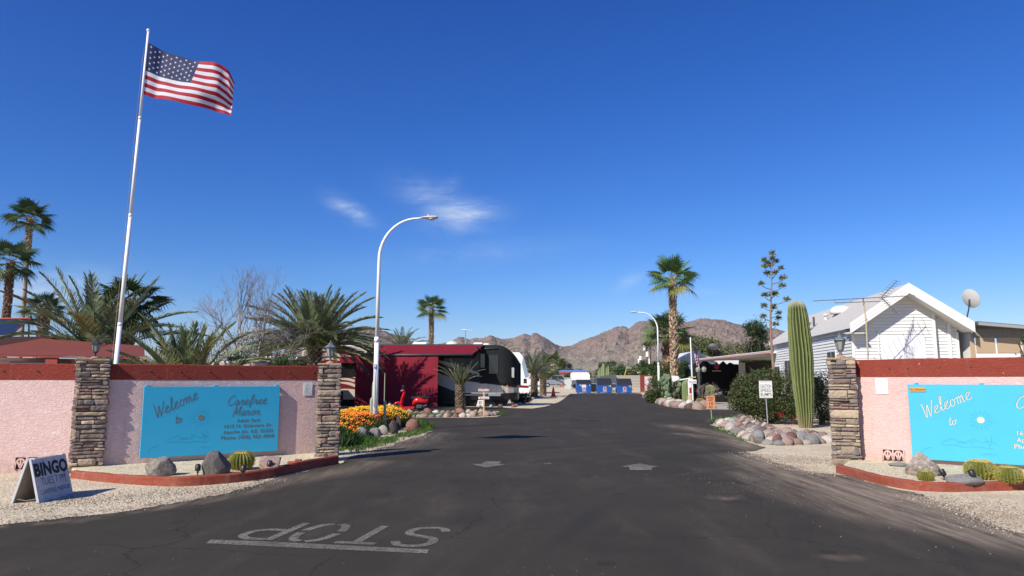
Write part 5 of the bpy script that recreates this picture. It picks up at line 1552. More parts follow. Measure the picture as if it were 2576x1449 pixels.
# shed: roof slopes gently, seen from its eave side
xa = P(-60, 957, 21).x; xb = P(361, 957, 20.2).x
t = thing('shed', 'long low shed with rust red corrugated roof and pale pink siding at the left', 'shed', (xa, 21, 0), 0)
W_ = xb - xa
zl = P(0, 908, 20.4).z; zh = P(200, 862, 24).z
e0 = P(0, 905, 20.2); e1 = P(394, 910, 20.2)
mb = MB(); n = int(W_ / .038); v = []; f = []
zE0 = P(0, 890, 20.2).z; zE1 = P(361, 900, 20.2).z
for i in range(n + 1):
    s_ = i / n; x = W_ * s_; wv = .012 * cos(i * pi / 1)
    ze = zE0 + (zE1 - zE0) * s_
    back = 3.6 if x < W_ - 1.9 else 3.6 * max(0.08, (W_ - x) / 1.9)
    rz_ = ze + back * (P(0, 852, 23.8).z - zE0) / 3.6 * (1 - .42 * s_)
    v += [(x, -.8, ze + wv), (x, -.8 + back, rz_ + wv)]
for i in range(n): f.append((2 * i, 2 * i + 2, 2 * i + 3, 2 * i + 1))
mb.add(v, f); mb.build('corrugated_roof', m_rroof, t)
mb = MB(); mb.prism([(0, 0), (W_, 0), (W_, zE1 - .06), (0, zE0 - .06)], 0.02, .12, 'y'); siding(mb, 0, W_, 1.4, min(zE0, zE1) - .08, .16, 0); mb.build('wall', m_psid, t, fix=False)
mb = MB(); mb.prism([(0, zE0 - .05), (W_, zE1 - .05), (W_, zE1 - .012), (0, zE0 - .012)], -.80, -.76, 'y'); mb.build('fascia', m_dkred, t, fix=True)
for px in (122, 296, 358):
    x = P(px, 957, 20.2).x - xa; w = .17 if px == 122 else .03
    mb = MB(); mb.box((x - w, -.75, 0), (x + w, -.68, zE0 - .05)); mb.build('post', m_dkred, t)
mb = MB(); x = P(60, 957, 20).x - xa; mb.box((x - .75, -.6, 1.2), (x + .75, -.1, P(60, 906, 20).z - .03), ch=.03); mb.build('cabinet', mat('grey_cover', (.22, .22, .22), .7), t)
mb = MB(); x = W_; mb.box((x - .3, -.4, .5), (x + 3.3, -.3, P(450, 908, 20.6).z)); siding(mb, x - .3, x + 3.3, 1.5, P(450, 908, 20.6).z - .01, .12, -.402, .012)
mb.build('side_wall', m_psid, t)
m_pan = mat('solar_glass', (.02, .03, .055), .15, spec=.7); m_panf = mat('red_frame', (.40, .09, .06), .5)
c0 = [P(-60, 803, 26), P(77, 801, 26), P(22, 846, 24.6), P(-110, 848, 24.6)]
o = c0[1]
t = thing('solar_panel', 'dark solar panel in a red frame tilted above the shed roof', 'solar panel', o)
mb = MB(); q = [p_ - o for p_ in c0]; nn = (q[1] - q[0]).cross(q[2] - q[0]).normalized() * .04
mb.add(q + [p_ + nn for p_ in q], [(0, 1, 2, 3), (7, 6, 5, 4), (0, 4, 5, 1), (1, 5, 6, 2), (2, 6, 7, 3), (3, 7, 4, 0)]); mb.build('panel', m_pan, t, fix=True)
mb = MB()
for i in range(4): mb.tube([q[i], q[(i + 1) % 4]], .035, 4)
mb.build('frame', m_panf, t)
mb = MB(); mb.tube([q[1] + Vector((-.05, 0, 0)), q[1] + Vector((0, 0, -.8))], .03, 5); mb.tube([q[2], q[2] + Vector((0, .3, -.4))], .03, 5); mb.tube([q[1] + Vector((0, 0, -.75)), q[2] + Vector((0, .1, -.1))], .02, 5); mb.build('mount', m_hook, t)
mb = MB(); g1 = P(-60, 846, 25); g2_ = P(150, 852, 25); mb.box((g1.x, 24.6, g2_.z - .6), (g2_.x, 25.6, g2_.z + .05)); mb.box((g1.x + .2, 24.8, 0), (g1.x + .35, 25, 1.8)); mb.box((g2_.x - .3, 24.8, 0), (g2_.x - .15, 25, g2_.z - .6))
mb.build('brown_roof', m_dark, None)
o = bpy.data.objects['brown_roof']; o.name = 'low_roof'; tag(o, 'dark low flat roof just behind the red corrugated shed', 'roof')
# small red and white building glimpsed behind the wall near the big palm
t = thing('low_house', 'low house with white roof and red wall glimpsed left of the big date palm', 'house', (P(705, 957, 40).x, 40, 0), 0)
mb = MB(); mb.box((-.9, 0, 0), (.9, 3, P(700, 906, 40).z)); mb.build('wall', mat('house_red', (.28, .05, .04), .7), t)
mb = MB(); mb.box((-1.0, -.2, P(700, 906, 40).z), (1.0, 3.2, P(700, 896, 40).z), ch=.03); mb.build('roof', m_white, t)

# ------------------------------------------------------------------ motorhome with burgundy awning
m_cream = mat('motorhome_cream', (.50, .45, .37), .35, .04, 1.0, spec=.5, coat=.3)
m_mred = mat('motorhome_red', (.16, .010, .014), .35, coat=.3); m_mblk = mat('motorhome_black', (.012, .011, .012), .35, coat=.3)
m_awn = mat('burgundy_awning', (.175, .014, .026), .85, .1, 3, spec=.1)
m_scr = mat('burgundy_mesh_screen', (.225, .024, .038), .9, .12, 9, spec=.08)
m_cover = mat('black_mesh_cover', (.012, .014, .014), .75, .3, 3, .02, 3, spec=.25)
m_wglass = mat('dark_window_glass', (.01, .012, .014), .08, spec=.8)
m_alu = mat('aluminium', (.55, .55, .55), .35, metal=.8); m_chr = mat('chrome', (.8, .8, .8), .12, metal=1.0)
m_tyre = mat('tyre_rubber', (.015, .015, .015), .9); m_dgrey = mat('dark_grey_metal', (.055, .058, .062), .5)
YM = 45.0                       # side wall of the coach
X0 = P(757, 957, YM).x; X1 = P(1306, 957, YM).x
t = thing('motorhome', 'long cream and burgundy motorhome with burgundy awning out and black cover over its front', 'motorhome', (X0, YM, 0), 0)
LM = X1 - X0
ZT = P(1100, 867, YM).z
def hull(mb, x0, x1, zlo, zhi, y0, y1, grow=0.0, n=40, mi=0, bulge=True, rearlean=.25):
    st = []
    for i in range(n + 1):
        x = x0 + (x1 - x0) * i / n
        st.append(x)
    # cross section ring per station
    rings = []
    for x in st:
        u = (LM - x)
        plan = 0.0
        if u < 1.1: plan = 1.15 * (1 - sqrt(max(0, 1 - ((1.1 - u) / 1.1) ** 2)))
        top = zhi
        if u < 1.6: top = zhi - 1.0 * ((1.6 - u) / 1.6) ** 2.4
        if x < .6: top = zhi - .18 * (1 - x / .6)
        ring = []
        ya, yb = y0 + plan - grow, y1 - plan + grow
        rr = .14
        for (yy, zz) in ((ya + .02, zlo), (ya, zlo + .1), (ya, top - rr), (ya + rr * .35, top - rr * .35), (ya + rr, top + grow), (yb - rr, top + grow), (yb - rr * .35, top - rr * .35), (yb, top - rr), (yb, zlo + .1), (yb - .02, zlo)):
            ring.append((x + (0 if u > .02 else 0), yy, zz))
        rings.append(ring)
    v = [q for r_ in rings for q in r_]; k = 10; f = []
    for i in range(n):
        for j in range(k): f.append((i * k + j, (i + 1) * k + j, (i + 1) * k + (j + 1) % k, i * k + (j + 1) % k))
    f.append(tuple(range(k))); f.append(tuple(n * k + j for j in range(k)))
    mb.add(v, f, mi)
mb = MB(); hull(mb, 0.0, LM, .42, ZT, 0, 2.5); body = mb.build('body', m_cream, t, fix=True)
def strip(name, m_, upper, lower, k=24, y=-.006):
    """painted swoosh or shade band between two curves on the side"""
    us, ls = smooth_pts(upper, k), smooth_pts(lower, k)
    n = min(len(us), len(ls)); v = []; f = []
    for i in range(n): 
        for q in (us[i], ls[i]):
            u = LM - q[0]; plan = 1.15 * (1 - sqrt(max(0, 1 - ((1.1 - u) / 1.1) ** 2))) if u < 1.1 else 0
            v += [(q[0], y + plan, q[1])]
    for i in range(n - 1): f.append((2 * i, 2 * i + 1, 2 * i + 3, 2 * i + 2))
    mb = MB(); mb.add(v, f); return mb.build(name, m_, t, fix=False)
def mz(px, py): q = P(px, py, YM); return (q.x - X0, q.z)
strip('painted_swoosh_and_shade', m_mblk, [mz(1085, 905), mz(1140, 925), mz(1200, 942), mz(1302, 966)], [mz(1085, 930), mz(1140, 952), mz(1200, 962), mz(1302, 975)])
strip('painted_swoosh_and_shade', m_mblk, [mz(1085, 960), mz(1150, 985), mz(1210, 990), mz(1304, 988)], [mz(1085, 1004), mz(1150, 1006), mz(1210, 1006), mz(1304, 1006)], y=-.009)
strip('painted_swoosh_and_shade', m_mblk, [mz(1085, 871), mz(1130, 871), mz(1180, 871), mz(1216, 871)], [mz(1085, 902), mz(1130, 912), mz(1180, 928), mz(1216, 944)], y=-.004)  # black swoosh drawn up to paint in the shade under the awning
strip('painted_swoosh_and_shade', m_mred, [mz(762, 925), mz(820, 905), mz(880, 915), mz(1010, 960)], [mz(762, 985), mz(820, 985), mz(880, 978), mz(1010, 1000)], y=-.008)
strip('painted_swoosh_and_shade', m_mred, [mz(762, 896), mz(790, 888), mz(840, 880), mz(900, 890)], [mz(762, 902), mz(790, 893), mz(840, 886), mz(900, 900)], y=-.010)
strip('painted_swoosh_and_shade', m_mred, [mz(800, 900), mz(840, 895), mz(880, 905), mz(920, 920)], [mz(800, 903), mz(840, 900), mz(880, 912), mz(920, 930)], y=-.012)
for k in range(5):
    strip('pin_stripe', m_cream, [mz(850, 925 + k * 9), mz(880, 922 + k * 10), mz(910, 930 + k * 11), mz(960, 948 + k * 12)], [mz(850, 927 + k * 9), mz(880, 925 + k * 10 + k), mz(910, 934 + k * 11 + k), mz(960, 953 + k * 12 + k)], y=-.014)
# roof edge, awning
mb = MB(); mb.box((mz(840, 866)[0], -.03, ZT - .12), (mz(935, 866)[0], .0, ZT - .03)); mb.build('roof_rail', m_white, t)
ax0, ax1 = mz(936, 866)[0], mz(1216, 866)[0]
mb = MB(); mb.box((ax0, -.14, ZT - .12), (ax1, -.004, ZT + .03), ch=.03); mb.build('awning_case', m_dgrey, t)
Ya = 2.05                                  # how far the awning reaches out
bx0 = P(918, 895, YM - Ya).x - X0; bx1 = P(1187, 895, YM - Ya).x - X0; bz = P(1100, 893, YM - Ya).z
n = 26; mb = MB(); v = []; f = []
for i in range(n + 1):
    for j in range(7):
        s_ = i / n; w = j / 6
        x = (ax0 + (ax1 - ax0) * s_) * (1 - w) + (bx0 + (bx1 - bx0) * s_) * w
        v.append((x, -.1 - (Ya - .1) * w, ZT - .02 + (bz - ZT + .02) * w - .05 * sin(pi * w) + .012 * sin(i * 1.7) * sin(pi * w)))
for i in range(n):
    for j in range(6): f.append((i * 7 + j, (i + 1) * 7 + j, (i + 1) * 7 + j + 1, i * 7 + j + 1))
mb.add(v, f); mb.build('awning_canopy', m_awn, t, smooth=True)
mb = MB(); mb.tube([(bx0 - .03, -Ya, bz), (bx1 + .03, -Ya, bz)], .065, 10); mb.build('awning_roller', m_dgrey, t, smooth=True)
for x, xb_ in ((ax0 + .08, bx0 + .03), (ax1 - .1, bx1 - .03)):
    mb = MB(); mb.tube([(x, -.05, ZT - .35), ((x + xb_) / 2, -Ya * .5, ZT - .2), (xb_, -Ya + .03, bz - .04)], .03, 6); mb.build('awning_arm', m_dgrey, t)
# hanging mesh screen, gathered in soft vertical folds
sx0 = P(893, 980, YM - Ya).x - X0; sx1 = P(1101, 980, YM - Ya).x - X0
zb_ = P(1000, 1022, YM - Ya).z
n = 150; mb = MB(); v = []; f = []
for i in range(n + 1):
    s_ = i / n; x = sx0 + (sx1 - sx0) * s_
    for j in range(10):
        w = j / 9; zz = bz - .06 + (max(.03, zb_) - bz + .06) * w
        v.append((x, -Ya + .02 - .12 * w + .014 * sin(i * 1.4 + 3 * noise.noise((i * .13, w * 2, 0))) * (.12 + .2 * w) * (.5 + noise.noise((i * .08, 0, 1))) + .05 * noise.noise((x * 1.2, w * 1.5, 3)), zz))
for i in range(n):
    for j in range(9): f.append((i * 10 + j, i * 10 + j + 1, (i + 1) * 10 + j + 1, (i + 1) * 10 + j))
mb.add(v, f); mb.build('awning_screen', m_scr, t, smooth=True)
# small window awning at the rear
wx0, wx1 = mz(862, 900)[0], mz(892, 900)[0]
mb = MB(); mb.prism([(-.02, mz(0, 897)[1]), (-.35, mz(0, 902)[1]), (-.38, mz(0, 913)[1]), (-.02, mz(0, 913)[1])], wx0 - .1, wx1 + .3, 'x'); mb.build('window_awning', m_awn, t, fix=True)
mb = MB(); mb.box((wx0 - .05, -.03, mz(0, 948)[1]), (wx1 + .2, -.015, mz(0, 915)[1])); mb.build('rear_window', m_wglass, t)
# black mesh cover over windscreen and cab
mb = MB(); hull(mb, mz(1212, 0)[0], LM + .12, mz(0, 955)[1] - .25, ZT - .06, 0, 2.5, .05, n=24)
for i, q in enumerate(mb.v):
    mb.v[i] = (q[0], q[1] - .02 + .02 * noise.noise((q[0] * 2, q[2] * 2, 1)), q[2] - max(0, (q[0] - mz(1250, 0)[0])) * .07 if q[2] < 2 else q[2])
mb.build('windscreen_cover', m_cover, t, fix=True, smooth=False)
cw = mz(1262, 0)[0]
mb = MB(); mb.box((mz(1214, 0)[0], -.11, mz(0, 925)[1]), (mz(1224, 0)[0], -.085, mz(0, 890)[1])); mb.build('cab_window', m_wglass, t)
mb = MB(); mb.box((mz(1234, 0)[0], -.1, mz(0, 940)[1]), (mz(1256, 0)[0], -.085, mz(0, 893)[1])); mb.build('cab_window', m_wglass, t)
mb = MB(); mb.tube([(mz(1208, 0)[0], -.10, mz(0, 878)[1]), (mz(1254, 0)[0], -.10, mz(0, 877)[1])], .04, 6); mb.build('door_awning_tube', m_dgrey, t, smooth=True)
mx_ = mz(1291, 0)[0]
mb = MB(); mb.tube([(mx_ - .15, .1, mz(0, 900)[1] - .75), (mx_ - .02, -.42, mz(0, 925)[1])], .035, 6); mb.box((mx_ - .10, -.52, mz(0, 950)[1] - .0), (mx_ + .08, -.40, mz(0, 924)[1]), ch=.03); mir = mb.build('mirror', m_chr, t)
for px in (1232, 1251, 1268):
    mb = MB(); mb.box((mz(px, 0)[0], -.012, mz(0, 990)[1]), (mz(px, 0)[0] + .012, -.007, mz(0, 952)[1])); mb.build('locker_seam', m_dgrey, t)
mb = MB(); mb.box((mz(1272, 0)[0], .035, mz(0, 972)[1]), (mz(1279, 0)[0], .06, mz(0, 969)[1])); mb.build('side_marker', mat('orange_lamp', (.6, .1, .02), .3), t)
mb = MB(); mb.box((mz(1233, 0)[0], -.5, mz(0, 996)[1]), (mz(1262, 0)[0], -.1, mz(0, 990)[1]), ch=.01); mb.build('entry_step', m_alu, t)
mb = MB(); mb.box((.4, .15, .12), (LM - .8, 2.35, .44)); mb.build('underframe', m_mblk, t)
for px in (1040 - 170, 905, 1262):
    x = mz(px, 0)[0]
    for yy in (.05, 2.2):
        mb = MB(); mb.lathe([(.3, 0), (.5, .03), (.52, .15), (.5, .27), (.3, .3)], 24, xf=XF((x, yy + .3, .5), 0, pi / 2)); w_ = mb.build('wheel', m_tyre, t, smooth=False)
        mb = MB(); mb.lathe([(.29, .005), (.27, .06), (.1, .1), (.08, .2)], 20, xf=XF((x, yy + .28, .5), 0, pi / 2)); mb.build('rim', m_alu, w_)
for (px0, px1, hh_, rr) in ((1049, 1084, .18, .5), (1195, 1218, .16, .4), (1218, 1234, .1, .3)):
    mb = MB(); mb.box((mz(px0, 0)[0], .8, ZT - .02), (mz(px1, 0)[0], 1.6, ZT + hh_ + .02), ch=.08); mb.build('roof_unit', m_white, t)
mb = MB(); mb.lathe([(.44, 0), (.44, .08), (.38, .2), (.24, .30), (.0, .34)], 20, xf=Matrix.Translation((mz(1144, 0)[0], 1.0, ZT - .06))); mb.build('satellite_dome', mat('cream_dome', (.66, .63, .48), .4), t, smooth=True)
mb = MB(); x = mz(1175, 0)[0]; mb.tube([(x, 1.2, ZT - .1), (x, 1.2, P(1175, 832, YM + 1.2).z)], .035, 8); mb.build('antenna_mast', m_alu, t)
mb = MB(); zt_ = P(1175, 831, YM + 1.2).z; mb.box((x - .26, 1.12, zt_), (x + .12, 1.3, zt_ + .06), ch=.025); mb.box((x + .1, 1.18, zt_ + .01), (x + .42, 1.24, zt_ + .03)); mb.build('antenna_head', m_white, t)
# dark storage panel under the rear, picnic things under the awning
mb = MB(); mb.box((mz(838, 0)[0], -.02, .05), (mz(893, 0)[0], -.012, mz(0, 985)[1])); mb.build('dark_side_panel', m_mblk, t)
tt = thing('folding_table', 'folding table half hidden in the shade under the burgundy awning', 'table', (P(1195, 957, 44).x, 44.0, 0), 0)
mb = MB(); mb.box((-.75, -.3, .70), (.75, .3, .73), ch=.01); mb.build('table_top', m_alu, tt)
for sx in (-.6, .6):
    mb = MB(); mb.tube([(sx, -.25, 0), (sx, .25, .70)], .018, 5); mb.tube([(sx, .25, 0), (sx, -.25, .70)], .018, 5); mb.build('leg', m_dgrey, tt)

# second and third motorhomes behind
def coach_front(label, px0, px1, ptop, pbot, Y, seed, L_=9.0, cap=True):
    x0 = P(px0, 957, Y).x; x1 = P(px1, 957, Y).x; zt = P(0, ptop, Y).z
    t = thing('motorhome', label, 'motorhome', (x0, Y, 0), 0)
    w = x1 - x0; a = x0 - L_
    prof = [(-L_, .5), (-L_, zt - .05), (w * .3, zt), (w * .55, zt - .3), (w * .8, zt - 1.3), (w * 1.0, zt - 2.2), (w * 1.0, .5)]
    mb = MB(); mb.prism(prof, 0, 2.4, 'y'); mb.build('body', m_white, t, fix=True)
    mb = MB(); mb.prism([(w * .60, zt - .35), (w * .84, zt - 1.3), (w * 1.01, zt - 2.15), (w * .72, zt - 2.2), (w * .5, zt - 1.0)], -.008, 2.408, 'y'); mb.build('windscreen', mat('sky_glass', (.22, .28, .36), .1, spec=.8), t, fix=True)
    mb = MB(); mb.prism([(-1.2, 1.3), (w * .98, 1.15), (w * 1.01, .95), (-1.2, 1.05)], -.012, -.002, 'y'); mb.build('stripe', m_mred, t, fix=True)
    mb = MB(); mb.prism([(-L_ + .3, .2), (w * .9, .2), (w * .9, .52), (-L_ + .3, .52)], .1, 2.3, 'y'); mb.build('underframe', m_mblk, t, fix=True)
    mb = MB(); mb.box((w * .62, -.015, 1.35), (w * .86, -.002, 1.75), ch=.02); mb.build('headlamp', m_wglass, t)
    for x in (-L_ + 2, -.2):
        mb = MB(); mb.lathe([(.3, 0), (.48, .03), (.48, .25), (.3, .28)], 18, xf=XF((x, .3, .48), 0, pi / 2)); mb.build('wheel', m_tyre, t)
coach_front('white motorhome with sloping windscreen parked behind the black covered one', 1296, 1330, 886, 985, 62, 1)
t = thing('travel_trailer', 'white travel trailer half hidden behind the kerbside date palms', 'trailer', (P(1334, 957, 88).x, 88, 0), 0)
mb = MB(); w = P(1372, 957, 88).x - P(1334, 957, 88).x; zt = P(0, 935, 88).z
mb.prism([(-2, .5), (-2, zt), (w * .85, zt), (w, zt - .4), (w, .5)], 0, 2.3, 'y'); mb.build('body', m_white, t, fix=True)
mb = MB(); mb.box((w * .2, -.01, 1.5), (w * .6, .0, 2.1)); mb.build('window', m_wglass, t)
mb = MB(); mb.lathe([(.2, 0), (.35, .03), (.35, .2), (.2, .22)], 16, xf=XF((w * .3, .2, .35), 0, pi / 2)); mb.build('wheel', m_tyre, t)
mb = MB(); mb.prism([(-2, 1.15), (w, 1.0), (w, .8), (-2, .9)], -.01, -.002, 'y'); mb.build('stripe', mat('teal_stripe', (.05, .2, .22), .5), t, fix=True)

# ------------------------------------------------------------------ scooter
m_sred = mat('scooter_red', (.50, .008, .012), .25, coat=.5, spec=.5); m_blkp = mat('black_plastic', (.015, .015, .016), .5)
YS = 37.3
sx = P(1033, 957, YS).x
t = thing('scooter', 'bright red scooter parked in front of the burgundy awning screen', 'scooter', (sx, YS, 0), 0)
def wheel_s(x, name='wheel'):
    mb = MB(); mb.lathe([(.12, 0), (.19, .01), (.215, .045), (.215, .07), (.19, .105), (.12, .115)], 28, xf=XF((x, .057, .215), 0, pi / 2)); w_ = mb.build(name, m_tyre, t, smooth=True)
    mb = MB(); mb.lathe([(.12, .01), (.1, .03), (.03, .035), (.03, .085), (.1, .09), (.12, .105)], 16, xf=XF((x, .057, .215), 0, pi / 2)); mb.build('rim', m_alu, w_)
wheel_s(-.66); wheel_s(.60)
def loft(name, m_, sections, par=None, smooth=True):
    """sections: (x, z, half width y, half height) ellipses along a path"""
    mb = MB(); n = 16; v = []; f = []
    for (x, z, wy, hz_, tilt) in sections:
        for k in range(n):
            a = 2 * pi * k / n; u = cos(a) * hz_
            v.append((x + u * sin(tilt), sin(a) * wy, z + u * cos(tilt)))
    for i in range(len(sections) - 1):
        for k in range(n): f.append((i * n + k, i * n + (k + 1) % n, (i + 1) * n + (k + 1) % n, (i + 1) * n + k))
    f.append(tuple(range(n))); f.append(tuple((len(sections) - 1) * n + k for k in range(n)))
    mb.add(v, f); return mb.build(name, m_, par or t, smooth=smooth, fix=True)
loft('front_mudguard', m_sred, [(-.92, .26, .02, .02, 0), (-.86, .36, .07, .05, 0), (-.72, .45, .085, .06, 0), (-.58, .46, .08, .07, 0), (-.45, .36, .06, .06, 0)])
mb = MB()
sh = [(-.55, .22, .10), (-.52, .45, .17), (-.47, .70, .21), (-.40, .90, .17), (-.36, 1.0, .08)]
v = []; f = []
for (x, z, wy) in sh:
    for k in range(9):
        a = -1 + 2 * k / 8; v.append((x + .10 * a * a - .02, wy * a, z))
for (x, z, wy) in sh:
    for k in range(9):
        a = -1 + 2 * k / 8; v.append((x + .10 * a * a + .02, wy * a * .96, z))
for i in range(4):
    for k in range(8):
        f.append((i * 9 + k, i * 9 + k + 1, (i + 1) * 9 + k + 1, (i + 1) * 9 + k)); o_ = 45; f.append((o_ + i * 9 + k, o_ + (i + 1) * 9 + k, o_ + (i + 1) * 9 + k + 1, o_ + i * 9 + k + 1))
mb.add(v, f); mb.build('leg_shield', m_sred, t, smooth=True)
mb = MB(); mb.prism([(-.5, .2), (-.42, .2), (-.26, .95), (-.34, 1.0)], -.05, .05, 'y'); mb.build('steering_column', m_sred, t, fix=True)
mb = MB(); mb.prism([(-.50, .20), (-.42, .14), (.15, .14), (.25, .22), (.22, .27), (-.36, .25), (-.44, .36)], -.17, .17, 'y'); mb.build('footboard', m_sred, t, fix=True)
mb = MB(); mb.box((-.36, -.14, .262), (.16, .14, .275)); mb.build('foot_mat', m_blkp, t)
loft('rear_body', m_sred, [(.12, .40, .10, .12, 0), (.22, .52, .19, .19, 0), (.40, .58, .225, .19, 0), (.60, .56, .215, .17, 0), (.78, .52, .15, .12, 0), (.90, .50, .07, .06, 0)])
mb = MB(); mb.prism([(.02, .70), (.10, .78), (.35, .79), (.50, .82), (.80, .81), (.84, .74), (.60, .70), (.10, .66)], -.14, .14, 'y'); mb.build('saddle', m_blkp, t, fix=True)
mb = MB(); mb.tube([(.72, -.12, .70), (.95, -.12, .74), (.98, 0, .75), (.95, .12, .74), (.72, .12, .70)], .012, 6); mb.build('grab_rail', m_chr, t)
mb = MB(); mb.box((.82, -.08, .56), (.94, .08, .64), ch=.02); mb.build('tail_light', mat('tail_red', (.4, .01, .01), .2), t)
loft('exhaust', m_chr, [(.30, .22, .05, .05, 0), (.42, .23, .065, .06, 0), (.72, .30, .06, .055, 0), (.86, .34, .04, .04, 0)])
mb = MB(); mb.box((.32, -.14, .14), (.66, .10, .36), ch=.05); mb.build('engine', m_dgrey, t)
loft('headset', m_sred, [(-.50, 1.05, .03, .03, 0), (-.46, 1.07, .075, .07, 0), (-.36, 1.07, .08, .065, 0), (-.28, 1.05, .04, .03, 0)])
mb = MB(); mb.lathe([(.058, 0), (.055, .02), (.03, .035)], 16, xf=XF((-.485, 0, 1.06), 0, 0, -pi / 2)); mb.build('headlight', m_chr, t)
mb = MB(); mb.tube([(-.33, -.33, 1.03), (-.37, -.12, 1.06), (-.37, .12, 1.06), (-.33, .33, 1.03)], .014, 8); mb.build('handlebar', m_blkp, t)
for sy in (-1, 1):
    mb = MB(); mb.tube([(-.37, sy * .2, 1.07), (-.38, sy * .26, 1.28)], .005, 5); mb.lathe([(.05, 0), (.055, .01), (.04, .02)], 12, xf=XF((-.36, sy * .26, 1.32), 0, 0, pi / 2)); mb.build('mirror', m_blkp if sy > 0 else m_chr, t)
    mb = MB(); mb.tube([(-.37, sy * .33, 1.03), (-.30, sy * .28, .98)], .006, 5); mb.build('brake_lever', m_chr, t)
mb = MB(); mb.tube([(.15, -.1, .16), (.10, -.24, .0)], .01, 6); mb.tube([(-.55, -.07, .22), (-.40, -.07, .55)], .018, 6); mb.build('side_stand', m_chr, t)
# small metal can beside the scooter
g = G(988, 1031)
tc_ = thing('metal_canister', 'small dull metal canister beside the front wheel of the red scooter', 'canister', (g.x, g.y - 1.0, 0))
mb = MB(); mb.lathe([(.11, 0), (.115, .02), (.11, .04), (.11, .32), (.10, .36), (.05, .40), (.03, .41)], 16); mb.build('can_body', m_alu, tc_, smooth=False)
mb = MB(); mb.tube([(-.06, 0, .38), (-.04, 0, .46), (.04, 0, .46), (.06, 0, .38)], .008, 5); mb.build('handle', m_dgrey, tc_)
# ------------------------------------------------------------------ white mobile home on the right
m_sid = mat('white_siding', (.66, .66, .64), .5, .04, 2.0, spec=.3)
m_rf = mat('pale_shingle_roof', (.46, .44, .41), .95, .14, 6.0, .004, 60)
m_trim = mat('white_trim', (.70, .70, .68), .45)
m_sof = mat('soffit', (.62, .61, .57), .7)
m_win = mat('window_glass', (.03, .04, .05), .1, spec=.7)
AZ = radians(-7.7)
NY = 24.6
xl = P(2142, 957, NY).x; xr = P(2450, 957, NY - .45).x
t = thing('mobile_home', 'white sided mobile home with gabled porch front behind the saguaro and the right wall', 'mobile home', (xl + .34, NY + .1, 0), AZ)
Wm = (xr - xl) - .30
LH = 12.6; ZE = P(2142, 812, NY).z; ZP = P(2296, 714, NY).z
XP = Wm * .50; OH = .18
slope = (ZP - ZE) / (XP + OH)
# roof: two slabs with thickness, overhanging the gable by 1.1 m on the porch side
def roof_slab(mb, sgn, y0, y1, th_):
    xa_, xb_ = (-OH, XP) if sgn < 0 else (XP, Wm + OH)
    za, zb_ = (ZE, ZP) if sgn < 0 else (ZP, ZE)
    v = [(xa_, y0, za), (xb_, y0, zb_), (xb_, y1, zb_), (xa_, y1, za), (xa_, y0, za - th_), (xb_, y0, zb_ - th_), (xb_, y1, zb_ - th_), (xa_, y1, za - th_)]
    mb.add(v, [(0, 1, 2, 3), (4, 7, 6, 5), (0, 4, 5, 1), (3, 2, 6, 7), (0, 3, 7, 4), (1, 5, 6, 2)])
mb = MB(); roof_slab(mb, -1, 0.03, LH + .2, .05); roof_slab(mb, 1, 0.03, LH + .2, .05); mb.build('roof', m_rf, t, fix=True)
GY = .58
FH = .34
mb = MB()
for (xa_, za, xb_, zb_) in ((-OH - .03, ZE - .02, XP, ZP - .0), (XP, ZP, Wm + OH + .03, ZE - .02)):
    mb.add([(xa_, 0, za + .02), (xb_, 0, zb_ + .02), (xb_, 0, zb_ - FH), (xa_, 0, za - FH), (xa_, .05, za + .02), (xb_, .05, zb_ + .02), (xb_, .05, zb_ - FH), (xa_, .05, za - FH)],
           [(0, 3, 2, 1), (4, 5, 6, 7), (0, 1, 5, 4), (3, 7, 6, 2), (0, 4, 7, 3), (1, 2, 6, 5)])
for k in range(2):
    for (xa_, za, xb_, zb_) in ((-OH - .03, ZE, XP, ZP), (XP, ZP, Wm + OH + .03, ZE)):
        d0 = .12 + k * .11
        mb.add([(xa_, -.008, za - d0), (xb_, -.008, zb_ - d0), (xb_, 0, zb_ - d0 - .02), (xa_, 0, za - d0 - .02)], [(0, 1, 2, 3)])
mb.build('bargeboard', m_trim, t)
mb = MB()
for (xa_, za, xb_, zb_) in ((-OH, ZE, XP, ZP), (XP, ZP, Wm + OH, ZE)):
    mb.add([(xa_, .05, za - FH + .02), (xb_, .05, zb_ - FH + .02), (xb_, GY + .3, zb_ - FH + .02), (xa_, GY + .3, za - FH + .02)], [(0, 1, 2, 3)])
mb.box((-OH - .02, 0.06, ZE - FH - .02), (.30, .56, ZE - FH + .012)); mb.build('soffit', m_sof, t)
# gable wall with lap siding clipped to the rake
def gable_wall(mb, x0, x1, y, z0=0.5, course=.118):
    z = z0
    while z < ZP - FH:
        zt_ = z + course
        lim = lambda zz: ((zz + FH - ZE) / slope - OH)
        a = max(x0, lim(z) if z > ZE - FH else x0); b = min(x1, (Wm + OH) - ((z + FH - ZE) / slope) if z > ZE - FH else x1)
        if b > a:
            mb.add([(a, y - .032, z), (b, y - .032, z), (b, y - .012, zt_ - .02), (a, y - .012, zt_ - .02)], [(0, 1, 2, 3)])
            mb.add([(a, y - .012, zt_ - .02), (b, y - .012, zt_ - .02), (b, y, zt_ - .02), (a, y, zt_ - .02)], [(0, 1, 2, 3)])
            mb.add([(a, y, zt_ - .02), (b, y, zt_ - .02), (b, y, zt_), (a, y, zt_)], [(0, 1, 2, 3)])
            mb.add([(a, y - .032, z), (a, y, z), (b, y, z), (b, y - .032, z)], [(0, 1, 2, 3)])
        z = zt_
xc = (P(2334, 957, NY + GY).x - (xl + .34)) + .16; xd = xc + .50
mb = MB(); gable_wall(mb, 0, xc, GY); mb.build('gable_wall', m_sid, t)
mb = MB(); gable_wall(mb, xc, Wm, GY + .25); mb.build('gable_wall', m_sid, t)
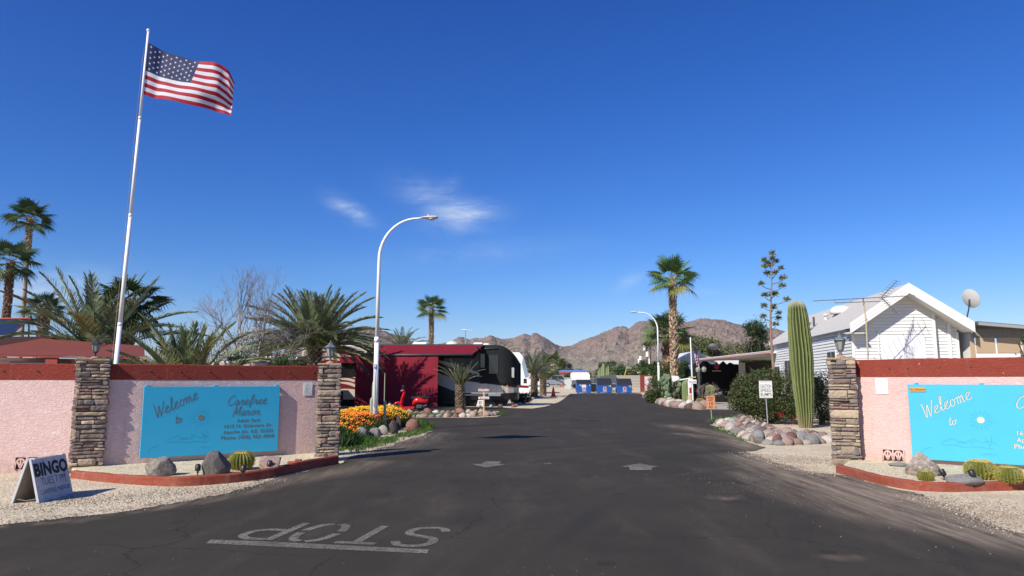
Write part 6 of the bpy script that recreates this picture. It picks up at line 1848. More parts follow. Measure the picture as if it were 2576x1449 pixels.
mb = MB(); mb.box((.01, GY + .02, .1), (xc - .01, GY + .12, ZE - FH)); mb.box((xc, GY + .3, .1), (Wm - .01, GY + .4, ZE - FH)); mb.build('wall_core', m_sid, t)
for (b0_, b1_) in (((-.02, GY - .04, .4), (.07, GY + .03, ZE - .3)), ((xc - .08, GY - .04, .4), (xc + .02, GY + .26, ZE + .35)), ((xd, GY + .18, .4), (xd + .10, GY + .225, ZE + .05)), ((Wm - .08, GY + .2, .4), (Wm + .02, GY + .26, ZE - .3))):
    mb = MB(); mb.box(b0_, b1_); mb.build('corner_trim', m_trim, t)
px0, px1 = P(2205, 957, NY + GY).x - (xl + .34) + .14, P(2310, 957, NY + GY).x - (xl + .34) + .14
mb = MB(); mb.box((px0, GY - .045, .5), (px1, GY - .034, P(2230, 845, NY + GY).z)); mb.build('plain_panel', mat('white_plywood', (.74, .74, .74), .75, .05, 6, .003, 40), t)
mb = MB(); mb.box((.86, GY - .06, 1.6), (.89, GY - .02, ZE - .25)); mb.build('conduit', m_trim, t)
# side wall: siding faces -x in the home frame
mb = MB(); z = .55
while z < ZE - .1:
    zt_ = min(z + .118, ZE - .08)
    mb.add([(-.034, GY, z), (-.034, LH, z), (-.01, LH, zt_ - .015), (-.01, GY, zt_ - .015)], [(3, 2, 1, 0)]); mb.add([(-.034, GY, z), (0, GY, z), (0, LH, z), (-.034, LH, z)], [(0, 1, 2, 3)]); mb.add([(0, GY, zt_ - .015), (0, LH, zt_ - .015), (0, LH, zt_), (0, GY, zt_)], [(3, 2, 1, 0)]); z = zt_
mb.build('side_wall', m_sid, t)
mb = MB(); mb.box((0.01, GY + .13, .1), (.12, LH, ZE - .1)); mb.box((.13, LH - .12, .1), (Wm, LH, ZE - .1)); mb.box((Wm - .1, GY + .71, .1), (Wm, LH - .13, ZE - .1)); mb.build('side_core', m_sid, t)
mb = MB(); mb.prism([(-.01, ZE - .1), (Wm, ZE - .1), (XP, ZP - .07)], LH - .1, LH + .02, 'y'); mb.build('far_gable', m_sid, t, fix=True)
mb = MB(); mb.box((-OH - .03, 0.06, ZE - .17), (-OH, LH + .2, ZE + .005)); mb.box((-OH, .95, ZE - .17), (0, LH, ZE - .155)); mb.build('eave_fascia', m_trim, t)
mb = MB(); mb.box((-.03, GY, .05), (-.005, LH, .56)); mb.build('skirting', mat('grey_skirting', (.42, .43, .44), .7), t)
mb = MB(); mb.box((-.035, GY + 1.2, .35), (-.018, GY + 2.6, .52), 0); mb.build('electric_strip', m_trim, t)
def side_y(px):      # where a picture column meets the side wall
    r_ = ray(px, 957); d_ = Vector((-sin(AZ), cos(AZ))); o_ = Vector((xl + .34, NY + .1))
    k = (o_.x * d_.y - o_.y * d_.x) / (r_.x * d_.y - r_.y * d_.x)
    return (Vector((r_.x, r_.y)) * k - o_).dot(d_)
for (pa, pb, z0_, z1_) in ((2109, 2087, 1.55, 2.75), (1996, 1978, .9, 2.6), (1966, 1953, .9, 2.35)):
    ya, yb = side_y(pa), side_y(pb)
    mb = MB(); mb.box((-.05, ya, z0_), (-.018, yb, z1_)); w_ = mb.build('window', m_trim, t)
    mb = MB(); mid = (ya + yb) / 2
    mb.box((-.058, ya + .06, z0_ + .06), (-.052, mid - .03, z1_ - .06)); mb.box((-.058, mid + .03, z0_ + .06), (-.052, yb - .06, z1_ - .06)); mb.build('pane', m_win, w_)
# roof furniture
def roofpt(yy, s_): return Vector((-OH + (XP + OH) * s_, yy, ZE + (ZP - ZE) * s_))
mb = MB(); q = roofpt(6.3, .25); mb.tube([q, q + Vector((0, 0, .42))], .045, 8); mb.build('vent_pipe', m_dgrey, t)
mb = MB(); mb.prism([(-.05, 0), (.35, .10), (.35, .16), (-.05, .06)], -.35, .35, 'y', xf=Matrix.Translation(roofpt(6.2, .1) + Vector((0, 0, .06)))); mb.build('vent_cowl', mat('blue_grey', (.25, .28, .33), .5), t, fix=True)
mb = MB(); mb.lathe([(.42, 0), (.42, .14), (.34, .26), (.2, .33), (0, .35)], 20, xf=Matrix.Translation(roofpt(5.0, .62) + Vector((0, 0, -.08)))); mb.build('skylight_dome', m_trim, t, smooth=True)
mb = MB(); q = roofpt(5.6, .4); mb.tube([q, q + Vector((0, 0, .22))], .07, 8); mb.lathe([(.13, .2), (.14, .24), (.02, .30)], 10, xf=Matrix.Translation(q)); mb.build('roof_vent', m_sof, t)
# television aerial on its own mast in front of the gable
AY = 23.2
def ap(px, py, Y=AY): return P(px, py, Y)
b_ = ap(2183, 957); b_.z = 0
t = thing('television_aerial', 'tall rusty television aerial with long horizontal boom in front of the white gable', 'aerial', b_)
m_mast = mat('rusty_mast', (.42, .36, .22), .8, .3, 20); m_al2 = mat('weathered_aluminium', (.28, .28, .27), .5, metal=.4)
mb = MB(); mb.tube([(0, 0, 0), ap(2182, 878) - b_, ap(2178, 800) - b_, ap(2171, 750) - b_], .024, 8); mb.build('mast', m_mast, t)
def el(name, l, r_=.010):
    mb = MB()
    for (a, c_) in l: mb.tube([a - b_, c_ - b_], r_, 4)
    return mb.build(name, m_al2, t)
A0 = ap(2046, 757, 22.4); A1 = ap(2300, 743.5, 24.0)
boom = el('boom', [(A0, A1), (ap(2100, 762, 22.7), ap(2215, 758, 23.4)), (ap(2100, 762, 22.7), ap(2100, 755, 22.7)), (ap(2140, 759, 22.9), ap(2140, 752, 22.9))], .014)
l = []
bd = (A1 - A0).normalized(); sd_ = Vector((.45, 1, 0)).normalized()
for i in range(16):
    s_ = (i / 15); q = A0.lerp(A1, s_); hl_ = (.42 - .25 * s_)
    l.append((q - sd_ * hl_ * 1.6 + Vector((0, 0, -.05)), q + sd_ * hl_ * 1.6 + Vector((0, 0, .05))))
for q in l: el('dipole', [q], .008)
c0 = ap(2217, 748, 23.4)
u1, u2 = ap(2256, 707, 23.7), ap(2257, 789, 23.7)
el('corner_reflector', [(c0, u1), (c0, u2)], .016)
l = []
for (u_) in (u1, u2):
    for i in range(1, 8):
        q = c0.lerp(u_, i / 7); l.append((q - sd_ * .3 - Vector((.16, 0, 0)), q + sd_ * .3 + Vector((.16, 0, 0))))
for q in l: el('reflector_rod', [q], .008)
mb = MB(); q = ap(2178, 800) - b_
mb.tube(smooth_pts([tuple(q), tuple(q + Vector((.1, 0, -.2))), tuple(q + Vector((-.03, .1, -.5))), tuple(q + Vector((.15, .2, -.8))), tuple(q + Vector((.05, .1, -1.3)))], 4), .006, 4); mb.build('cable', m_black, t)
# satellite dish on the right eave
def dish(label, c, R, nrm_d, foot, s=1.0):
    t = thing('satellite_dish', label, 'satellite dish', c, 0, 'satellite dishes')
    rot = Vector(nrm_d).normalized().to_track_quat('Z', 'Y').to_matrix().to_4x4()
    mb = MB(); v = []; f = []; n = 28
    for i in range(6):
        rr = R * i / 5
        for k in range(n): a = 2 * pi * k / n; v.append((rr * cos(a), rr * sin(a) * 1.08, rr * rr / R * .22))
    for i in range(5):
        for k in range(n): f.append((i * n + k, i * n + (k + 1) % n, (i + 1) * n + (k + 1) % n, (i + 1) * n + k))
    o = len(v); v2 = [(q[0], q[1], q[2] - .02) for q in v]
    mb.add(v, f, xf=rot); mb.add(v2, [tuple(reversed(q)) for q in f], xf=rot); mb.build('reflector', mat('dish_grey', (.48, .47, .45), .5), t, smooth=True)
    mb = MB(); mb.tube([rot @ Vector((0, -R, .12 * R)), rot @ Vector((0, -R * .75, R * 1.0))], R * .05, 6); mb.build('feed_arm', m_al2, t)
    mb = MB(); mb.box((-.16 * R, -R * .92, R * .88), (.16 * R, -R * .62, R * 1.12), xf=rot, ch=.01); mb.build('receiver', m_sof, t)
    mb = MB(); mb.tube([rot @ Vector((0, 0, -.03)), Vector(foot) * .35 + Vector((0, 0, -.08)), foot], R * .075, 8); mb.build('bracket', m_dgrey, t)
dc = P(2440, 752, 24.3)
dish('grey satellite dish on the right eave of the white mobile home', dc, .31, (.88, .33, .32), P(2431, 805, 24.5) - dc)

# tan extension at the far right
xa_ = P(2446, 957, 24.9).x; YB_ = 24.7
t = thing('porch_building', 'tan panelled porch building with dark window at the far right edge behind the wall', 'building', (xa_, YB_, 0), radians(-4))
We = 4.2
def zz(py, px=2500): return P(px, py, YB_).z
m_tan = mat('tan_panel', (.42, .31, .20), .7, .05, 2); m_metalroof = mat('dark_roof_edge', (.10, .11, .12), .5)
mb = MB(); mb.box((0, 0, 0), (We, .15, zz(866))); mb.box((0, .16, 0), (.15, 3.4, zz(820))); mb.build('wall', m_trim, t)
for (a, b2) in ((2462, 2508), (2513, 2570), (2574, 2640)):
    x0_, x1_ = P(a, 957, YB_).x - xa_, P(b2, 957, YB_).x - xa_; mb = MB(); mb.box((x0_, -.02, zz(888)), (x1_, -.004, zz(850))); mb.build('tan_panel', m_tan, t)
mb = MB(); mb.box((P(2446, 957, YB_).x - xa_ + .02, -.02, .5), (P(2459, 957, YB_).x - xa_, -.004, zz(852))); mb.build('tan_panel', m_tan, t)
mb = MB(); mb.box((P(2545, 957, YB_).x - xa_, -.02, .5), (We, -.004, zz(903)))
mb.build('tan_panel', m_tan, t)
mb = MB(); x0_, x1_ = P(2465, 957, YB_).x - xa_, P(2542, 957, YB_).x - xa_
mb.box((x0_, -.04, 1.2), (x1_, -.006, zz(897))); w_ = mb.build('window', m_trim, t)
mb = MB(); mb.box((x0_ + .1, -.05, 1.3), (x1_ - .08, -.042, zz(903))); mb.build('pane', m_win, w_)
mb = MB()
n = 60; v = []; f = []
for i in range(n + 1):
    x = We * i / n; dz = .012 * (i % 2); v += [(x, -.012 - dz, zz(850)), (x, -.012 - dz, zz(826) - .02)]
for i in range(n): f.append((2 * i, 2 * i + 2, 2 * i + 3, 2 * i + 1))
mb.add(v, f); mb.build('corrugated_band', mat('grey_corrugated', (.20, .19, .175), .7), t)
mb = MB(); z0_, z1_ = P(2458, 808, YB_ - .5).z, P(2576, 820, YB_ - .5).z
mb.prism([(-.05, z0_ - .10), (We, z0_ - .10 - (z0_ - z1_) * 2.4), (We, z0_ - (z0_ - z1_) * 2.4), (-.05, z0_)], -.5, 3.5, 'y'); mb.build('lean_to_roof', m_metalroof, t, fix=True)
mb = MB(); mb.prism([(-.06, z0_ - .13), (We, z0_ - .13 - (z0_ - z1_) * 2.4), (We, z0_ - (z0_ - z1_) * 2.4 - .03), (-.06, z0_ - .03)], -.56, -.505, 'y'); mb.build('gutter', mat('grey_gutter', (.30, .31, .31), .5), t, fix=True)
tree('dark green tree just entering the photo at the right edge beside the porch building', P(2600, 957, 21.5).x + .25, 21.5, 3.6, 1.3, 61, GRN, 5000, .045, 'garden_tree', 'tree', None, z0=0, low=.3)

# ------------------------------------------------------------------ carport with lanterns, white gabled house behind
m_pk = mat('pink_brown_fascia', (.45, .27, .23), .6); m_shade = mat('black_shade_cloth', (.012, .013, .015), .95)
r0_ = P(1941, 889, 36.6); r1_ = P(1752, 908, 53)
t = thing('carport', 'long open carport with pink-edged roof and black shade screens left of the mobile home', 'carport', (13.6, 45, 0), 0)
def lc(v_): return Vector(v_) - Vector((13.6, 45, 0))
zr = r0_.z; 
mb = MB(); a = lc((r0_.x, r0_.y, zr)); b2 = lc((r1_.x, r1_.y, r1_.z))
mb.add([a, b2, b2 + Vector((7, 0, .12)), a + Vector((6, 0, .25)), a + Vector((0, 0, .08)), b2 + Vector((0, 0, .08)), b2 + Vector((7, 0, .2)), a + Vector((6, 0, .33))], [(0, 3, 2, 1), (4, 5, 6, 7), (0, 1, 5, 4), (1, 2, 6, 5), (2, 3, 7, 6), (3, 0, 4, 7)]); mb.build('roof', m_trim, t)
mb = MB(); mb.tube([a + Vector((-.02, 0, .03)), b2 + Vector((-.02, 0, .03))], .07, 6); mb.build('gutter', m_pk, t)
mb = MB(); mb.tube([a + Vector((-.03, 0, .12)), b2 + Vector((-.03, 0, .12))], .03, 4); mb.build('roof_edge', m_trim, t)
for Y_ in (53,):
    s_ = (Y_ - 36.6) / (53 - 36.6); x = r0_.x + (r1_.x - r0_.x) * s_
    q = lc((x + .1, Y_ - .1, 0))
    mb = MB(); mb.box((q.x - .06, q.y - .06, 0), (q.x + .06, q.y + .06, r1_.z + (zr - r1_.z) * (1 - s_) - .02)); mb.build('post', m_trim, t)
# screens across the far end and inner side
qa, qb = P(1746, 957, 53.4), P(1858, 957, 53.4)
mb = MB(); n = 14; top_ = P(1800, 916, 53.4).z
pa = lc((qa.x, 53.4, 0)); pb = lc((qb.x + .2, 53.4, 0)); prof = []
rj = random.Random(4)
for i in range(n + 1): prof.append((pa.x + (pb.x - pa.x) * i / n, top_ + rj.choice([0, 0, .12, .22, -.05])))
poly = [(pa.x, 0.0)] + [(pb.x, 0.0)] + list(reversed(prof))
mb.prism(poly, pa.y, pa.y + .3, 'y'); mb.build('shade_screen', m_shade, t, fix=True)
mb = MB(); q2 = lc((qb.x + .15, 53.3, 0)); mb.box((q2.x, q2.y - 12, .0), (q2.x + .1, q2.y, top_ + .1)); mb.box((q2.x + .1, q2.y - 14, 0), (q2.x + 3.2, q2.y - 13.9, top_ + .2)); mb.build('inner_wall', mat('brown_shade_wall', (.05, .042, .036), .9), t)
mb = MB(); w0, w1 = lc((P(1860, 957, 50).x, 50, 0)), lc((P(1876, 957, 50).x, 50, 0)); mb.box((w0.x, w0.y, 1.7), (w1.x, w1.y + .05, P(1868, 912, 50).z)); mb.build('white_door_panel', m_trim, t)
mb = MB(); f0, f1 = lc((P(1793, 957, 52).x, 52, 0)), lc((P(1815, 957, 52).x, 52, 0)); z_ = P(1800, 934, 52).z; mb.box((f0.x, f0.y, z_), (f1.x, f1.y + .06, z_ + .05)); mb.build('strip_lamp', mat('pale_green_strip', (.55, .7, .45), .5), t)
mb = MB()
for i in range(24):
    x = pa.x + (pb.x - pa.x) * i / 23; mb.box((x - .012, pa.y - .9, .05), (x + .012, pa.y - .88, .95))
mb.box((pa.x, pa.y - .905, .92), (pb.x, pa.y - .875, .97)); mb.build('railing', m_black, t)
# hanging lanterns
for (px, py, c_, lab) in ((1756, 930, m_glass, 'hanging glass lantern nearest the white post of the carport'), (1771, 929, m_glass, 'second hanging glass lantern in the carport, beside the first'), (1803, 921, mat('magenta_paper', (.38, .02, .09), .6), 'magenta paper star hanging under the carport roof')):
    q = P(px, py, 51)
    tl = thing('hanging_lantern', lab, 'lantern', q, 0, 'lanterns hanging under the carport')
    mb = MB(); mb.lathe([(.03, .22), (.14, .14), (.19, 0), (.14, -.16), (.04, -.22)], 7 if c_ is m_glass else 5); mb.build('shade', c_, tl)
    mb = MB(); mb.lathe([(.12, .14), (.1, .2), (.02, .27)], 7); mb.tube([(0, 0, .25), (0, 0, P(px, 908, 51).z - q.z)], .012, 4); mb.build('hanger', m_black, tl)
# white gabled house behind
YH = 60.0
t = thing('small_house', 'white gabled house behind the carport and the thin flag', 'house', (P(1716, 957, YH).x, YH, 0), 0)
x0_ = 0.0; def_ = P(1716, 957, YH).x
xw = lambda px: P(px, 957, YH).x - def_
hz = lambda py: P(1750, py, YH).z
mb = MB(); mb.prism([(xw(1722), 0), (xw(1800), 0), (xw(1800), hz(903)), (xw(1752), hz(888)), (xw(1722), hz(903))], .3, 4, 'y'); siding(mb, xw(1722), xw(1800), .4, hz(906), .2, .3); mb.build('wall', m_sid, t)
mb = MB()
pk = (xw(1750), hz(883)); lf = (xw(1713), hz(901)); rt = (xw(1806), hz(906))
mb.prism([lf, pk, (pk[0], pk[1] - .18), (lf[0], lf[1] - .18)], 0, 5, 'y'); mb.prism([pk, rt, (rt[0], rt[1] - .18), (pk[0], pk[1] - .18)], 0, 5, 'y'); mb.build('roof', m_trim, t, fix=True)
mb = MB(); mb.prism([(xw(1800), 0), (xw(1870), 0), (xw(1870), hz(905)), (xw(1840), hz(897)), (xw(1800), hz(907))], 1, 5, 'y'); mb.build('side_wing', m_sid, t, fix=True)
mb = MB(); mb.box((xw(1722) - .12, .05, 0), (xw(1722) + .25, .29, hz(905))); mb.box((xw(1735), .2, 0), (xw(1743), .28, hz(908)), 0); mb.build('corner_post', m_trim, t)
mb = MB(); mb.box((xw(1845), .9, 1.6), (xw(1856), .99, 2.6)); mb.build('window', m_win, t)
dc = P(1795, 874, 57)
dish('white satellite dish above the carport roof', dc, .40, (.25, .5, .83), P(1789, 903, 57.3) - dc)

# ------------------------------------------------------------------ sign posts, small flag, mailbox wedge
YF = 43.0
q0 = P(1742, 957, YF)
t = thing('flagpole', 'thin white pole with little sign boards beside the carport', 'flagpole', (q0.x, YF, 0))
zt_ = P(1740, 851, YF).z
mb = MB(); mb.tube([(0, 0, 0), (-.04, 0, zt_)], .035, 8); mb.lathe([(.03, 0), (.05, .03), (.01, .07)], 8, xf=Matrix.Translation((-.04, 0, zt_))); mb.build('pole', m_pole, t)
def pz(py): return P(1742, py, YF).z
mb = MB(); mb.box((-.24, -.06, pz(965)), (.23, -.04, pz(955)), ch=.004); sb_ = mb.build('sign_board', m_white, t)
v, f = text_data('MANAGER', size=.09, bold=.002); mb = MB(); mb.add([(a.x - .01, -.064, a.y + pz(962)) for a in v], f); mb.build('lettering', m_letter, sb_)
mb = MB(); mb.box((-.22, -.06, pz(950.5)), (.2, -.04, pz(947.5)), ch=.004); mb.build('yellow_strip', mat('yellow_paint', (.6, .45, .03), .6), t)
mb = MB(); mb.box((-.2, -.03, pz(990)), (-.08, .05, pz(975)), ch=.01); mb.build('red_box', mat('red_box', (.3, .03, .02), .6), t)
fo = P(1745, 873, YF)
t = thing('flag', 'small striped flag hanging limp from the thin white pole', 'flag', fo)
mb = MB(); nu, nv = 12, 26; cant = MB()
def sf(u, v_): return Vector((.22 * u * (1 - .25 * v_) + .10 * v_ + .03 * sin(v_ * 9), .05 * sin(u * 8 + v_ * 3), -(v_ * 1.05) - u * .22))
vs_ = [sf(i / nu, j / nv) for i in range(nu + 1) for j in range(nv + 1)]
for i in range(nu):
    for j in range(nv):
        q = (i * (nv + 1) + j, (i + 1) * (nv + 1) + j, (i + 1) * (nv + 1) + j + 1, i * (nv + 1) + j + 1)
        if j < 9 and i < 9: cant.f.append(q); cant.mi.append(0); cant.c.append((1, 1, 1))
        else: mb.f.append(q); mb.mi.append(((i + j) // 2) % 2); mb.c.append((1, 1, 1))
mb.v = vs_; cant.v = list(vs_); mb.build('striped_cloth', [m_fr, m_fw], t, smooth=True); cant.build('canton', m_fb, t, smooth=True)
# wedge shaped white sign on arm
YW = 46.0
q0 = P(1735, 957, YW); t = thing('bracket_sign', 'white wedge shaped sign held on an arm in front of the tall palm trunk', 'sign', (q0.x, YW, 0))
def wz(px, py): p_ = P(px, py, YW); return (p_.x - q0.x, p_.z)
mb = MB(); mb.box((-.10, -.08, 0), (.10, .12, wz(0, 952)[1]), ch=.015); mb.build('post', m_white, t)
mb = MB(); mb.tube([(0, 0, wz(0, 952)[1]), (wz(1704, 957)[0], 0, wz(0, 957)[1])], .05, 6); mb.build('arm', m_white, t)
mb = MB(); mb.prism([wz(1689, 945), wz(1706, 946), wz(1708, 954), wz(1695, 960), wz(1691, 959)], -.08, .02, 'y'); mb.build('board', m_white, t, fix=True)
def board_sign(name, label, px, py_base, py_top, wpx, hpx, lines, m_b, m_l, m_post, basew=0.0, border=False, slantx=0.0, sizes=None, sub=None):
    g = G(px, py_base); k = g.y * 1.008 / FPX
    t = thing(name, label, 'sign', (g.x, g.y, 0), 0)
    H = P(px, py_top, g.y).z; w = wpx * k; h_ = hpx * k
    mb = MB(); mb.tube([(0, 0, 0), (slantx, 0, H - h_ * .5)], .017, 8); mb.build('post', m_post, t)
    if basew:
        mb = MB(); mb.lathe([(basew, 0), (basew, .02), (.05, .05), (.03, .1)], 16); mb.build('base_plate', m_dgrey, t)
    mb = MB(); mb.box((-w / 2 + slantx, -.035, H - h_), (w / 2 + slantx, -.022, H), ch=.002); pb = mb.build('panel', m_b, t)
    mb = MB(); n = len(lines); y = H - .12 * h_
    for (s_, sz, yy) in lines:
        v, f = text_data(s_, size=sz * h_, bold=.0009, space=1.02)
        wid = max(a.x for a in v) - min(a.x for a in v); kx = min(1.0, w * .84 / wid)
        mb.add([(a.x * kx + slantx, -.038, a.y + H - h_ * yy) for a in v], f)
    mb.build('lettering', m_l, pb)
    if border:
        mb = MB()
        for zz_ in (H - h_ * .06, H - h_ * .94): mb.box((-w * .44 + slantx, -.038, zz_ - .004), (w * .44 + slantx, -.0355, zz_ + .004))
        mb.build('border_line', m_l, pb)
    return t
m_galv = mat('galvanised_post', (.36, .37, .37), .5, .1, 20, metal=.3)
board_sign('warning_sign', 'white caution speed bumps sign standing on the rocks before the big bush', 1933, 1090, 958, 32, 42, [('CAUTION', .27, .40), ('SPEED', .27, .64), ('BUMPS', .27, .88)], mat('sign_white', (.74, .72, .67), .5), mat('grey_letters', (.10, .10, .11), .6), m_galv, border=True, slantx=-.03)
board_sign('speed_limit_sign', 'orange speed limit ten sign on a portable stand at the road edge', 1791, 1061, 996, 21, 31, [('SPEED', .17, .20), ('LIMIT', .17, .38), ('10', .38, .72), ('MPH', .17, .93)], mat('sign_orange', (.62, .27, .13), .6), mat('dark_letters', (.03, .02, .02), .6), m_galv, basew=.30, slantx=-.03)
# office sign: two little boards on a yellow post
g = G(1217, 1050); k = g.y / FPX
t = thing('office_sign', 'yellow post with white office board and red arrow board on the rock strip', 'sign', (g.x, g.y, 0), 0)
H = P(1217, 978, g.y).z
mb = MB(); mb.box((-.035, -.03, 0), (.035, .03, H - .02), ch=.006); mb.build('post', mat('yellow_wood_post', (.58, .38, .17), .7, .15, 8), t)
for (p0_, p1_, nm) in ((978, 984.5, 'a'), (998, 1004, 'b')):
    z1_, z0_ = P(1217, p0_, g.y).z, P(1217, p1_, g.y).z
    mb = MB(); mb.box((-.235, -.06, z0_), (.235, -.035, z1_), ch=.01); bb = mb.build('board', mat('sign_white', (.74, .72, .67)), t)
    mb = MB()
    if nm == 'a':
        v, f = text_data('OFFICE', size=.12, bold=.003, space=1.15); mb.add([(a.x, -.063, a.y + z0_ + .028) for a in v], f); mb.build('lettering', mat('red_letters', (.40, .03, .05), .6), bb)
    else:
        mb.prism([(-.19, z0_ + (z1_ - z0_) * .5), (-.13, z1_ - .015), (-.13, z1_ - .04), (.18, z1_ - .04), (.18, z0_ + .04), (-.13, z0_ + .04), (-.13, z0_ + .015)], -.064, -.061, 'y'); mb.build('arrow', mat('red_letters', (.40, .03, .05)), bb, fix=True)
# site number A-board in the shade
g = G(1208, 1022)
t = thing('lot_marker', 'small white lot marker board beside the office sign, in front of the motorhome', 'marker', (g.x, g.y, 0), 0)
mb = MB(); mb.prism([(-.24, 0), (.24, 0), (.17, .55), (-.10, .55)], -.02, .02, 'y'); mb.build('panel', m_white, t, fix=True)
v, f = text_data('33', size=.2, bold=.006); mb = MB(); mb.add([(a.x, -.024, a.y + .17) for a in v], f); mb.build('lettering', m_letter, t)
g = G(1163, 1021)
mb = MB(); mb.box((-.2, -.1, 0), (.2, .1, .16), ch=.02); o = mb.build('wooden_block', mat('old_brick', (.30, .07, .04))); o.location = (P(1160, 957, 42.3).x, 42.3, 0); tag(o, 'brown wooden block lying at the right foot of the burgundy screen', 'block')

# ------------------------------------------------------------------ three blue bins
m_bin = mat('bin_blue', (.012, .085, .33), .5, .12, 3, spec=.4, dirt=(.05, .08, .14), dscale=3, damt=.35); m_lid = mat('bin_lid', (.02, .022, .026), .6, .2, 4)
m_stk = mat('sticker_white', (.62, .60, .62), .6); m_yel = mat('sticker_yellow', (.55, .5, .2), .6); m_star = mat('star_red', (.40, .05, .08), .6)
YBn = 88.3
def bin_(label, px0, px1, ptop, pmid, plidb, seed, lidh=1.0, stickers=True, rz=0):
    x0, x1 = P(px0, 957, YBn).x, P(px1, 957, YBn).x
    t = thing('rubbish_skip', label, 'rubbish bin', ((x0 + x1) / 2, YBn, 0), rz, 'blue rubbish bins'); w = x1 - x0
    H = P(1520, pmid, YBn).z; HT = P(1520, ptop, YBn).z
    mb = MB(); mb.prism([(0, .12), (1.5, .12), (1.5, HT - .12), (0.0, H)], -w / 2 + .05, w / 2 - .05, 'x'); mb.box((-w / 2, -.03, H - .09), (w / 2, .0, H)); 
    for sx in (-w / 2 + .2, w / 2 - .3): mb.box((sx, -.0, 0.0), (sx + .1, 1.5, .12))
    for sx in (-.35, .3): mb.box((sx * w, -.02, .14), (sx * w + .06, .0, H - .1))
    mb.build('steel_body', m_bin, t, fix=True)
    mb = MB(); n = 16
    v = []; f = []
    for i in range(n + 1):
        x = -w / 2 + .02 + (w - .04) * i / n; d_ = .02 * (i % 2)
        v += [(x, -.06 - d_, H - .05), (x, -.03 - d_, H + .05), (x, .75, HT - .04 + d_ * .3), (x, 1.5, HT)]
    for i in range(n):
        for j in range(3): f.append((i * 4 + j, (i + 1) * 4 + j, (i + 1) * 4 + j + 1, i * 4 + j + 1))
    mb.add(v, f); mb.build('lid', m_lid, t)
    for sx in (-1, 1):
        mb = MB(); mb.box((sx * (w / 2 + .05) - .06, .35, H * .42), (sx * (w / 2 + .05) + .06, 1.1, H * .55), ch=.02); mb.build('lifting_pocket', m_bin, t)
    # star logo
    st_ = []
    for i in range(10):
        a = pi / 2 + 2 * pi * i / 10; r_ = .24 if i % 2 == 0 else .12; st_.append((r_ * cos(a), H * .56 + r_ * sin(a)))
    mb = MB(); mb.prism([(cos(2 * pi * i / 20) * .22, H * .55 + sin(2 * pi * i / 20) * .22) for i in range(20)], -.012, -.006, 'y'); mb.build('round_emblem', m_stk, t, fix=True)
    mb = MB(); mb.prism(st_, -.018, -.013, 'y'); mb.build('star_emblem', m_star, t, fix=True)
    mb = MB(); 
    v, f = text_data('WASTE', size=.15, bold=.006); mb.add([(a.x, -.012, a.y + H * .22) for a in v], f)
    mb.box((-.16, -.012, H * .34), (.16, -.006, H * .39)); mb.build('lettering', m_stk, t)
    mb = MB()
    if stickers: mb.box((w * .28, -.012, H * .72), (w * .40, -.006, H * .90)); mb.build('yellow_sticker', m_yel, t)
    else:
        for (a_, b_) in (((-w * .34, -.012, H * .82), (-w * .20, -.006, H * .96)), ((-w * .16, -.022, H * .62), (w * .14, -.020, H * .96)), ((w * .3, -.012, H * .82), (w * .4, -.006, H * .94))):
            mb = MB(); mb.box(a_, b_); mb.build('white_sticker', m_stk, t)
bin_('leftmost blue bin with low lid and white papers stuck on it', 1450, 1488, 955, 965.5, 0, 1, stickers=False)
bin_('middle blue bin with the tallest black lid', 1502, 1540, 951.5, 966.5, 0, 2)
bin_('rightmost blue bin, next to the rocky bank', 1552, 1590, 952, 967.5, 0, 3)

# things behind the bins
def zg(x, y): return ground_h(x, y)
# pickup
Yp = 115.0; xp = P(1362, 957, Yp).x; zp = ground_h(0, Yp)
t = thing('pickup_truck', 'grey pickup truck parked behind the far date palms', 'pickup', (xp, Yp, zp), 0)
m_pk2 = mat('pickup_grey', (.21, .235, .27), .3, coat=.4)
mb = MB(); mb.prism([(0, .55), (0, 1.0), (.15, 1.12), (1.35, 1.22), (4.0, 1.22), (5.6, 1.22), (5.6, .5), (.1, .45)], 0, 1.9, 'y'); mb.build('body', m_pk2, t, fix=True)
mb = MB(); mb.prism([(1.35, 1.2), (1.75, 1.92), (3.4, 1.95), (4.0, 1.2)], .12, 1.78, 'y'); mb.build('cab', m_pk2, t, fix=True)
mb = MB(); mb.prism([(1.55, 1.27), (1.9, 1.83), (2.6, 1.85), (2.6, 1.27)], .10, .118, 'y'); mb.build('side_window', m_win, t, fix=True); mb = MB(); mb.prism([(2.7, 1.27), (2.7, 1.85), (3.3, 1.85), (3.75, 1.27)], .10, .118, 'y'); mb.build('side_window', m_win, t, fix=True)
for x in (.98, 4.5):
    mb = MB(); mb.lathe([(.2, 0), (.38, .02), (.38, .22), (.2, .25)], 20, xf=XF((x, .22, .38), 0, pi / 2)); w_ = mb.build('wheel', m_tyre, t)
    mb = MB(); mb.lathe([(.22, -.012), (.2, -.02), (.05, -.03), (.05, .0)], 14, xf=XF((x, -.03 + .22, .38), 0, pi / 2)); mb.lathe([(.21, .0), (.21, .012)], 14, xf=XF((x, -.03, .38), 0, pi / 2)); mb.build('rim', m_alu, w_)
mb = MB(); mb.box((-.1, .05, .5), (.05, 1.85, .68), ch=.03); mb.build('bumper', m_chr, t)
mb = MB(); mb.box((-.015, .15, .75), (.06, .45, .98)); mb.build('headlight', m_stk, t)
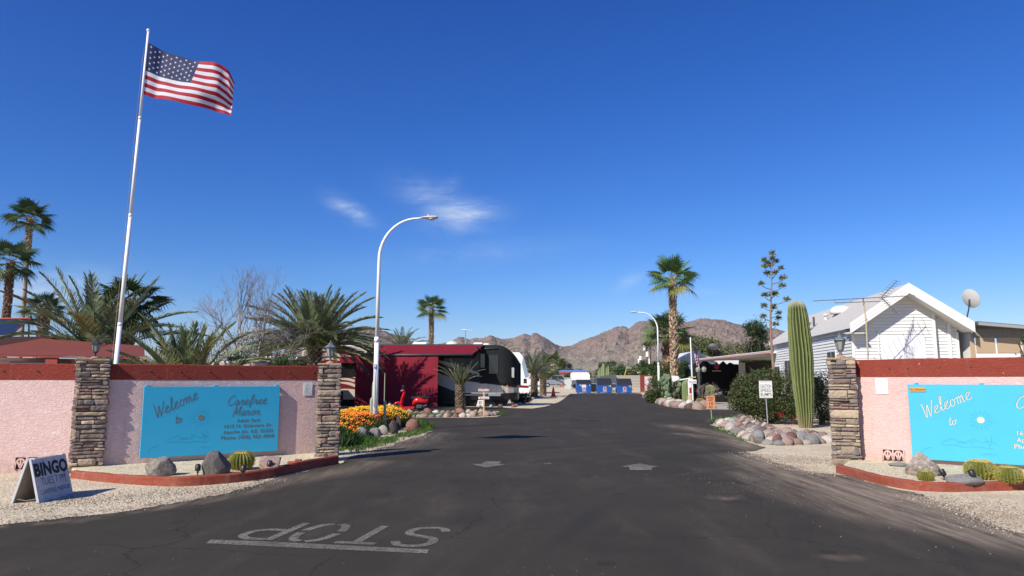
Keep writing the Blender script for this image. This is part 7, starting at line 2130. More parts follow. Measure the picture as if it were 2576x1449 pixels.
# grey utility box
Yq = 100.0; x0 = P(1421, 957, Yq).x; x1 = P(1437, 957, Yq).x
t = thing('utility_cabinet', 'pale grey utility cabinet between the pickup and the white trailer', 'cabinet', (x0, Yq, ground_h(0, Yq)), 0)
mb = MB(); mb.box((0, 0, -.2), (x1 - x0, 1, P(1430, 950, Yq).z - ground_h(0, Yq)), ch=.02); mb.build('housing', mat('cabinet_grey', (.50, .51, .50), .6), t)
mb = MB(); mb.box((.05, -.02, P(1430, 950, Yq).z - ground_h(0, Yq) - .1), (x1 - x0 - .05, -.003, P(1430, 950, Yq).z - ground_h(0, Yq) - .05)); mb.build('door_edge', m_dgrey, t)
# white trailer
Yt = 106.0; x0 = P(1438, 957, Yt).x; x1 = P(1484, 957, Yt).x; zt_ = P(1460, 936.5, Yt).z
t = thing('cargo_trailer', 'white box trailer behind the leftmost blue bin', 'trailer', (x0, Yt, ground_h(0, Yt)), 0); w = x1 - x0; h_ = zt_ - ground_h(0, Yt)
mb = MB(); mb.prism([(0, .5), (w, .5), (w, h_ - .35), (w - .2, h_ - .05), (w - .6, h_), (.25, h_), (0, h_ - .2)], 0, 2.2, 'y'); mb.build('box_body', m_white, t, fix=True)
mb = MB(); mb.box((w * .48, -.01, .6), (w * .48 + .04, -.002, h_ - .2)); mb.build('panel_seam', m_sof, t)
mb = MB(); mb.box((0, -.02, .35), (w * .35, .0, 1.15)); mb.build('lower_panel', mat('panel_dark_grey', (.10, .11, .13), .7), t)  # darker grey sheet on the lower left of the box
mb = MB(); mb.lathe([(.2, 0), (.36, .03), (.36, .2), (.2, .22)], 16, xf=XF((w * .15, .2, .36), 0, pi / 2)); mb.build('wheel', m_tyre, t)
# blue roofed shelter
Ys_ = 125.0; x0 = P(1407, 957, Ys_).x; x1 = P(1476, 957, Ys_).x; zt_ = P(1440, 930.5, Ys_).z; g_ = ground_h(0, Ys_)
t = thing('shelter', 'open shelter with blue roof and red posts beyond the white trailer', 'shelter', (x0, Ys_, g_), 0); w = x1 - x0
mb = MB(); mb.prism([(0, zt_ - g_ - .35), (w, zt_ - g_ - .35), (w - .3, zt_ - g_), (.3, zt_ - g_)], 0, 3, 'y'); mb.build('roof', mat('blue_metal_roof', (.10, .2, .48), .4), t, fix=True)
mb = MB(); mb.box((0, -.05, zt_ - g_ - .55), (w, .05, zt_ - g_ - .36)); mb.build('beam', mat('shelter_red', (.38, .07, .05), .6), t)
for x in (.1, w * .12, w - .3):
    mb = MB(); mb.box((x, 0, -.3), (x + .22, .2, zt_ - g_ - .56)); mb.build('post', mat('shelter_red', (.38, .07, .05)), t)
# block wall, wire rails, red and pink wall end
Yw = 112.0; g_ = ground_h(0, Yw); x0 = P(1536, 957, Yw).x; x1 = P(1612, 957, Yw).x; zt_ = P(1570, 944, Yw).z
t = thing('block_wall', 'long grey block wall behind the blue bins', 'wall', (x0, Yw, g_), 0)
mb = MB(); mb.box((0, 0, -.4), (x1 - x0, .2, zt_ - g_)); mb.build('masonry', mat('grey_block', (.34, .30, .26), .9, .12, 3), t)
mb = MB()
for k in range(3):
    mb = MB(); mb.box((0, -.02, .3 + k * .45), (x1 - x0, -.003, .33 + k * .45)); mb.build('rail_line', m_sof, t)
Yf = 118.0; t = thing('wire_fence', 'thin wire fence running left from the grey block wall', 'fence', (P(1480, 957, Yf).x, Yf, ground_h(0, Yf)), 0); w = P(1540, 957, Yf).x - P(1480, 957, Yf).x; zz_ = P(1500, 944.5, Yf).z - ground_h(0, Yf)
mb = MB()
for k in range(3):
    mb = MB(); mb.tube([(0, 0, zz_ - .45 * k), (w, 0, zz_ - .45 * k)], .022, 4); mb.build('wire', m_alu, t)
for i in range(6):
    mb = MB(); mb.tube([(w * i / 5, 0, -.2), (w * i / 5, 0, zz_ + .05)], .035, 5); mb.build('post', m_alu, t)
Yr = 92.0; g_ = ground_h(0, Yr); x0 = P(1611.5, 957, Yr).x; x1 = P(1641, 957, Yr).x; zt_ = P(1620, 943.5, Yr).z
t = thing('entrance_wall', 'distant pink wall end with red cap and red pillar beyond the right rocks', 'wall', (x0, Yr, g_), 0)
mb = MB(); mb.box((.42, .02, -.3), (x1 - x0, .3, zt_ - g_ - .15)); mb.build('masonry', m_pink2, t)
mb = MB(); mb.box((0, -.1, -.3), (.40, .4, zt_ - g_)); mb.box((.41, -.0, zt_ - g_ - .145), (x1 - x0, .32, zt_ - g_ - .01)); mb.build('red_cap', m_red, t)
mb = MB(); mb.box((.6, .0, zt_ - g_ - .6), (.95, .015, zt_ - g_ - .3)); mb.build('notice_panel', m_stk, t)
g = P(1631, 975, 74); t = thing('white_signpost', 'small white signpost before the distant pink wall', 'sign', (g.x, 74, 0), 0)
mb = MB(); mb.tube([(0, 0, 0), (0, 0, P(1631, 955, 74).z)], .05, 6); mb.build('post', m_white, t)
mb = MB(); mb.prism([(-.35, P(0, 962, 74).z), (-.1, P(0, 965, 74).z), (.3, P(0, 962, 74).z), (.32, P(0, 956, 74).z), (-.1, P(0, 955, 74).z)], -.07, -.045, 'y'); mb.build('board', m_stk, t, fix=True)
# utility poles
m_wood = mat('pole_wood', (.13, .065, .05), .9, .2, 5)
for (px, pt, Y, rr, cans, m_, lab) in ((1629, 867, 150, .16, [(-1.0, 5), (.3, 21)], m_wood, 'dark wooden utility pole with a high white transformer can'), (1638, 866.5, 150, .17, [], m_wood, 'tallest dark wooden utility pole nearest the far street lamp'),
                                       (1615, 893, 165, .13, [(-.3, 6), (-1.1, 13)], m_wood, 'shortest utility pole with two small white cans'), (1634.5, 902, 110, .13, [], m_white, 'white pole standing among the dark utility poles')):
    x = P(px, 957, Y).x; g_ = ground_h(0, Y); H = P(px, pt, Y).z - g_
    t = thing('utility_pole', lab, 'utility pole', (x, Y, g_), 0, 'utility poles beyond the bins')
    mb = MB(); mb.tube([(0, 0, -.5), (0, 0, H)], [rr, rr * .75], 8); mb.build('pole', m_, t)
    if m_ is m_wood: mb = MB(); mb.box((-.05 if px != 1638 else 0, -.05, H * .33), (.9 if px == 1638 else .3, .05, H * .33 + .12)); mb.build('crossarm', m_, t)
    for (dx, dpx) in cans:
        mb = MB(); zc = H - dpx * Y / FPX * 1.0 - .8; mb.lathe([(.30, 0), (.32, .05), (.32, 1.0), (.2, 1.1)], 10, xf=Matrix.Translation((dx * .45 - .1, -.3, zc))); mb.build('transformer_can', m_white, t)
def wire(label, pts_, rad=.02):
    a = pts_[0]; t = None
    mb = MB(); P2 = []
    for i in range(len(pts_) - 1):
        for k in range(10):
            s_ = k / 10; q = pts_[i].lerp(pts_[i + 1], s_); P2.append(q - Vector((0, 0, 4 * s_ * (1 - s_) * .5)) - a)
    P2.append(pts_[-1] - a); mb.tube(P2, rad, 4); o = mb.build('overhead_cable', m_alu); o.location = a
    tag(o, label, 'cable', 'overhead cables')
wire('overhead cable crossing behind the palms above the carport', [P(1628, 880, 150), P(1860, 893, 85), P(2000, 905, 80)], .03)
wire('upper overhead cable running left from the utility poles', [P(1400, 926, 170), P(1500, 915, 165), P(1629, 903, 150)], .03)
# many-armed cactus
m_cact = mat('cactus_skin_plain', (.20, .24, .12), .75, .2, 8)
Yc = 110.0; x = P(1519, 957, Yc).x; g_ = ground_h(0, Yc)
t = thing('many_armed_cactus', 'tall many armed cactus silhouetted behind the middle bin', 'cactus', (x, Yc, g_), 0)
mb = MB(); H = P(1519, 915, Yc).z - g_
mb.tube([(0, 0, 0), (0, 0, H)], [.22, .2], 8)
for (dx, h0_, top_) in ((-.3, .9, .9), (.25, .8, .97), (-.55, 1.1, .8), (.5, 1.1, .84), (-.8, 1.3, .72), (.75, 1.3, .9)):
    mb.tube([(0, 0, h0_), (dx * .6, .1, h0_ + .15), (dx, .1, h0_ + .7), (dx * 1.0, .1, H * top_)], [.16, .17, .16, .10], 7)
mb.build('arms', m_cact, t)
# equipment trailer behind the bins, cone, yellow guy guards
Yk = 93.0; x0 = P(1484, 957, Yk).x
t = thing('utility_trailer', 'grey open frame trailer loaded with a covered heap behind the middle bin', 'trailer', (x0, Yk, ground_h(0, Yk)), 0)
mb = MB()
for x in (.1, .9): mb.tube([(x, 0, .1), (x, 0, 1.75)], .04, 5)
for z in (.5, 1.0, 1.75): mb.tube([(.1, 0, z), (.9, 0, z)], .035, 5)
mb.tube([(-.4, -.1, 1.1), (4.4, -.1, 1.05)], .06, 6); mb.build('frame', m_alu, t)
mb = MB(); mb.lathe([(.2, 0), (.5, .03), (.5, .22), (.2, .25)], 18, xf=XF((.4, .1, .5), 0, pi / 2)); mb.build('wheel', m_tyre, t)
mb = MB(); mb.prism([(.8, 1.2), (1.4, 2.0), (3.2, 2.3), (4.0, 1.2), (3.6, 1.0)], 0, 1.2, 'y'); mb.build('covered_load', mat('grey_tarp', (.10, .10, .10), .9, .3, 4, .05, 4), t, fix=True)
g = G(1392, 998.5)
t = thing('traffic_cone', 'orange-red traffic cone standing at the left road edge', 'cone', (g.x, g.y, .0), 0)
mb = MB(); mb.lathe([(.24, .03), (.20, .2), (.07, .9), (.05, .94)], 16); mb.build('cone_body', mat('cone_orange', (.62, .045, .02), .5), t, smooth=False)
mb = MB(); mb.box((-.33, -.33, 0), (.33, .33, .045), ch=.02); mb.build('cone_base', mat('cone_orange', (.62, .045, .02)), t)
for (a0, a1, lab) in (((1566, 946), (1575, 930), 'yellow guy wire guard leaning over the left part of the block wall'), ((1596, 945), (1605, 936), 'shorter yellow guy wire guard near the red pillar')):
    q, w_ = P(a0[0], a0[1], 116), P(a1[0], a1[1], 116); o_ = q
    mb = MB(); mb.tube([(0, 0, -1.2), (w_ - q)], .07, 5); o = mb.build('guy_wire_guard', mat('yellow_paint', (.6, .45, .03))); o.location = q; tag(o, lab, 'guy wire')
# ------------------------------------------------------------------ cacti, agave, shrubs on the right
m_sag = mat('saguaro_skin', (1, 1, 1), .75, .12, 6, attr=True, spec=.2)
m_fuzz = mat('pale_spines', (.50, .46, .34), .8, trans=.3)
def saguaro(label, x, y, H, prof, ribs, seed, z0=0, spines=True, name='saguaro_cactus', group='columnar cacti', lean=0.0, cg=(.135, .165, .055), cr_=(.30, .34, .15), dp=.16):
    r = random.Random(seed)
    t = thing(name, label, 'cactus', (x, y, z0), r.uniform(0, 1), group)
    def rad(s_):
        for i in range(len(prof) - 1):
            a, b_ = prof[i], prof[i + 1]
            if a[0] <= s_ <= b_[0]:
                k = (s_ - a[0]) / (b_[0] - a[0]); k = k * k * (3 - 2 * k); return a[1] + (b_[1] - a[1]) * k
        return prof[-1][1]
    sub = 8; n = ribs * sub; m_ = max(24, int(H / .045)); mb = MB(); R0 = max(p_[1] for p_ in prof)
    def pt(s_, k):
        th = 2 * pi * k / n
        th += .05 * noise.noise((s_ * 9, cos(th) * 1.5, sin(th) * 1.5 + seed)) + .02 * sin(s_ * 14)
        if s_ > 1 - R0 / H:
            u = (s_ - (1 - R0 / H)) / (R0 / H); rr = rad(1 - R0 / H) * sqrt(max(0, 1 - u ** 2.2))
        else: rr = rad(s_)
        ph = (k % sub) / sub; rib = (1 - abs(ph - .5) * 2)     # 0 at groove, 1 at crest
        dep = (1 - dp * (1 - rib ** .7) * min(1, rr / R0 * 2))
        rr *= dep * (1 + .02 * noise.noise((s_ * 25, k * .9, 2)))
        return (rr * cos(th) + lean * s_ * s_, rr * sin(th), H * s_), rib
    rows = [i / m_ * .999 for i in range(m_ + 1)]
    ribv = []
    for s_ in rows:
        for k in range(n):
            q, rb = pt(s_, k); mb.v.append(q)
    for i in range(m_):
        s_ = rows[i]
        for k in range(n):
            rb = 1 - abs(((k + .5) % sub) / sub - .5) * 2
            w = rb ** 1.5
            hh_ = noise.noise((k // sub * 1.7, s_ * 6, seed)) * .15
            c_ = tuple((cg[j] * (1 - w) + cr_[j] * w) * (1 + hh_) for j in range(3))
            if s_ > .93: kk = (s_ - .93) / .07; c_ = tuple(c_[j] * (1 - kk) + (.42, .40, .26)[j] * kk for j in range(3))
            if s_ < .12: kk = (1 - s_ / .12) * .75 * (.6 + .8 * noise.noise((k * .3, s_ * 40, 1)) + .4); c_ = tuple(c_[j] * (1 - kk) + (.22, .18, .10)[j] * kk for j in range(3))
            mb.f.append((i * n + k, i * n + (k + 1) % n, (i + 1) * n + (k + 1) % n, (i + 1) * n + k)); mb.mi.append(0); mb.c.append(c_)
    mb.f.append(tuple(m_ * n + k for k in range(n))); mb.mi.append(0); mb.c.append((.4, .38, .25))
    mb.build('stem', m_sag, t, attr=True, smooth=True)
    if spines:
        sp = MB(); step = .035
        for rb in range(ribs):
            k = rb * sub + sub // 2
            for i in range(int(H / step)):
                s_ = i * step / H
                if s_ >= .995: continue
                q, _ = pt(s_, k); q = Vector(q); n_ = Vector((q.x, q.y, .001)).normalized()
                if s_ > 1 - R0 / H: n_ = (n_ + Vector((0, 0, (s_ - 1 + R0 / H) * H / R0 * 2))).normalized()
                if s_ < .86 and i % 2: continue
                for _ in range(1 + (6 if s_ > .92 else 0)):
                    d = (n_ + Vector((r.uniform(-1, 1), r.uniform(-1, 1), r.uniform(-1, 1))) * .9).normalized(); sd_ = d.orthogonal().normalized() * .0028
                    sp.add([q - sd_, q + sd_, q + d * R0 * .13 * r.uniform(.6, 1.2)], [(0, 1, 2)])
        sp.build('spines', m_fuzz, t)
    return t
Ysg = 24.6; gx = P(2021, 957, Ysg).x; kp = Ysg * 1.008 / FPX
Hs = P(2014, 756, Ysg).z
saguaro('giant ribbed saguaro standing before the white mobile home', gx, Ysg, Hs, [(0, 16 * kp), (.10, 20 * kp), (.35, 25.5 * kp), (.55, 28 * kp), (.68, 27 * kp), (.85, 25 * kp), (.93, 22 * kp), (1, 18 * kp)], 18, 1, lean=-.11, cg=(.030, .045, .012), cr_=(.205, .24, .085), dp=.28)
g = G(1728, 1012)
saguaro('young saguaro beside the thin white pole at the rock bank', P(1728, 957, 48).x, 48, P(1728, 956, 48).z, [(0, .30), (.3, .36), (.8, .36), (1, .26)], 16, 2, spines=False, cg=(.10, .13, .045), cr_=(.24, .29, .14))
saguaro('second young saguaro showing above the orange speed sign', P(1786, 957, 49).x, 49, P(1786, 968, 49).z, [(0, .26), (.3, .33), (.8, .33), (1, .24)], 16, 3, spines=False, cg=(.11, .14, .045), cr_=(.26, .31, .14))
barrel('small yellow barrel cactus on the rocks between the young saguaros', 1761, 1015, 19, 13, 8, z=.02, tops=(.5, .42, .08), dens=.5)
saguaro('pale stubby cactus next to the small yellow barrel cactus', P(1754, 957, 44).x - .1, 45.5, .75, [(0, .13), (.6, .17), (1, .12)], 10, 5, spines=False, cg=(.35, .28, .16), cr_=(.5, .42, .28), name='column_cactus')
# pole cactus behind the lamp post
for (px, pt, Y, rr, lab) in ((941, 958, 22.9, .055, 'pale green column cactus hugging the left side of the lamp post'), (968, 938, 22.9, .014, 'thin tall column cactus on the right of the lamp post'), (970, 1006, 22.7, .045, 'short column cactus at the right foot of the lamp post'), (936, 1000, 22.7, .05, 'short column cactus at the left foot of the lamp post')):
    saguaro(lab, P(px, 957, Y).x, Y, P(px, pt, Y).z, [(0, rr), (.9, rr), (1, rr * .7)], 8, int(px), spines=False, name='column_cactus', cg=(.27, .33, .21), cr_=(.42, .47, .33))
# prickly pear
r = random.Random(8)
t = thing('prickly_pear', 'prickly pear cactus with round pads beside the tall palm trunk', 'cactus', (P(1682, 957, 49).x, 49, 0), 0)
mb = MB(); v0, f0 = ICO[2]
def pad(c, w, h_, az, tilt, d_=0):
    xf = Matrix.Translation(c) @ Matrix.Rotation(az, 4, 'Z') @ Matrix.Rotation(tilt, 4, 'Y')
    cc_ = jit((.16, .22, .12), .2, r)
    mb.add([(q.x * w, q.y * .05, (q.z + 1) * h_) for q in v0], f0, 0, cc_, xf)
    if d_ < 4:
        for _ in range(r.choice((1, 2, 2))):
            a = r.uniform(-.9, .9); top_ = xf @ Vector((sin(a) * w * .9, 0, h_ + cos(a) * h_ * .95)); pad(top_, w * r.uniform(.8, 1.0), h_ * r.uniform(.8, 1.0), az + r.uniform(-1, 1), tilt * .4 + a * .7, d_ + 1)
for _ in range(5): pad(Vector((r.uniform(-.4, .4), r.uniform(-.3, .3), 0)), .19, .25, r.uniform(0, 3), r.uniform(-.3, .3))
mb.build('pads', m_leaf, t, attr=True, smooth=True)
# flowering agave stalk
Ya_ = 31.0; bx = P(1942, 957, Ya_).x
t = thing('agave_stalk', 'tall dead-brown agave flower stalk with tufts like a tree, behind the big bush', 'agave', (bx, Ya_, 0), 0)
Ht = P(1938, 640, Ya_).z
cx_ = lambda z: (P(1938, 640, Ya_).x - bx) * (z / Ht) + .05 * sin(z * 1.2)
mb = MB(); mb.tube([(cx_(z * Ht / 20), 0, z * Ht / 20) for z in range(21)], [.085 - .068 * (z / 20) for z in range(21)], 9); mb.build('stalk', mat('agave_stalk_bark', (.24, .15, .11), .8, .25, 8), t)
m_tuft = m_leaf
r = random.Random(6)
tufts = [(1938, 641, 0), (1927, 655, -1), (1946, 651, 1), (1942, 661, 0), (1950, 659, 1), (1922, 672, -1), (1942, 666, 0), (1961, 677, 1), (1933, 688, -1), (1944, 690, 0), (1966, 703, 1), (1916, 716, -1), (1963, 722, 1), (1948, 739, 0), (1954, 738, 0), (1922, 745, -1), (1974, 756, 1), (1926, 770, -1), (1941, 773, 0), (1951, 774, 0), (1963, 788, 1), (1921, 796, -1), (1962, 801, 1), (1945, 819, 0)]
for (px, py, sd_) in tufts:
    c = P(px, py, Ya_) - Vector((bx, Ya_, 0)); dy = r.uniform(-.25, .25) if sd_ else r.choice((-.3, .3)); c.y = dy
    z0_ = c.z - .22
    mb = MB(); s0 = Vector((cx_(z0_), 0, z0_)); mb.tube([s0, s0.lerp(c, .6) + Vector((0, 0, -.06)), c + Vector((0, 0, -.05))], [.022, .016, .012], 5, 0, (.2, .14, .09))
    R = r.uniform(.17, .235)
    for _ in range(70):
        d = Vector((r.uniform(-1, 1), r.uniform(-1, 1), r.uniform(-.25, 1))).normalized(); q = c + d * R * .15; w_ = d.orthogonal().normalized() * .022; l_ = R * r.uniform(.6, 1.15)
        cc_ = jit(r.choice([(.19, .24, .10), (.25, .29, .13), (.13, .17, .07), (.30, .30, .17)]), .2, r)
        mb.add([q - w_ * .6, q + w_ * .6, q + d * l_ * .5 + w_, q + d * l_, q + d * l_ * .5 - w_], [(0, 1, 2, 3, 4)], 0, cc_)
    mb.build('flower_tuft', m_leaf, t, attr=True)
# big oleander / bougainvillea bush
def bush(label, x, y, lobes, n, size, cols, seed, name='bush', group=None, flowers=None, z0=0.0, cat='bush'):
    r = random.Random(seed); t = thing(name, label, cat, (x, y, z0), 0, group)
    mb = MB()
    for _ in range(22):
        a = r.uniform(0, 6.28); l = r.choice(lobes); c = Vector(l[0]) * .75
        mb.tube([(cos(a) * .1, sin(a) * .1, 0), c * .5 + Vector((r.uniform(-.1, .1),) * 3), c], [.022, .015, .006], 4)
    mb.build('stems', m_branch, t)
    def smp():
        while True:
            l = r.choice(lobes); d = Vector((r.gauss(0, 1), r.gauss(0, 1), r.gauss(0, 1))).normalized()
            k = r.random() ** .28
            nn = 1 + .28 * noise.noise((d.x * 2.6 + l[0][0] * 3, d.y * 2.6, d.z * 2.6 + seed)) + .16 * noise.noise((d.x * 7, d.y * 7, d.z * 7 + seed))
            q = Vector(l[0]) + Vector((d.x * l[1][0], d.y * l[1][1], d.z * l[1][2])) * k * nn
            if q.z > .03: return q, 1.0
    mb = MB(); leaf_cloud(mb, n, smp, size, cols, r, .25)
    # stray shoots
    for _ in range(n // 90):
        q, _ = smp(); d = Vector((r.uniform(-.6, .6), r.uniform(-.6, .6), 1)).normalized()
        for k in range(6):
            c_ = jit(r.choice(cols), .3, r); p_ = q + d * k * size * 1.1; s_ = Vector((r.uniform(-1, 1), r.uniform(-1, 1), .4)).normalized() * size
            mb.add([p_, p_ + s_ * .5 + d * size * .3, p_ + s_, p_ + s_ * .5 - d * size * .3], [(0, 1, 2, 3)], 0, c_)
    mb.build('foliage', m_leaf, t, attr=True)
    if flowers:
        mb = MB(); c0_, rr0, nf = flowers
        for _ in range(nf):
            q = Vector(r.choice(c0_)) + Vector((r.gauss(0, .10), r.gauss(0, .06) - .05, r.gauss(0, .07)))
            for k in range(5):
                a = r.uniform(0, 6.28); d = Vector((cos(a), -.6, sin(a))).normalized(); w_ = d.orthogonal().normalized() * .02
                mb.add([q, q + d * .03 + w_, q + d * .05, q + d * .03 - w_], [(0, 1, 2, 3)], 0, jit((.33, .012, .03), .4, r))
        mb.build('flowers', m_leaf, t, attr=True)
    return t
BG = [(.04, .075, .022), (.055, .10, .028), (.075, .125, .035), (.028, .05, .018), (.09, .14, .045), (.15, .08, .045), (.13, .12, .05)]
Yb = 27.0; xb0 = P(1935, 957, Yb).x
def lb(px, py, dy, rx, ry, rz_): p_ = P(px, py, Yb + dy); return ((p_.x - xb0, dy, p_.z), (rx, ry, rz_))
bush('large dense dark green bush with a few red flowers beside the saguaro', xb0, Yb,
     [lb(1935, 995, 0, 1.1, .95, .95), lb(1880, 985, .1, .68, .7, .62), lb(1868, 1005, .1, .55, .6, .5), lb(1985, 980, .2, 1.0, .9, .75), lb(1920, 965, .2, .9, .7, .55), lb(1965, 1030, -.1, .95, .8, .45), lb(1915, 1020, -.1, .75, .8, .6), lb(1900, 1005, -.1, .8, .7, .6), lb(2000, 1025, 0, .8, .7, .55)],
     30000, .045, BG, 71, group=None, flowers=([lb(1961, 1046, -.85, 0, 0, 0)[0], lb(2001, 1048, -.80, 0, 0, 0)[0], lb(2012, 1066, -.75, 0, 0, 0)[0], lb(1990, 1060, -.8, 0, 0, 0)[0]], 0, 34))
bush('dark bush between the saguaro and the right stone pillar', P(2062, 957, 26.4).x, 26.4, [((0, 0, 1.0), (.5, .6, .95)), ((.25, 0, .7), (.45, .5, .7)), ((-.2, .1, 1.3), (.4, .4, .5))], 6500, .045, BG, 72)
bush('rounded green bush at the left of the prickly pear', P(1655, 957, 51.5).x, 51.5, [((0, 0, .8), (.95, .8, .8)), ((.7, 0, .9), (.8, .7, 1.0)), ((-.4, 0, .4), (.6, .6, .5))], 6000, .07, BG + GRN, 73, group='bushes behind the rock bank', flowers=([(-.3, -.85, .3), (.1, -.85, .25)], 0, 10))
bush('tall green bush between the two fan palm trunks', P(1671, 957, 56).x, 56, [((0, 0, 1.3), (.8, .8, 1.4)), ((.5, .2, 1.9), (.7, .6, 1.1)), ((1.1, .3, 1.4), (.6, .6, 1.4))], 7000, .07, BG + GRN, 74, group='bushes behind the rock bank')
bush('green bush right of the tall palm trunk, before the white house', P(1718, 957, 52).x, 52, [((0, 0, 1.2), (.55, .6, 1.3)), ((.1, .1, 2.2), (.45, .5, .9))], 4500, .07, GRN, 75, group='bushes behind the rock bank')
bush('round low shrub beside the kerb in front of the covered motorhome', P(1318, 957, 49).x, 50, [((0, 0, .35), (.6, .5, .42)), ((-.5, 0, .3), (.45, .4, .35))], 2600, .06, [(.05, .09, .025), (.08, .12, .03)], 76)
# bare twiggy shrub and wood pieces in the carport bed
r = random.Random(33); t = thing('dead_shrub', 'dead twiggy shrub between the young saguaros in front of the black carport', 'shrub', (P(1773, 957, 48.5).x, 48.5, 0), 0)
mb = MB()
for _ in range(7): branches(mb, Vector((r.uniform(-.2, .2), 0, 0)), Vector((r.uniform(-.7, .7), r.uniform(-.3, .3), 1)).normalized(), .55, .03, 3, r, .8, .1)
mb.build('branches', m_twig, t)

# ------------------------------------------------------------------ rock borders
KEYS = ['pink', 'pale', 'grey', 'rust', 'pink', 'pale', 'pink', 'pale', 'blue', 'dark', 'pink', 'pale']
NOUN = {'pink': 'pinkish', 'pale': 'pale cream', 'grey': 'grey', 'rust': 'rusty', 'blue': 'bluish grey', 'dark': 'dark brown'}
def scatter_rocks(path, rows, s0, s1, seed, group, label, keys=KEYS, gap=.8, z=0.0, side=1, stack=True):
    """rocks laid along a ground path; every rock is its own object"""
    r = random.Random(seed); pts_ = [Vector(q) for q in path]; cnt = 0
    for row in range(rows):
        i = 0; carry = 0.0
        for i in range(len(pts_) - 1):
            a, b_ = pts_[i], pts_[i + 1]; d = (b_ - a); ln_ = d.length
            if ln_ < 1e-6: continue
            d.normalize(); nn = Vector((-d.y, d.x)) * side; s_ = carry
            while s_ < ln_:
                w = r.uniform(s0, s1)
                q = a + d * s_ + nn * (row * (s0 + s1) * .78 + r.uniform(-.05, .05) * (s0 + s1))
                k = r.choice(keys); h_ = w * r.uniform(.62, .95)
                zz_ = z + h_ * .35 + (row * .35 * s0 if stack else 0)
                rock(label.replace('*', NOUN[k]), (q.x, q.y, zz_), (w * r.uniform(.95, 1.25), w * r.uniform(.85, 1.05), h_), k, r.randrange(8), rz=r.uniform(0, 6.28), group=group, rx=r.uniform(-.2, .2))
                s_ += w * 2 * gap; cnt += 1
            carry = s_ - ln_
    return cnt
def gp(l): return [G(*q).xy for q in l]
c1 = scatter_rocks(gp([(1622, 999), (1640, 1007), (1668, 1018), (1700, 1025.5), (1730, 1028), (1762, 1029)]), 2, .26, .42, 1, 'rocks of the far right rock bank', 'rounded * rock in the bank below the tall fan palm', gap=.8)
c2 = scatter_rocks(gp([(1764, 1028.5), (1800, 1028)]), 2, .18, .30, 2, 'rocks beside the concrete drive', '* rock at the left edge of the concrete drive')
c3 = scatter_rocks(gp([(1808, 1066), (1850, 1088), (1885, 1106), (1915, 1117), (1965, 1120), (2030, 1117), (2100, 1112)]), 4, .125, .225, 3, 'rocks of the bed around the saguaro', 'rounded * rock in the bed below the caution sign', gap=.84)
c4 = scatter_rocks(gp([(1040, 1050), (1100, 1049.5), (1160, 1049), (1215, 1047.5), (1250, 1045)]), 1, .10, .22, 4, 'rocks of the narrow strip before the scooter', 'small * rock in the green strip in front of the scooter', gap=.9)
c5 = scatter_rocks(gp([(1030, 1041), (1100, 1040), (1160, 1040), (1215, 1040), (1255, 1043)]), 1, .12, .24, 5, 'rocks of the narrow strip before the scooter', '* rock on the far side of the green strip by the scooter', gap=.9)
c6 = scatter_rocks(gp([(1205, 1024), (1290, 1025), (1350, 1000), (1372, 997)]), 1, .10, .2, 6, 'stones at the foot of the kerbside palms', 'small * stone lying near the kerbside date palms', gap=2.2)
print('rocks', c1, c2, c3, c4, c5, c6)
for (px, py, w, h_, k, sd_, lab) in ((908, 1112, 44, 34, 'blue', 1, 'big smooth bluish rock at the near left of the flower bed'), (941, 1102, 36, 26, 'grey', 2, 'low brownish grey rock right of the big smooth bluish one'), (960, 1094, 30, 24, 'pale', 3, 'pale smooth rock in the middle of the flower bed edge'), (965, 1086, 24, 36, 'grey', 4, 'upright grey rock standing behind the pale smooth one'),
                             (989, 1091, 34, 32, 'dark', 5, 'craggy dark rock in front of the orange flowers'), (1000, 1082, 22, 34, 'dark', 6, 'upright dark reddish rock beside the craggy one'), (1037, 1084, 36, 30, 'rust', 7, 'rounded rusty brown rock at the right end of the flower bed'), (1032, 1069, 24, 16, 'grey', 0, 'small grey rock at the far right corner of the flower bed'),
                             (862, 1128, 26, 30, 'dark', 3, 'dark rock tucked behind the narrow stone pillar'), (872, 1102, 22, 14, 'grey', 5, 'small grey rock between pillar and big smooth bluish rock')):
    at_rock(lab, px, py, w, h_, k, sd_, rock_mesh(300 + sd_ + int(px), .17, 3), z=0.0, rz=px * .37)

# ------------------------------------------------------------------ flower bed
bedp = [G(862, 1132).xy + Vector((.1, .1)), G(905, 1108).xy + Vector((0, .35)), G(960, 1090).xy + Vector((-.1, .3)), G(1005, 1078).xy + Vector((0, .2)), G(1042, 1072).xy + Vector((-.2, .3)), G(1026, 1062).xy, G(980, 1057).xy, Vector((-6.4, 26.2)), Vector((-6.8, 21.5)), Vector((-5.2, 17.4))]
def in_poly(q, pl_): return inside(q, pl_)
bx0_, bx1_ = min(q.x for q in bedp), max(q.x for q in bedp); by0, by1 = min(q.y for q in bedp), max(q.y for q in bedp)
def edge_d(q):
    return min(seg_d(Vector(q), [bedp[i], bedp[(i + 1) % len(bedp)]]) for i in range(len(bedp)))
def mound(x, y):
    if not inside((x, y), bedp): return 0.0
    d = edge_d((x, y)); return .34 * (1 - exp(-d / .45)) + .05 * noise.noise((x, y, 0))
mb = MB(); st_ = .2; nxm = int((bx1_ - bx0_ + 1) / st_); nym = int((by1 - by0 + 1) / st_)
for i in range(nxm):
    for j in range(nym):
        x, y = bx0_ - .5 + i * st_, by0 - .5 + j * st_; mb.v.append((x, y, mound(x, y) - .03))
for i in range(nxm - 1):
    for j in range(nym - 1): mb.f.append((i * nym + j, (i + 1) * nym + j, (i + 1) * nym + j + 1, i * nym + j + 1)); mb.mi.append(0); mb.c.append((1, 1, 1))
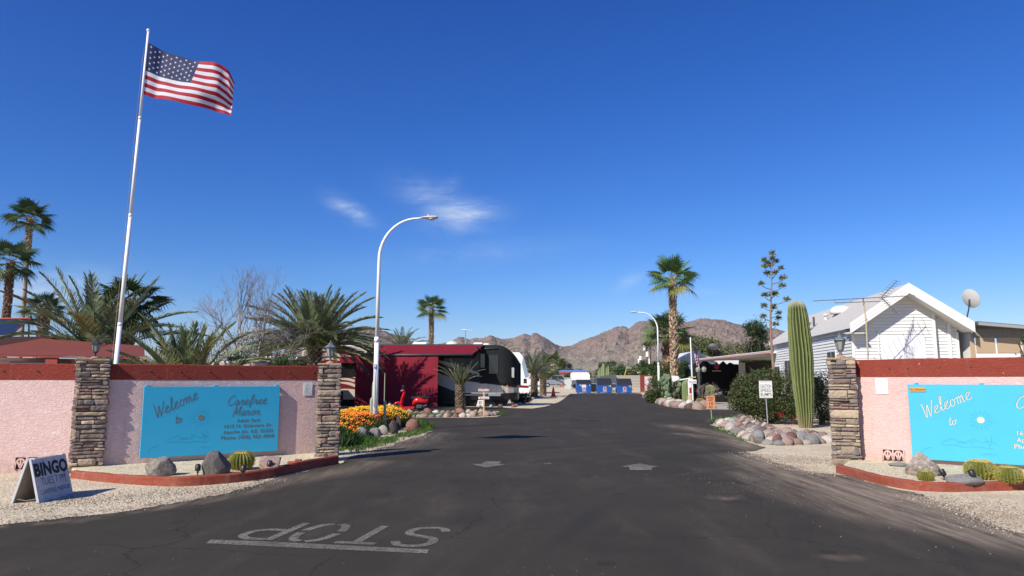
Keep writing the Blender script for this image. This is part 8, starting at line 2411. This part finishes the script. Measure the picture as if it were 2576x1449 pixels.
tag(mb.build('flower_bed_soil', mat('soil', (.12, .085, .055), .95, .3, 4, .02, 20), smooth=True), kind='structure')
r = random.Random(21); gb = MB(); fl_ = MB(); n = 0
GC = [(.05, .105, .025), (.07, .13, .035), (.035, .075, .02), (.09, .14, .05)]
def tuft(mb, x, y, z, h_, nb, cols, w=.006, spread=.5):
    for _ in range(nb):
        a = r.uniform(0, 6.28); d = Vector((cos(a) * spread * r.random(), sin(a) * spread * r.random(), 1)).normalized(); l = h_ * r.uniform(.6, 1.15)
        s_ = Vector((-sin(a), cos(a), 0)) * w; q = Vector((x + r.uniform(-.05, .05), y + r.uniform(-.05, .05), z)); m1 = q + d * l * .55; tp = q + d * l + Vector((cos(a), sin(a), -.1)) * l * .18
        mb.add([q - s_, q + s_, m1 + s_ * .8, tp, m1 - s_ * .8], [(0, 1, 2, 3, 4)], 0, jit(r.choice(cols), .3, r))
while n < 5200:
    x, y = r.uniform(bx0_, bx1_), r.uniform(by0, by1)
    if not inside((x, y), bedp): continue
    z = mound(x, y); h_ = .40 * (.8 + .35 * noise.noise((x * 1.3, y * 1.3, 4)))
    tuft(gb, x, y, z, h_, 4, GC, .009, .9); n += 1
tag(gb.build('flower_foliage', m_leaf, attr=True), 'green feathery foliage of the daisies in the bed behind the narrow pillar', 'foliage', kind='stuff')
n = 0
YEL = [(.72, .42, .012), (.78, .50, .02)]; ORG = [(.72, .18, .006), (.66, .12, .005), (.75, .26, .008)]
m_petal = mat('daisy_petal', (1, 1, 1), .6, attr=True, trans=.3)
while n < 3900:
    x, y = r.uniform(bx0_, bx1_), r.uniform(by0, by1)
    if not inside((x, y), bedp): continue
    e = edge_d((x, y)); fr = (y - by0) / (by1 - by0)
    dn_ = .5 + 1.3 * noise.noise((x * 1.1, y * 1.1, 8)) + .35 * min(1, e / .8) + (fr - .3) * .4
    if r.random() > dn_: continue
    z = mound(x, y) + .40 * (.8 + .35 * noise.noise((x * 1.3, y * 1.3, 4))) * r.uniform(.85, 1.12)
    yl = noise.noise((x * .55, y * .5, 12)) + (fr - .34) * .9 + (-(x + 4.6)) * .22
    cs = YEL if (yl + r.gauss(0, .18)) > .02 else ORG
    R_ = r.uniform(.022, .038); nn = Vector((SUNX + r.uniform(-.6, .6), SUNY + r.uniform(-.6, .6), .9)).normalized(); a = nn.orthogonal().normalized(); b_ = nn.cross(a); c = Vector((x, y, z)); c_ = jit(r.choice(cs), .15, r)
    ring = [c + (a * cos(2 * pi * k / 8) + b_ * sin(2 * pi * k / 8)) * R_ * (1 if k % 2 else .72) for k in range(8)]
    fl_.add([c - nn * .006] + ring, [(0, 1 + k, 1 + (k + 1) % 8) for k in range(8)], 0, c_)
    n += 1
tag(fl_.build('daisy_flowers', m_petal, attr=True), 'mass of orange and yellow daisies behind the narrow stone pillar', 'flowers', kind='stuff')
# weeds along the borders
wd = MB(); WC = [(.08, .17, .03), (.11, .20, .045), (.055, .12, .02)]
def weeds(line, width, n, h_, clump=1.0):
    pts_ = [G(*q).xy for q in line]; tot = [(pts_[i + 1] - pts_[i]).length for i in range(len(pts_) - 1)]
    for _ in range(n):
        s_ = r.random() * sum(tot); i = 0
        while s_ > tot[i] and i < len(tot) - 1: s_ -= tot[i]; i += 1
        q = pts_[i].lerp(pts_[i + 1], s_ / max(tot[i], 1e-6)) + Vector((r.uniform(-1, 1), r.uniform(-1, 1))) * width
        if noise.noise((q.x * 1.5, q.y * 1.5, 3)) < -.25 + .2 * (1 - clump): continue
        tuft(wd, q.x, q.y, 0, h_ * r.uniform(.5, 1.2), 5, WC, .006, 1.1)
weeds([(866, 1136), (900, 1130), (950, 1118), (1000, 1103), (1050, 1088), (1070, 1080)], .3, 520, .12)
weeds([(870, 1120), (890, 1118), (930, 1112)], .25, 330, .2)
weeds([(1040, 1066), (1062, 1080)], .35, 300, .25)
weeds([(1030, 1046), (1110, 1046), (1200, 1045), (1255, 1044)], .5, 900, .16)
weeds([(1112, 1021), (1150, 1020), (1200, 1021)], .6, 700, .22)
weeds([(1797, 1064), (1815, 1056), (1845, 1052), (1870, 1050)], .28, 420, .15)
weeds([(1800, 1072), (1840, 1092), (1880, 1112)], .2, 160, .10, .6)
weeds([(700, 1186), (760, 1182)], .15, 10, .05)
weeds([(1630, 1000), (1660, 1014)], .4, 200, .2)
tag(wd.build('weeds', m_leaf, attr=True), 'low bright green weeds growing along the rock borders', 'weeds', kind='stuff')
# loose pebbles spilled over gravel and road edges
r = random.Random(55); v0, f0 = ICO[1]; pb = MB(); PC = [(.30, .25, .19), (.40, .35, .28), (.22, .18, .14), (.48, .43, .35), (.28, .205, .15)]
def pebbles(line, width, n, s0, s1, onroad=.013):
    pts_ = [G(*q).xy for q in line]; tot = [(pts_[i + 1] - pts_[i]).length for i in range(len(pts_) - 1)]
    for _ in range(n):
        s_ = r.random() * sum(tot); i = 0
        while s_ > tot[i] and i < len(tot) - 1: s_ -= tot[i]; i += 1
        q = pts_[i].lerp(pts_[i + 1], s_ / max(tot[i], 1e-6)) + Vector((r.gauss(0, 1), r.gauss(0, 1))) * width
        s2 = r.uniform(s0, s1) * (1.6 if r.random() < .06 else 1); c_ = jit(r.choice(PC), .2, r)
        rot = Matrix.Rotation(r.uniform(0, 6.28), 3, 'Z'); e = [r.uniform(.7, 1.2) for _ in range(2)]
        pb.add([(q.x, q.y, onroad) + Vector((0, 0, 0)) if False else Vector((q.x, q.y, onroad + s2 * .25)) + rot @ Vector((a.x * s2 * e[0], a.y * s2 * e[1], a.z * s2 * .6)) for a in v0], f0, 0, c_)
pebbles([(0, 1316), (150, 1302), (300, 1284), (430, 1264), (560, 1240), (640, 1220), (700, 1206)], .12, 1375, 0.0037, 0.0099)
pebbles([(0, 1280), (200, 1262), (400, 1246), (600, 1224)], .35, 2250, 0.0037, 0.0112, .002)
pebbles([(2290, 1248), (2400, 1280), (2500, 1322), (2576, 1350)], .14, 1125, 0.0037, 0.0105)
pebbles([(2380, 1262), (2480, 1285), (2576, 1310)], .35, 1875, 0.0043, 0.0124, .002)
pebbles([(1880, 1138), (1950, 1162), (2040, 1188), (2100, 1196)], .16, 1125, 0.0043, 0.0112)
pebbles([(1960, 1150), (2040, 1160), (2100, 1165)], .4, 1875, 0.0050, 0.0124, .002)
pebbles([(870, 1150), (940, 1134), (1010, 1110), (1070, 1094)], .14, 875, 0.0050, 0.0124)
pebbles([(1700, 1200), (2100, 1230), (2400, 1330)], .9, 325, 0.0031, 0.0068)
pebbles([(300, 1212), (500, 1213), (700, 1190)], .1, 625, 0.0037, 0.0087, BEDZ)
pebbles([(2250, 1200), (2400, 1220), (2560, 1220)], .25, 875, 0.0037, 0.0093, .10)
tag(pb.build('loose_pebbles', mat('pebble', (1, 1, 1), .9, attr=True), attr=True), 'loose pebbles spilled over the gravel and the road edges', 'pebbles', kind='stuff')
# ------------------------------------------------------------------ thin desert haze (real air)
hz_m = bpy.data.materials.new('haze_air'); hz_m.use_nodes = True
nt = hz_m.node_tree; nt.nodes.clear()
pv = N(nt, 'ShaderNodeVolumePrincipled', inp={'Density': 0.00002, 'Color': (0.80, 0.88, 1.0, 1), 'Anisotropy': 0.2})
ho = N(nt, 'ShaderNodeOutputMaterial'); L(nt, pv.outputs[0], ho.inputs['Volume'])
mb = MB(); mb.box((-7500, -300, -1.2), (7500, 5400, 430)); tag(mb.build('haze', hz_m), kind='stuff')
